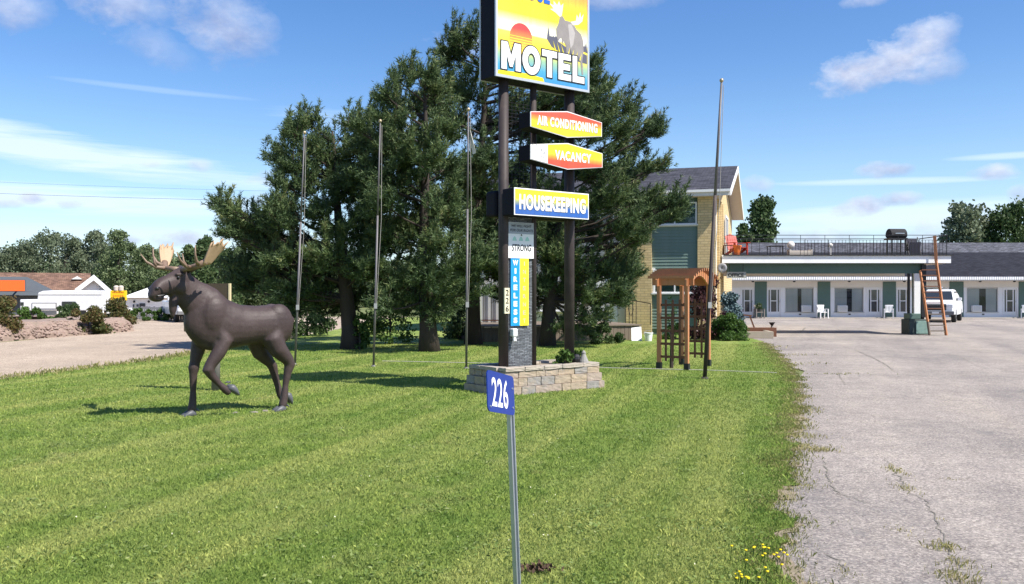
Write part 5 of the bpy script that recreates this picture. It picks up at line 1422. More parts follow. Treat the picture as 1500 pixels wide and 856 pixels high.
# pale edging strip across the lawn between poles
ed = MB()
epts = [gp(560, 531), gp(700, 534), gp(900, 541.5), gp(1030, 544.5), gp(1138, 548.5)]
ed.tube([(p[0], p[1], 0.035) for p in epts], 0.009, 6)
tag(ed.build('edging_rope', mat('pale_edging', (0.42, 0.40, 0.33), 0.8), None), 'pale edging rope lying across the lawn behind the planter', 'rope')

# ------------------------------------------------------------ garden arbor
A = Vector((gx(965.5, 20.3), 20.3)); AN = math.atan2(-0.50, 0.79)
ar = thing('garden_arbor', 'stained wooden garden arbor with arched slatted top and lattice sides', 'arbor', (A.x, A.y, 0), AN)
PD, PW, PH = 0.66, 1.36, 1.90                     # x along the lattice panel, y across the walk-through
for x in (0, PD):
    for y in (0, PW):
        p_ = MB().box(x - 0.042, x + 0.042, y - 0.042, y + 0.042, 0.10, PH).build('post', M_lumber, ar, bevel=0.006)
        MB().box(x - 0.055, x + 0.055, y - 0.055, y + 0.055, -0.03, 0.17).build('post_shoe', M_black, p_)
for y in (0, PW):
    for k in range(3):
        x = 0.165 + k * 0.165
        MB().box(x - 0.025, x + 0.025, y - 0.014, y + 0.0, 0.20, 1.58).build('lattice_upright', M_dkwood, ar)
    for k in range(5):
        z = 0.30 + k * 0.29
        MB().box(0.042, PD - 0.042, y + 0.001, y + 0.012, z - 0.028, z + 0.028).build('lattice_cross', M_dkwood, ar)
    MB().box(-0.16, PD + 0.16, y - 0.02, y + 0.02, PH, PH + 0.16).build('side_beam', M_lumber, ar)
for x in (-0.02, PD + 0.02):                      # arched beams over both openings
    n = 18; out = []; inn = []
    for k in range(n + 1):
        f = k / n; y = -0.12 + (PW + 0.24) * f
        arch = math.sin(math.pi * f)
        out.append((y, PH + 0.13 + 0.20 * arch)); inn.append((y, PH - 0.02 + (0.24 * max(0.0, math.sin(math.pi * min(1, max(0, (f - 0.12) / 0.76)))))))
    MB().prism(out + inn[::-1], 'x', x - 0.022, x + 0.022).build('arch_beam', M_lumber, ar)
for k in range(13):
    f = 0.03 + 0.94 * k / 12; y = -0.12 + (PW + 0.24) * f; z = PH + 0.13 + 0.20 * math.sin(math.pi * f)
    MB().box(-0.24, PD + 0.20, y - 0.016, y + 0.016, z + 0.002, z + 0.065).build('roof_slat', M_lumber, ar)
cl = None

# ------------------------------------------------------------ brown board behind the moose
bs = thing('brown_board_sign', 'plain brown board with pale edge on a grey post behind the moose', 'sign', (gx(316, 15.9), 15.9, 0), R(-8))
MB().tube([(0, 0, -0.05), (0, 0, 1.3)], 0.075, 10).build('post', mat('grey_post', (0.16, 0.15, 0.14), 0.8), bs, smooth=True)
MB().box(-0.55, 0.28, -0.09, -0.05, 1.05, 1.90).build('board', mat('brown_board', (0.075, 0.055, 0.035), 0.8), bs)
MB().box(0.281, 0.305, -0.10, -0.03, 1.05, 1.90).build('edge_strip', mat('pale_edge', (0.55, 0.46, 0.28), 0.7), bs)
# ------------------------------------------------------------ moose statue
def mat_moose():
    m = bpy.data.materials.new('moose_brown'); t = NT(m)
    o = t.coord('Object')
    n = t.noise(o, 3, 5, 0.6); n2 = t.noise(o, 26, 4, 0.7)
    c = t.ramp(n, [(0.3, (0.046, 0.032, 0.031)), (0.7, (0.068, 0.048, 0.045))])
    c = t.mix(1.0, c, t.ramp(n2, [(0.3, (0.86, 0.86, 0.86)), (0.7, (1.1, 1.1, 1.1))]), 'MULTIPLY')
    wv = t.noise(o, 2.6, 8, 0.75)
    f = t.ramp(wv, [(0.52, (0, 0, 0)), (0.70, (1, 1, 1))])
    c = t.mix(t.math('MULTIPLY', f, 0.45), c, (0.115, 0.09, 0.084, 1))
    t.l.new(c, t.b.inputs['Base Color'])
    t.b.inputs['Roughness'].default_value = 0.5
    t.b.inputs['Specular IOR Level'].default_value = 0.25
    st = t.scaled(o, (1, 1, 0.35))
    t.bump(t.math('ADD', t.noise(st, 60, 4, 0.7), t.noise(o, 9, 3, 0.6)), 0.30, 0.012)
    return m
M_moose = mat_moose()
M_hoof = mat('grey_hoof', (0.085, 0.088, 0.095), 0.45, 0.2, 8, 0.1)
M_palm = mat('tan_antler', (0.40, 0.27, 0.165), 0.6, 0.2, 6, 0.2, 30, dirt=(0.36, 0.20, 0.10), dirt_amt=0.6)
M_tine = mat('brown_antler', (0.20, 0.135, 0.095), 0.55, 0.3, 6, 0.2, 30, dirt=(0.48, 0.36, 0.24), dirt_amt=0.6)
mo = thing('moose_statue', 'life size dark brown moose statue with tan antlers and one foreleg raised', 'statue', (-3.92, 12.94, 0), R(220))

def ell_ring(x, zc, hh, hw, n=20, sq=0.0, fx=0.0):
    out = []
    for k in range(n):
        a = 2 * math.pi * k / n
        ca, sa = math.cos(a), math.sin(a)
        out.append((x + fx * sa, hw * math.copysign(abs(ca) ** (1 - sq), ca), zc + hh * math.copysign(abs(sa) ** (1 - sq), sa)))
    return out
mbm = MB()
# trunk: rump to brisket (x, top, bottom, half width)
st = [(-0.80, 1.36, 1.22, 0.05), (-0.765, 1.47, 1.05, 0.15), (-0.66, 1.54, 0.98, 0.225), (-0.48, 1.565, 0.97, 0.268), (-0.25, 1.550, 1.00, 0.262), (0.0, 1.570, 0.965, 0.268), (0.2, 1.655, 0.93, 0.268), (0.36, 1.81, 0.915, 0.250), (0.50, 1.820, 0.94, 0.222), (0.60, 1.74, 1.00, 0.190), (0.69, 1.63, 1.09, 0.150), (0.755, 1.52, 1.18, 0.095), (0.785, 1.42, 1.27, 0.045)]
mbm.loft([ell_ring(x, (a + b_) / 2, (a - b_) / 2, w, 24, 0.06) for x, a, b_, w in st])
# neck, deep oval sections leaning forward
def tilted(c, ang, hl, hw, n=20):
    # oval in a plane whose long axis is tilted: ang from vertical towards -x
    ux = Vector((-math.sin(ang), 0, math.cos(ang))); c = Vector(c)
    return [tuple(c + ux * (hl * math.sin(2 * math.pi * k / n)) + Vector((0, hw * math.cos(2 * math.pi * k / n), 0))) for k in range(n)]
mbm.loft([tilted((0.42, 0, 1.47), R(12), 0.34, 0.18), tilted((0.58, 0, 1.60), R(28), 0.285, 0.160), tilted((0.70, 0, 1.71), R(36), 0.232, 0.135), tilted((0.79, 0, 1.80), R(38), 0.210, 0.126), tilted((0.88, 0, 1.87), R(36), 0.20, 0.122)])
# head: skull to bulbous muzzle, turned a little to its left
HM = Matrix.Translation((0.80, 0, 0)) @ Matrix.Rotation(R(11), 4, 'Z') @ Matrix.Translation((-0.80, 0, 0))
k0 = len(mbm.v)
hd = [(0.74, 1.925, 0.12, 0.09), (0.79, 1.925, 0.18, 0.122), (0.87, 1.910, 0.205, 0.136), (0.94, 1.890, 0.198, 0.128), (1.01, 1.865, 0.172, 0.110), (1.08, 1.838, 0.155, 0.100), (1.15, 1.812, 0.152, 0.103), (1.21, 1.788, 0.148, 0.105), (1.255, 1.768, 0.125, 0.094), (1.285, 1.755, 0.075, 0.062)]
mbm.loft([tilted((x, 0, z), R(16), hh, hw) for x, z, hh, hw in hd])
mbm.ball((1.19, 0, 1.665), 0.082, 12, 8, 1.25, 0.95, 0.62)           # lower lip
for s in (-1, 1):
    mbm.ball((0.915, s * 0.108, 1.990), 0.045, 10, 6, 1.7, 0.8, 0.55)  # brow
    mbm.ball((0.87, s * 0.095, 1.825), 0.105, 10, 6, 1.1, 0.5, 1.0)     # cheek
    mbm.ball((1.225, s * 0.084, 1.80), 0.038, 8, 6, 1.2, 0.8, 0.9)    # nostril rim
mbm.v[k0:] = [tuple(HM @ Vector(v)) for v in mbm.v[k0:]]
for s in (-1, 1):
    mbm.ball((0.40, s * 0.135, 1.42), 0.26, 16, 10, 0.85, 0.50, 1.10)    # shoulder blade
    mbm.ball((-0.55, s * 0.125, 1.28), 0.24, 16, 10, 0.95, 0.60, 1.25)  # haunch
# bell under the throat
mbm.tube([(0.93, 0.025, 1.74), (0.945, 0.03, 1.62), (0.955, 0.03, 1.50), (0.955, 0.03, 1.40)], [0.06, 0.066, 0.052, 0.022], 10)
# legs
def leg(path, radii, n=14): mbm.tube(path, [r - 0.001 for r in radii], n)
# right fore, standing
fr = [(0.45, -0.12, 1.25), (0.52, -0.165, 1.00), (0.575, -0.17, 0.76), (0.590, -0.17, 0.68), (0.597, -0.17, 0.60), (0.60, -0.17, 0.36), (0.605, -0.17, 0.20), (0.615, -0.17, 0.13), (0.63, -0.17, 0.07)]
leg(fr, [0.14, 0.112, 0.074, 0.080, 0.060, 0.044, 0.056, 0.062, 0.055])
# left fore, raised
fl_ = [(0.36, 0.13, 1.30), (0.285, 0.165, 1.06), (0.38, 0.19, 0.90), (0.50, 0.19, 0.73), (0.525, 0.19, 0.675), (0.48, 0.19, 0.60), (0.37, 0.19, 0.47), (0.27, 0.19, 0.375), (0.215, 0.19, 0.335)]
leg(fl_, [0.10, 0.118, 0.100, 0.080, 0.088, 0.064, 0.045, 0.058, 0.056])
# left hind, standing
hl = [(-0.52, 0.09, 1.27), (-0.45, 0.145, 1.04), (-0.53, 0.175, 0.90), (-0.68, 0.175, 0.745), (-0.705, 0.175, 0.68), (-0.67, 0.175, 0.58), (-0.635, 0.17, 0.38), (-0.615, 0.17, 0.20), (-0.60, 0.17, 0.13), (-0.58, 0.17, 0.07)]
leg(hl, [0.15, 0.165, 0.132, 0.088, 0.082, 0.064, 0.046, 0.060, 0.062, 0.055])
# right hind, trailing with the toe down
hr = [(-0.48, -0.10, 1.25), (-0.32, -0.155, 1.00), (-0.40, -0.17, 0.86), (-0.56, -0.17, 0.69), (-0.60, -0.17, 0.63), (-0.62, -0.17, 0.54), (-0.67, -0.17, 0.36), (-0.72, -0.17, 0.20), (-0.765, -0.17, 0.145), (-0.80, -0.17, 0.12)]
leg(hr, [0.16, 0.16, 0.125, 0.078, 0.074, 0.062, 0.049, 0.055, 0.058, 0.050])
mbm.tube([(-0.76, 0, 1.40), (-0.83, 0, 1.33), (-0.83, 0, 1.25)], [0.05, 0.04, 0.015], 8)  # tail
def fused(mb, name, m, parent, voxel, smooth_it, fac=0.5):
    me = mb.mesh(name)
    o = put(name, me, m, parent)
    r_ = o.modifiers.new('r', 'REMESH'); r_.mode = 'VOXEL'; r_.voxel_size = voxel; r_.use_smooth_shade = True
    s = o.modifiers.new('s', 'SMOOTH'); s.iterations = smooth_it; s.factor = fac
    dg = bpy.context.evaluated_depsgraph_get(); dg.update()
    nm = bpy.data.meshes.new_from_object(o.evaluated_get(dg))
    o.modifiers.clear(); o.data = nm
    nm.polygons.foreach_set('use_smooth', [True] * len(nm.polygons))
    return o
body = fused(mbm, 'body', M_moose, mo, 0.014, 10)
# hooves: cloven pairs
def hoof(c, ang, tilt):
    for s in (-1, 1):
        b = MB()
        rings = []
        for f, zt, w in ((-0.055, 0.075, 0.026), (0.0, 0.105, 0.040), (0.055, 0.085, 0.040), (0.105, 0.05, 0.032), (0.135, 0.018, 0.016)):
            rings.append([(f, w * math.cos(a), max(0.0, zt * 0.5 + zt * 0.5 * math.sin(a) * 1.0)) for a in [2 * math.pi * k / 12 for k in range(12)]])
        b.loft(rings)
        M = Matrix.Translation(c) @ Matrix.Rotation(ang, 4, 'Z') @ Matrix.Rotation(tilt, 4, 'Y') @ Matrix.Translation((0, s * 0.036, -0.005)) @ Matrix.Rotation(s * R(5), 4, 'Z')
        b.v = [tuple(M @ Vector(v)) for v in b.v]
        b.build('hoof', M_hoof, mo, smooth=True)
    for s in (-1, 1):                              # dew claws
        M = Matrix.Translation(c) @ Matrix.Rotation(ang, 4, 'Z') @ Matrix.Rotation(tilt, 4, 'Y')
        p = M @ Vector((-0.075, s * 0.03, 0.10)); q = M @ Vector((-0.105, s * 0.035, 0.07))
        MB().tube([p, q], [0.016, 0.008], 7).build('dewclaw', M_hoof, mo)
hoof((0.63, -0.17, 0.0), 0, 0)
hoof((-0.57, 0.17, 0.0), 0, 0)
hoof((0.215, 0.19, 0.365), math.pi, R(32) + 0.0)
hoof((-0.80, -0.17, 0.16), math.pi, R(50))
# eyes, nostrils
for s in (-1, 1):
    MB().ball(HM @ Vector((0.945, s * 0.120, 1.948)), 0.022, 10, 7).build('eye', M_black, mo, smooth=True)
    MB().ball(HM @ Vector((1.238, s * 0.098, 1.798)), 0.022, 8, 6, 1.2, 0.8, 1.0).build('nostril', M_black, mo, smooth=True)
    # ears
    b = MB(); rings = []
    for f, w, h in ((0.0, 0.03, 0.02), (0.06, 0.055, 0.03), (0.13, 0.06, 0.026), (0.20, 0.035, 0.016), (0.245, 0.008, 0.006)):
        rings.append([(w * math.cos(a), f, h * math.sin(a) - 0.018 * math.cos(a) ** 2 * 0) for a in [2 * math.pi * k / 10 for k in range(10)]])
    b.loft(rings)
    M = HM @ Matrix.Translation((0.79, s * 0.09, 2.03)) @ Matrix.Rotation(s * R(30 if s > 0 else 30), 4, 'Z') @ Matrix.Scale(s, 4, (0, 1, 0)) @ Matrix.Rotation(R(22), 4, 'X')
    b.v = [tuple(M @ Vector(v)) for v in b.v]
    b.build('ear', M_moose, mo, smooth=True)
# mouth line and seam of the mould along the belly
for s_ in (-1, 1):
    MB().tube([HM @ Vector(q) for q in ((1.262, s_ * 0.045, 1.705), (1.225, s_ * 0.090, 1.698), (1.16, s_ * 0.100, 1.705), (1.09, s_ * 0.093, 1.730))], [0.008, 0.010, 0.009, 0.004], 6).build('mouth_line', M_black, mo)
# antlers: beam, brow tines in front, upright cupped palm behind
def antler(s):
    def W(x, y, z): return HM @ Vector((x, s * y, z + 0.045))
    tines = MB()
    beam = [W(0.845, 0.07, 2.01), W(0.865, 0.18, 2.025), W(0.87, 0.32, 2.035), W(0.83, 0.44, 2.065), W(0.77, 0.53, 2.12)]
    tines.tube(beam, [0.044, 0.038, 0.038, 0.042, 0.046], 10)
    an = tines.build('antler', M_tine, mo, smooth=True)
    for pts, r0 in (([W(0.87, 0.31, 2.035), W(0.99, 0.38, 2.05), W(1.10, 0.43, 2.12), W(1.17, 0.46, 2.23)], 0.034),
                    ([W(0.985, 0.378, 2.05), W(1.02, 0.37, 2.12), W(1.03, 0.365, 2.22)], 0.026),
                    ([W(0.83, 0.44, 2.06), W(0.91, 0.50, 2.12), W(0.945, 0.53, 2.21), W(0.945, 0.535, 2.33)], 0.032)):
        n = len(pts); MB().tube(pts, [r0 * (1 - 0.82 * i / (n - 1)) for i in range(n)], 8).build('tine', M_tine, an, smooth=True)
    nu, nv = 10, 13
    def P(u, v, off):
        h = (0.25 + 0.06 * math.sin(math.pi * v)) * u + (0.020 * math.sin(v * 11.0 + s) + 0.018 * math.sin(v * 23.0)) * u ** 5
        fx = 0.775 + (0.5 - v) * (0.09 + 0.145 * u ** 0.7) - 0.10 * u
        yy = 0.52 + 0.17 * u - 0.05 * math.cos(math.pi * (v - 0.5)) * 0 + 0.05 * (1 - math.sin(math.pi * v)) * -1.0 * u
        return W(fx, yy - off, 2.07 + h)
    th = 0.013; pm_ = MB(); vs = []; fs = []
    for off in (th, -th):
        for i in range(nu):
            for j in range(nv): vs.append(tuple(P(i / (nu - 1), j / (nv - 1), off * (1.5 - i / (nu - 1)))))
    N = nu * nv
    for i in range(nu - 1):
        for j in range(nv - 1):
            a = i * nv + j
            fs.append((a, a + 1, a + nv + 1, a + nv)); fs.append((N + a, N + a + nv, N + a + nv + 1, N + a + 1))
    for j in range(nv - 1):
        for i in (0, nu - 1):
            a = i * nv + j; fs.append((a, a + 1, N + a + 1, N + a))
    for i in range(nu - 1):
        for j in (0, nv - 1):
            a = i * nv + j; fs.append((a, a + nv, N + a + nv, N + a))
    pm_.add(vs, fs)
    pm_.build('palm', M_palm, an, smooth=True)
    for v, ln in ((0.14, 0.035), (0.40, 0.012), (0.66, 0.03), (0.90, 0.075)):
        p = P(0.85, v, 0); q = P(1.0, v, 0); d = ((q - p).normalized() + Vector(W(0.7, 0.6, 2) - W(0.8, 0.55, 2)) * (v - 0.4) * 3).normalized()
        MB().tube([p, q + d * ln * 0.3, q + d * ln], [0.010, 0.013, 0.004], 7).build('palm_tine', M_palm, an, smooth=True)
antler(1); antler(-1)
# worn patch and stones at its feet
M_stone_dull = mat('dull_pebble', (0.22, 0.20, 0.17), 0.9, 0.3, 8, 0.3)
for i, (px, pyy) in enumerate(((345, 607), (388, 604), (372, 606))):
    g = gp(px, pyy); rock('stone', ['flat pale stone in the grass between the moose legs', 'flat pale stone in the grass near the moose hind hoof', 'small grey stone in the grass under the moose belly'][i], (g[0], g[1], 0.015), (0.06, 0.04, 0.022), M_stone_dull, 20 + i)
# ------------------------------------------------------------ foliage
def mat_leaf(name, stops, rough=0.6, trans=0.0):
    m = bpy.data.materials.new(name); t = NT(m)
    at = t.new('ShaderNodeAttribute'); at.attribute_name = 'tone'
    c = t.ramp(at.outputs['Fac'], stops)
    t.l.new(c, t.b.inputs['Base Color']); t.b.inputs['Roughness'].default_value = rough
    t.b.inputs['Specular IOR Level'].default_value = 0.25
    if trans:
        out = t.n['Material Output']; tr = t.new('ShaderNodeBsdfTranslucent'); mx = t.new('ShaderNodeMixShader'); mx.inputs[0].default_value = trans
        t.l.new(c, tr.inputs['Color']); t.l.new(t.b.outputs[0], mx.inputs[1]); t.l.new(tr.outputs[0], mx.inputs[2]); t.l.new(mx.outputs[0], out.inputs['Surface'])
    return m
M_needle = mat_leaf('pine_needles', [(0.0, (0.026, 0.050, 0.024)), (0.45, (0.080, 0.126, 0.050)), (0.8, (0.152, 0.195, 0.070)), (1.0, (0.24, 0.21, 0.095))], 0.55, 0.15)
M_bark = mat('pine_bark', (0.045, 0.034, 0.028), 0.9, 0.4, 6, 0.8, 18, stretch=(1, 1, 0.3))
M_leafA = mat_leaf('broad_leaves', [(0.0, (0.030, 0.058, 0.020)), (0.5, (0.062, 0.105, 0.035)), (1.0, (0.13, 0.165, 0.070))], 0.55, 0.3)
M_leafB = mat_leaf('grey_green_leaves', [(0.0, (0.085, 0.11, 0.065)), (0.5, (0.145, 0.18, 0.105)), (1.0, (0.22, 0.25, 0.16))], 0.55, 0.3)
M_leafC = mat_leaf('mid_green_leaves', [(0.0, (0.080, 0.115, 0.050)), (0.5, (0.140, 0.188, 0.082)), (1.0, (0.21, 0.245, 0.13))], 0.55, 0.3)
M_leafRed = mat_leaf('burgundy_leaves', [(0.0, (0.020, 0.010, 0.012)), (0.6, (0.060, 0.022, 0.026)), (1.0, (0.12, 0.05, 0.045))], 0.5, 0.2)
M_leafBlue = mat_leaf('blue_spruce_needles', [(0.0, (0.05, 0.085, 0.085)), (0.6, (0.12, 0.18, 0.19)), (1.0, (0.20, 0.27, 0.28))], 0.6, 0.1)
M_leafBush = mat_leaf('shrub_leaves', [(0.0, (0.035, 0.075, 0.015)), (0.6, (0.075, 0.140, 0.028)), (1.0, (0.13, 0.20, 0.05))], 0.5, 0.3)
M_leafAutumn = mat_leaf('bronze_leaves', [(0.0, (0.035, 0.055, 0.018)), (0.4, (0.085, 0.10, 0.028)), (0.7, (0.15, 0.095, 0.045)), (1.0, (0.17, 0.165, 0.05))], 0.55, 0.3)

def unit(n):
    v = rng.normal(size=(n, 3)); return v / (np.linalg.norm(v, axis=1)[:, None] + 1e-9)

def needles(C, Dv, L, per, ln, wd, tone):
    # C sprig roots (n,3), Dv directions, L sprig lengths: needle triangles set round each twig like a bottle brush
    n = len(C)
    t = rng.uniform(0.0, 1.0, (n, per, 1))
    base = C[:, None, :] + Dv[:, None, :] * L[:, None, None] * t
    r = rng.normal(size=(n, per, 3)); r /= np.linalg.norm(r, axis=2)[..., None]
    d = r - (r * Dv[:, None, :]).sum(2)[..., None] * Dv[:, None, :] * 0.7 + Dv[:, None, :] * 0.75
    d /= np.linalg.norm(d, axis=2)[..., None]
    side = np.cross(d, rng.normal(size=(n, per, 3))); side /= np.linalg.norm(side, axis=2)[..., None] + 1e-9
    ll = ln * rng.uniform(0.7, 1.3, (n, per, 1)); ww = wd * rng.uniform(0.7, 1.3, (n, per, 1))
    V = np.stack([base - side * ww / 2, base + side * ww / 2, base + d * ll], 2).reshape(-1, 3)
    F = np.arange(len(V)).reshape(-1, 3)
    tn = np.clip(tone[:, None] + rng.normal(0, 0.10, (n, per)), 0, 1)
    return V, F, np.repeat(tn.ravel(), 3)

def pine(label, base, H, lobes, lean=(0, 0), seed=1, trunk_r=0.24, dens=1.0, bare=1.5):
    # lobes: (x, y, z, r) world positions of foliage masses; every one hangs on its own limb
    r_ = random.Random(seed)
    t = thing('pine_tree', label, 'tree', (base[0], base[1], 0), 0, 'pines beside the motel sign')
    def axis(z):
        f = z / H
        return Vector((lean[0] * f * f + 0.10 * math.sin(f * 5 + seed), lean[1] * f * f + 0.08 * math.cos(f * 4 + seed), z))
    b = MB(); pts = [axis(H * k / 12.0) for k in range(13)]; pts[0].z = -0.1
    b.tube(pts, [trunk_r * (1.25 if k == 0 else 1.0) * (1 - 0.93 * (k / 12.0) ** 0.9) + 0.012 for k in range(13)], 10)
    tk = b.build('trunk', M_bark, t, smooth=True)
    br = MB(); C = []; D = []; L = []; T = []
    for (x, y, z, r) in lobes:
        c = Vector((x - base[0], y - base[1], z))
        hz = max(bare, min(H * 0.95, c.z - 0.30 * math.hypot(c.x, c.y) - r * 0.25))
        a = axis(hz)
        mid = a.lerp(c, 0.5) + Vector((0, 0, -0.10 * (c - a).length + 0.1))
        rad = max(0.015, min(0.07, 0.02 + 0.012 * (c - a).length))
        br.tube([a, mid, c], [rad, rad * 0.7, rad * 0.3], 6)
        out = (c - a); out.z *= 0.3
        out = out.normalized() if out.length > 0.1 else Vector((0, 0, 1))
        ns = max(7, int(9 * r * r * 5.5))
        tone0 = r_.uniform(0.30, 0.58)
        for k in range(ns):
            # side shoots fanning out into the lobe
            while True:
                q = Vector((r_.uniform(-1, 1), r_.uniform(-1, 1), r_.uniform(-1, 1)))
                if q.length < 1: break
            q = q.normalized() * (q.length ** 0.6)
            tip = c + Vector((q.x * r, q.y * r, q.z * r * 0.72)) + out * (0.15 * r)
            st_ = c.lerp(a, r_.uniform(0.0, 0.25)) + Vector((q.x, q.y, q.z * 0.5)) * 0.25 * r
            br.tube([st_, (st_ + tip) / 2 + Vector((0, 0, 0.05 * r)), tip], [0.014, 0.010, 0.005], 4, False)
            dirv = (tip - st_); dl = dirv.length
            m_ = int(12 * dens * (0.6 + dl))
            for i in range(m_):
                f = 0.25 + 0.8 * (i + r_.random()) / m_
                p = st_.lerp(tip, f) + Vector((r_.gauss(0, 1), r_.gauss(0, 1), r_.gauss(0, 1))) * 0.085 * (0.5 + r * 0.5)
                dd_ = dirv.normalized() * 0.75 + out * 0.35 + Vector((r_.gauss(0, 0.30), r_.gauss(0, 0.30), 0.60 + r_.gauss(0, 0.25)))
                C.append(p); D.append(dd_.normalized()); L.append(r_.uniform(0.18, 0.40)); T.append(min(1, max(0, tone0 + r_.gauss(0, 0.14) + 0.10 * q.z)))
            # upright leading shoots, swept by the wind
        for k in range(3):
            q = Vector((r_.uniform(-1, 1), r_.uniform(-1, 1), 0)) * r * 0.7
            st_ = c + q + Vector((0, 0, r * 0.35)); ln_ = r_.uniform(0.45, 0.95) * (0.5 + 0.5 * min(1.0, r * 1.4))
            dv = Vector((0.32 + r_.gauss(0, 0.16) + 0.25 * out.x, r_.gauss(0, 0.2), 1.0)).normalized()
            tip = st_ + dv * ln_
            br.tube([st_, tip], [0.012, 0.004], 4, False)
            for i in range(int(16 * ln_)):
                f = r_.random()
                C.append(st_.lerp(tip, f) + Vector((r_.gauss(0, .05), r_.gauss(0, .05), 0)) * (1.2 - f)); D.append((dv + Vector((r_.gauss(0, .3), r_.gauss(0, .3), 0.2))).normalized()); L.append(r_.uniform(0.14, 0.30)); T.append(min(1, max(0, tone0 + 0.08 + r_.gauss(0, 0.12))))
    limb = br.build('limbs', M_bark, tk)
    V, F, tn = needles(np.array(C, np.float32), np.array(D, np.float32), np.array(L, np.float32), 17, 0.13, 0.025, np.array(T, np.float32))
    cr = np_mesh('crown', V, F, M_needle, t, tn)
    cr['kind'] = 'stuff'
    return t, len(F)

def lobes_from(pxl, d, jit, seed, back=0.5):
    r_ = random.Random(seed); out = []
    for px, pyy, rp in pxl:
        pyy = pyy + 9 if pyy < 400 else pyy
        dd_ = d + r_.uniform(-jit, jit)
        r = rp * dd_ / FPX
        out.append((gx(px, dd_), dd_, max(0.5, gz(pyy, dd_)), r * 0.93))
        if r_.random() < back:                     # the far side of the crown is as full as the near one
            d2 = d + (d - dd_) + r_.uniform(0.3, 1.0)
            out.append((gx(px + r_.uniform(-15, 15), d2), d2, max(0.6, gz(pyy + r_.uniform(-12, 12), d2)), r * 0.90))
    return out
T1 = [(332, 300, 12), (345, 315, 18), (362, 325, 20), (385, 335, 26), (355, 350, 18), (412, 318, 26), (435, 190, 16), (410, 222, 18), (428, 235, 24), (415, 262, 22), (440, 265, 26), (455, 225, 24), (478, 200, 20), (500, 195, 18), (480, 245, 30), (465, 300, 34), (430, 350, 34), (395, 365, 26), (400, 400, 22), (445, 400, 32), (500, 270, 34), (515, 225, 28), (500, 335, 40), (490, 400, 38), (455, 440, 26), (520, 440, 24), (380, 375, 26), (350, 385, 22), (345, 420, 20), (400, 430, 26), (430, 455, 20), (480, 455, 20), (530, 200, 22), (528, 260, 30), (535, 320, 30), (530, 385, 30), (455, 175, 14), (415, 300, 26), (370, 345, 20), (415, 370, 28), (360, 405, 24), (475, 370, 34), (320, 292, 9), (338, 335, 16), (505, 455, 18), (440, 425, 26)]
T2 = [(548, 165, 18), (570, 135, 20), (590, 115, 20), (608, 100, 14), (575, 170, 28), (600, 150, 30), (555, 205, 28), (540, 250, 34), (590, 210, 38), (625, 180, 34), (560, 290, 40), (610, 270, 42), (650, 240, 38), (560, 350, 38), (610, 340, 42), (655, 320, 40), (560, 405, 30), (600, 410, 34), (645, 395, 38), (680, 370, 32), (620, 450, 22), (650, 445, 26), (580, 440, 22), (690, 430, 22), (540, 380, 30), (635, 130, 24), (645, 190, 30), (630, 225, 34), (585, 250, 36), (635, 300, 36), (585, 330, 36), (640, 350, 34), (630, 410, 30), (560, 455, 18), (600, 455, 20), (520, 180, 16), (625, 105, 16)]
T3 = [(690, 42, 12), (680, 65, 18), (660, 85, 22), (700, 90, 26), (650, 120, 26), (690, 130, 34), (640, 150, 24), (670, 180, 36), (720, 170, 36), (715, 230, 38), (680, 250, 36), (760, 180, 34), (750, 250, 38), (790, 150, 34), (800, 210, 34), (830, 120, 30), (870, 85, 10), (872, 108, 14), (850, 140, 26), (880, 125, 14), (740, 110, 30), (780, 90, 28), (820, 80, 24), (730, 310, 38), (700, 330, 34), (770, 310, 36), (760, 60, 20), (720, 50, 16), (668, 50, 12), (655, 65, 14), (705, 60, 18), (700, 290, 34), (690, 390, 28), (720, 400, 28), (740, 150, 30), (860, 170, 24), (835, 160, 28)]
T4 = [(880, 150, 22), (905, 148, 20), (925, 152, 14), (890, 180, 28), (920, 185, 22), (948, 185, 14), (958, 178, 9), (930, 205, 14), (860, 190, 28), (900, 215, 18), (880, 240, 24), (915, 242, 20), (945, 240, 14), (965, 238, 10), (850, 250, 30), (900, 275, 28), (870, 290, 32), (928, 290, 22), (955, 284, 16), (988, 290, 14), (998, 302, 9), (945, 308, 18), (920, 325, 30), (880, 340, 34), (840, 320, 36), (930, 345, 18), (920, 372, 18), (900, 390, 30), (860, 390, 34), (820, 370, 36), (790, 340, 36), (918, 405, 18), (905, 430, 24), (870, 440, 28), (830, 430, 30), (790, 420, 32), (755, 380, 34), (855, 478, 20), (880, 470, 18), (820, 475, 18), (770, 450, 24), (740, 430, 24), (800, 280, 34), (780, 240, 30)]
ntri = 0
_, k = pine('dark pine with low left limb reaching over the moose', (gx(510, 27.5), 27.5), gz(190, 27.5), lobes_from(T1, 27.5, 1.4, 1), (-0.6, 0.2), 2, 0.27); ntri += k
_, k = pine('broad pine with thick leaning trunk behind the middle flagpole', (gx(629, 26.5), 26.5), gz(110, 26.5), lobes_from(T2, 26.5, 1.4, 2), (-0.3, 0.2), 3, 0.27); ntri += k
_, k = pine('tallest pine rising behind the motel sign cabinet', (gx(697, 30.0), 30.0), gz(45, 30.0), lobes_from(T3, 30.0, 1.6, 3), (0.3, 0.2), 4, 0.27); ntri += k
_, k = pine('pine with layered boughs hiding the brick house wall', (gx(806, 29.0), 29.0), gz(150, 29.0), lobes_from(T4, 29.0, 1.5, 4), (0.8, 0.2), 5, 0.25); ntri += k
print('pine triangles', ntri)

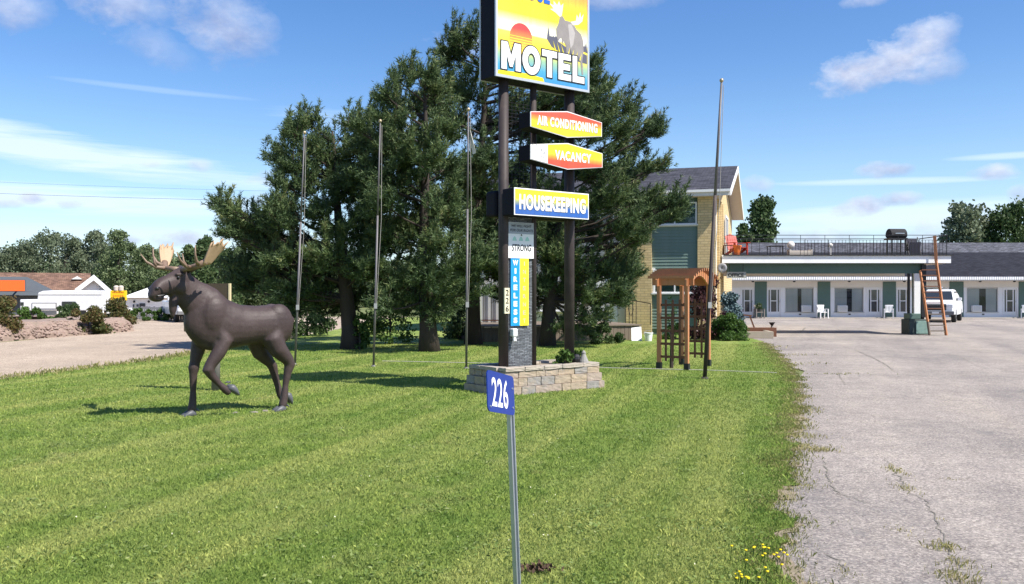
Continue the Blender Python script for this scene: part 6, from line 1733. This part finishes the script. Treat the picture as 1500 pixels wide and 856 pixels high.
def leaf_cloud(C, size, tone, aspect=0.7):
    n = len(C); d = unit(n); d[:, 2] *= 0.6
    u = np.cross(d, unit(n)); u /= np.linalg.norm(u, axis=1)[:, None] + 1e-9
    v = np.cross(d, u); v /= np.linalg.norm(v, axis=1)[:, None] + 1e-9
    s = (size * rng.uniform(0.6, 1.3, n))[:, None]
    V = np.stack([C - u * s * 0.5, C - v * s * aspect * 0.5, C + u * s * 0.5, C + v * s * aspect * 0.5], 1).reshape(-1, 3)
    return V, np.arange(n * 4).reshape(-1, 4), np.repeat(tone, 4)

def leafy(name, label, cat, base, H, W, m, n, size, seed, shape='round', trunk=True, group=None, bottom=0.12, wind=0.0, trunk_m=None):
    r_ = random.Random(seed); g = np.random.default_rng(seed)
    t = thing(name, label, cat, (base[0], base[1], base[2] if len(base) > 2 else 0.0), 0, group)
    lob = []
    nl = max(14, int(7 + W * 1.6 + H * 1.2))
    for k in range(nl):
        f = bottom + (1 - bottom) * (k + r_.random()) / nl
        if shape == 'round': wr = math.sin(math.pi * min(0.98, 0.12 + 0.86 * f)) ** 0.7
        elif shape == 'cone': wr = 1.05 - 0.9 * f
        elif shape == 'tall': wr = 0.75 + 0.25 * math.sin(math.pi * f) - 0.55 * max(0, f - 0.6)
        else: wr = math.sqrt(max(0.05, 1 - (f * 0.95) ** 2))
        a = r_.uniform(0, 6.283); rr = W * 0.5 * wr * math.sqrt(r_.uniform(0.15, 0.85))
        lr = (0.16 + 0.12 * r_.random()) * min(W, H) * (0.75 + 0.35 * wr)
        lob.append((rr * math.cos(a) + wind * f * W * 0.3, rr * math.sin(a), f * H - lr * 0.35, lr))
    per = n // nl; P = []; TT = []
    for (x, y, z, lr) in lob:
        q = g.normal(size=(per, 3)); q /= np.linalg.norm(q, axis=1)[:, None]
        q *= (g.random((per, 1)) ** 0.45) * lr; q[:, 2] *= 0.85
        # ragged shoots
        k = per // 6
        q[:k] *= 1.28
        P.append(q + np.array([x, y, max(z, lr * 0.5)])); TT.append(np.clip(r_.uniform(0.25, 0.65) + g.normal(0, 0.16, per), 0, 1))
    P = np.concatenate(P); TT = np.concatenate(TT)
    ok = P[:, 2] > 0.02; P, TT = P[ok], TT[ok]
    V, F, tn = leaf_cloud(P.astype(np.float32), size, TT)
    if trunk:
        b = MB(); b.tube([(0, 0, -0.1), (wind * 0.1, 0, H * 0.35), (wind * 0.25 * W, 0, H * 0.8)], [0.028 * H * 0.7 + 0.02, 0.018 * H * 0.7 + 0.012, 0.01], 7)
        for (x, y, z, lr) in lob[::2]:
            b.tube([(wind * 0.1 * W * z / H, 0, max(0.05, z * 0.6)), (x * 0.6, y * 0.6, z * 0.85), (x, y, z)], [0.010 * H * 0.5 + 0.008, 0.006 * H * 0.5 + 0.005, 0.004], 5)
        b.build('trunk' if cat == 'tree' else 'stem', trunk_m or M_bark, t)
    c = np_mesh('crown' if cat == 'tree' else 'foliage', V, F, m, t, tn); c['kind'] = 'stuff'
    return t

# trees beyond the street, left
far = [(-32, 105, 7.0, 5, 0), (0, 100, 6.8, 4.6, 1), (24, 106, 7.2, 4.4, 1), (46, 101, 8.4, 4.6, 1), (70, 108, 8.9, 5, 1), (92, 103, 8.3, 4.2, 1), (112, 110, 7.6, 5, 1), (132, 104, 8.9, 4.4, 1), (152, 112, 7.4, 5, 0), (172, 101, 8.7, 4.0, 0), (190, 108, 7.6, 4.4, 0), (208, 102, 7.0, 4.4, 0), (226, 110, 7.0, 4.6, 0), (246, 98, 5.6, 4.6, 0), (266, 106, 6.0, 5, 0), (290, 100, 6.2, 5, 0), (318, 96, 6.2, 5, 0), (346, 104, 6.8, 5.2, 0), (385, 104, 6.6, 6, 0), (430, 98, 6.2, 6, 0), (480, 110, 6.6, 6, 0), (535, 104, 6.0, 7, 0), (590, 112, 6.2, 7, 0)]
for i, (px, d, h, w, kd) in enumerate(far):
    leafy('leafy_tree', ['dark green leafy tree in the row beyond the side street', 'grey green wind swept tree in the row beyond the side street'][kd], 'tree', (gx(px, d), d), h, w, M_leafB if kd else M_leafC, 6400, 0.26, 100 + i, 'round' if i % 3 else 'tall', True, 'trees beyond the side street', 0.05, 0.5 if kd else 0.25)
# spruce tips behind the moose antlers
for i, (px, d, h) in enumerate(((292, 80, 6.3), (305, 84, 7.0), (330, 78, 5.4), (276, 88, 6.2))):
    leafy('spruce_tree', 'narrow dark spruce rising behind the moose antlers', 'tree', (gx(px, d), d), h, 2.8, M_leafA, 3200, 0.30, 200 + i, 'cone', True, 'spruces behind the moose', 0.05, 0.1)
# trees behind the motel
leafy('leafy_tree', 'bushy green tree rising beside the gable of the brick house', 'tree', (gx(1113, 90), 90), gz(290, 90), 5.6, M_leafA, 9000, 0.36, 301, 'cone', True, None, 0.15, 0.35)
leafy('leafy_tree', 'slim dark tree close behind the brick house gable', 'tree', (gx(1086, 88), 88), gz(330, 88), 2.2, M_leafA, 2500, 0.32, 305, 'tall', True, None, 0.1, 0.1)
leafy('leafy_tree', 'wind bent poplar behind the pickup end of the motel roof', 'tree', (gx(1405, 96), 96), gz(300, 96), 5.0, M_leafB, 8000, 0.36, 302, 'tall', True, None, 0.2, 0.7)
leafy('leafy_tree', 'broad dark poplar behind the grey rear roof', 'tree', (gx(1462, 96), 96), gz(298, 96), 5.6, M_leafA, 9000, 0.36, 303, 'tall', True, None, 0.15, 0.5)
leafy('leafy_tree', 'dense poplar at the far end of the grey rear roof', 'tree', (gx(1512, 98), 98), gz(294, 98), 5.4, M_leafA, 9000, 0.36, 304, 'tall', True, None, 0.15, 0.4)
leafy('leafy_tree', 'low leafy tree filling the gap between two poplars', 'tree', (gx(1432, 100), 100), gz(340, 100), 5.0, M_leafA, 5000, 0.36, 306, 'round', True, None, 0.1, 0.3)
# far wood closing the horizon
def wood():
    n = 26000
    a = rng.uniform(-0.75, 0.75, n); d = rng.uniform(150, 190, n)
    X = np.tan(a) * d; prof = 5.2 + 1.3 * np.sin(a * 37) + 0.9 * np.sin(a * 91 + 1.0) + rng.normal(0, 0.5, n)
    Z = rng.random(n) ** 0.7 * prof
    V, F, tn = leaf_cloud(np.stack([X, d, Z], 1).astype(np.float32), 1.1, np.clip(rng.normal(0.4, 0.2, n), 0, 1))
    w = stuff(np_mesh('far_wood', V, F, M_leafA, None, tn)); w['label'] = 'far low wood along the horizon'; w['category'] = 'wood'
wood()
# shrubs by the house and arbor
leafy('burgundy_shrub', 'tall burgundy leaved shrub behind the garden arbor', 'shrub', (gx(1040, 33.0), 33.0), 2.25, 1.5, M_leafRed, 3600, 0.11, 401, 'round', True, None, 0.05)
leafy('blue_spruce', 'small blue spruce between the burgundy shrub and the drive', 'spruce', (gx(1071, 34.0), 34.0), 1.75, 1.35, M_leafBlue, 5200, 0.10, 402, 'cone', True, None, 0.04)
leafy('green_shrub', 'rounded bright green shrub at the lawn corner near the drive', 'shrub', (gx(1068, 32.6), 32.6), 0.95, 1.35, M_leafBush, 5500, 0.08, 403, 'dome', True, None, 0.05)
leafy('low_shrub', 'low grey green shrub at the foot of the brick house wall', 'shrub', (gx(990, 33.4), 33.4), 0.55, 1.5, M_leafBush, 2500, 0.07, 404, 'dome', True, None, 0.05)
leafy('climbing_plant', 'pale green climbing plant growing up the arbor lattice', 'plant', (gx(985, 20.5), 20.62), 1.62, 0.26, M_leafBush, 200, 0.045, 405, 'tall', True, None, 0.5)
leafy('leafy_sapling', 'bright green sapling at the foot of the dark left pine trunk', 'plant', (gx(527, 27.2), 27.2), 1.1, 0.5, M_leafBush, 1400, 0.09, 406, 'tall', True, None, 0.1)
leafy('leafy_sapling', 'bright green sapling half hidden between the two pine trunks', 'plant', (gx(572, 30.5), 30.5), 1.6, 1.6, M_leafBush, 2600, 0.10, 407, 'round', True, None, 0.2)
leafy('planter_plant', 'yellow green leafy plant growing in the block planter', 'plant', tuple(py.matrix_basis @ Vector((1.22, -0.2, 0.0))), 0.30, 0.36, M_leafBush, 420, 0.07, 408, 'dome', True, None, 0.1)
leafy('planter_plant', 'small yellow green plant behind the ornament in the planter', 'plant', tuple(py.matrix_basis @ Vector((1.85, 0.15, 0.0))), 0.24, 0.22, M_leafBush, 220, 0.06, 409, 'dome', True, None, 0.1)
leafy('dark_shrub', 'dark green shrub below the right pine beside the deck', 'shrub', (gx(878, 31.0), 30.4), 0.75, 1.5, M_leafA, 2600, 0.09, 410, 'dome', True, None, 0.05)
leafy('dark_shrub', 'dim shrub in the shade left of the timber deck', 'shrub', (gx(672, 33.5), 33.5), 1.5, 1.5, M_leafA, 2600, 0.10, 411, 'round', True, None, 0.05)
leafy('dark_shrub', 'dark hedge shrub in shade behind the leftmost flagpole', 'shrub', (gx(450, 36.0), 36.0), 1.5, 2.6, M_leafA, 3600, 0.12, 412, 'dome', True, None, 0.05)
# street-side bushes on the bank
leafy('bronze_bush', 'bronze and green bush overhanging the pink bank, leftmost of three', 'bush', (gx(6, 33.0), 33.0, 0.1), 1.45, 1.35, M_leafAutumn, 4200, 0.10, 501, 'dome', True, None, 0.02)
leafy('bronze_bush', 'broad bronze bush spilling down the pink bank below the caravan', 'bush', (gx(130, 37.2), 37.2, 0.0), 1.15, 1.75, M_leafAutumn, 4600, 0.10, 502, 'dome', True, None, 0.02)
leafy('bronze_bush', 'yellow green bush on the pink bank below the yellow sign', 'bush', (gx(170, 41.0), 41.0, 0.25), 1.2, 1.4, M_leafAutumn, 4200, 0.10, 503, 'dome', True, None, 0.02)
leafy('green_bush', 'low green bush on the bank before the white caravan', 'bush', (gx(48, 40.0), 40.0, 0.3), 0.75, 1.9, M_leafBush, 3000, 0.11, 504, 'dome', True, None, 0.02)
leafy('green_bush', 'low dark green bush on the bank behind the bronze bush', 'bush', (gx(100, 42.5), 42.5, 0.3), 0.85, 2.3, M_leafA, 3200, 0.11, 505, 'dome', True, None, 0.02)
leafy('tall_weeds', 'tall green weeds growing along the foot of the grey fence', 'weeds', (gx(215, 54.5), 54.5), 0.75, 3.4, M_leafBush, 2600, 0.12, 506, 'dome', True, None, 0.02)
leafy('tall_weeds', 'tall green weeds beside the parked pickup under the fence', 'weeds', (gx(238, 55.3), 55.6), 0.7, 2.2, M_leafBush, 2000, 0.12, 507, 'dome', True, None, 0.02)
pt = np.random.default_rng(3)
# plant in chair pot
leafy('pot_plant', 'dark rounded plant filling the pot on the brown grey chair', 'plant', (gx(1112, CHY), CHY - 0.02, 0.60), 0.42, 0.5, M_leafA, 500, 0.07, 508, 'round', True, None, 0.05)

# ------------------------------------------------------------ weeds, flowers and cracks on the drive
M_weed = mat_leaf('dry_weed_blades', [(0.0, (0.12, 0.15, 0.04)), (0.5, (0.25, 0.25, 0.08)), (1.0, (0.42, 0.36, 0.18))], 0.8, 0.35)
M_crack = mat('crack_dirt', (0.16, 0.145, 0.12), 0.95, 0.3, 8, 0.3)
def weed_clump(cx, cy, sx, sy, n, h, tone=0.5):
    X = cx + rng.normal(0, sx, n); Y = cy + rng.normal(0, sy, n)
    return X, Y, h * rng.uniform(0.4, 1.2, n), rng.uniform(0.004, 0.008, n) * max(1, cy / 6.5), np.clip(rng.normal(tone, 0.22, n), 0, 1)
def weeds():
    acc = []
    for px, pyy, sx, sy, n, h, tn in ((1312, 690, .04, .13, 260, .05, .55), (1326, 716, .05, .10, 200, .045, .5), (1382, 803, .045, .05, 300, .06, .45), (1402, 826, .05, .06, 240, .05, .5), (1409, 850, .07, .08, 320, .06, .55), (1322, 780, .05, .10, 140, .03, .9), (1200, 660, .09, .07, 420, .07, .6), (1180, 640, .10, .10, 360, .06, .5), (1168, 600, .16, .20, 420, .06, .5), (1393, 842, .04, .05, 140, .04, .6), (1237, 838, .03, .07, 120, .03, .4), (1375, 760, .02, .05, 40, .03, .6), (1393, 703, .06, .03, 40, .03, .7), (1140, 533, .5, .25, 420, .07, .5), (1150, 520, .4, .2, 260, .07, .5), (1128, 508, .3, .2, 220, .08, .5), (1230, 548, .35, .1, 160, .05, .3)):
        g = gp(px, pyy); acc.append(weed_clump(g[0], g[1], sx * 1.1, sy * 1.1, int(n * 0.38), h * 0.7, tn + 0.25))
    # ragged fringe along the lawn edge
    for i, (x, y) in enumerate(redge_f):
        if y < 3.2 or y > 31: continue
        acc.append(weed_clump(x - 0.06, y, 0.12, 0.08, int(120 / max(1, y / 12)), 0.028 + 0.02 * noise1(i // 4), 0.30 + 0.45 * noise1(i // 5, 3)))
    # along the street edge
    for i, (x, y) in enumerate(ledge_f):
        if y < 12 or y > 34: continue
        acc.append(weed_clump(x, y, 0.22, 0.15, 60, 0.10, 0.5))
    A_ = [np.concatenate([a[k] for a in acc]) for k in range(5)]
    w = stuff(blades('weeds', A_[0], A_[1], A_[2], A_[3], A_[4], M_weed, 0.0, 0.9)); w['label'] = 'dry weeds in cracks and along the drive edge'; w['category'] = 'weeds'
weeds()
def crack(pts, w, seed):
    P = [Vector((*gp(*p), 0.0)) for p in pts]
    r_ = random.Random(seed); fine = []
    for i in range(len(P) - 1):
        n = max(2, int((P[i + 1] - P[i]).length / 0.06))
        for k in range(n): fine.append(P[i].lerp(P[i + 1], k / n) + Vector((r_.gauss(0, 0.014), r_.gauss(0, 0.014), 0)))
    fine.append(P[-1]); V = []; F = []
    w *= 0.62
    for i, p in enumerate(fine):
        d = fine[min(i + 1, len(fine) - 1)] - fine[max(0, i - 1)]; d.normalize(); nn = Vector((-d.y, d.x, 0))
        ww = w * r_.uniform(0.25, 1.0) * min(1, 0.2 + 4 * min(i, len(fine) - 1 - i) / len(fine))
        V += [tuple(p + nn * ww + Vector((0, 0, 0.004))), tuple(p - nn * ww + Vector((0, 0, 0.004)))]
    F = [(2 * i, 2 * i + 1, 2 * i + 3, 2 * i + 2) for i in range(len(fine) - 1)]
    me = bpy.data.meshes.new('crack'); me.from_pydata(V, [], F)
    put('crack', me, M_crack, lot)
crack([(1207, 672), (1210, 690), (1216, 712), (1228, 724), (1258, 733), (1290, 744)], 0.012, 1)
crack([(1288, 668), (1306, 680), (1320, 705), (1330, 720), (1352, 732), (1364, 745), (1376, 775), (1384, 800), (1398, 820), (1406, 856)], 0.013, 2)
crack([(1205, 808), (1226, 822), (1238, 838), (1232, 856)], 0.012, 3)
crack([(1338, 700), (1380, 705), (1440, 698)], 0.006, 4)
crack([(1250, 512), (1282, 526), (1300, 536), (1310, 545)], 0.03, 5)
crack([(1150, 541), (1190, 541), (1290, 542)], 0.018, 6)
crack([(1228, 545), (1232, 556), (1240, 565)], 0.018, 7)
crack([(1400, 520), (1440, 540), (1500, 546)], 0.012, 8)
crack([(1180, 480), (1172, 488)], 0.07, 9)
# yellow flowers at the drive corner
M_flower = mat('yellow_petals', (0.85, 0.62, 0.01), 0.6, 0.1)
def flowers():
    b = MB(); g = MB()
    rf_ = random.Random(12)
    spots = [(rf_.gauss(1122, 14), rf_.gauss(808, 6)) for _ in range(14)] + [(rf_.gauss(1085, 10), rf_.gauss(846, 4)) for _ in range(9)] + [(rf_.uniform(1060, 1145), rf_.uniform(795, 850)) for _ in range(6)]
    for px, pyy in spots:
        x, y = gp(px, pyy + 14); h = 0.05 + 0.05 * rf_.random()
        g.tube([(x, y, 0), (x + 0.01, y, h)], 0.0022, 4, False)
        b.lathe([(0.003, h - 0.003), (0.010, h + 0.002), (0.009, h + 0.006), (0.002, h + 0.008)], 7, (x + 0.01, y, 0))
    root = thing('yellow_flowers', 'cluster of small yellow wild flowers at the lawn edge', 'flowers', (0, 0, 0))
    stuff(b.build('blossoms', M_flower, root)); stuff(g.build('stems', M_leafBush, root))
flowers()
# tiny dandelions and clover heads scattered through the lawn
def specks():
    n = 260; D_ = 5 + 19 * rng.random(n); X_ = rng.uniform(-0.62, 0.3, n) * D_
    k = point_in_poly(X_, D_, lawn_poly); X_, D_ = X_[k], D_[k]
    V, F, tn = leaf_cloud(np.stack([X_, D_, np.full(len(X_), 0.045)], 1).astype(np.float32), 0.013, np.full(len(X_), 0.5))
    o = stuff(np_mesh('clover_heads', V, F, mat('clover_white', (0.62, 0.60, 0.42), 0.8), None, tn)); o['label'] = 'tiny pale clover heads dotted over the lawn'; o['category'] = 'clover'
specks()
# broad-leaved weeds knit into the turf
def turf_weeds():
    cx = []; 
    for k in range(420):
        d = 3.8 + 12 * rng.random() ** 1.4; x = rng.uniform(-0.66, 0.32) * d; m_ = int(rng.uniform(10, 46)); sp = rng.uniform(0.05, 0.22)
        cx.append(np.stack([x + rng.normal(0, sp, m_), d + rng.normal(0, sp, m_), 0.018 + 0.022 * rng.random(m_)], 1))
    P = np.concatenate(cx); k = point_in_poly(P[:, 0], P[:, 1], lawn_poly); P = P[k]
    n = len(P); a_ = rng.uniform(0, 6.283, n); s_ = rng.uniform(0.010, 0.022, n)
    u = np.stack([np.cos(a_), np.sin(a_), rng.normal(0, .25, n)], 1) * s_[:, None]; v = np.stack([-np.sin(a_), np.cos(a_), rng.normal(0, .25, n)], 1) * s_[:, None] * 0.6
    V = np.stack([P - u, P - v, P + u, P + v], 1).reshape(-1, 3)
    o = stuff(np_mesh('turf_weeds', V, np.arange(n * 4).reshape(-1, 4), M_turfweed, None, np.repeat(np.clip(rng.normal(.5, .22, n), 0, 1), 4)))
    o['label'] = 'small broad leaved weeds growing through the lawn'; o['category'] = 'weeds'
M_turfweed = mat_leaf('turf_weed_leaves', [(0.0, (0.085, 0.14, 0.03)), (0.5, (0.17, 0.24, 0.06)), (1.0, (0.32, 0.36, 0.14))], 0.6, 0.3)
turf_weeds()
# brown droppings of dead leaves beside the number sign post
def litter():
    x, y = gp(788, 842); n = 160
    P = np.stack([x + rng.normal(0, .055, n), y + rng.normal(0, .03, n), 0.035 + 0.025 * rng.random(n)], 1).astype(np.float32)
    V, F, tn = leaf_cloud(P, 0.03, np.full(n, .5))
    o = np_mesh('leaf_litter', V, F, mat('dead_leaves', (0.085, 0.05, 0.032), 0.9, 0.5, 20), None, tn)
    stuff(o); o['label'] = 'small heap of brown dead leaves beside the number sign post'; o['category'] = 'leaves'
litter()
# overhead wires with their poles beyond the picture
def wires():
    p0 = Vector((-46, 60, 0)); p1 = Vector((4, 66, 0))
    for k, (p, lab) in enumerate(((p0, 'wooden utility pole outside the left edge of the view'), (p1, 'wooden utility pole hidden behind the pines'))):
        t = thing('utility_pole', lab, 'pole', tuple(p))
        MB().tube([(0, 0, -0.1), (0, 0, 9.0)], [0.16, 0.11], 10).build('shaft', M_greywood, t)
        MB().bar((-0.9, 0, 8.6), (0.9, 0, 8.6), 0.10, 0.12).build('crossarm', M_greywood, t)
    for k, (z0, z1) in enumerate(((gz(281, 61), gz(300, 65)), (gz(263, 61), gz(288, 65)))):
        pts = []
        for i in range(25):
            f = i / 24; q = p0.lerp(p1, f); pts.append((q.x, q.y, z0 + (z1 - z0) * f + 0.4 * ((2 * f - 1) ** 2) - 0.1))
        tag(MB().tube(pts, 0.010 if k == 0 else 0.006, 5).build('power_line', M_black, None), ['lower thicker power line crossing the sky over the street', 'upper thinner power line crossing the sky over the street'][k], 'wire')
wires()
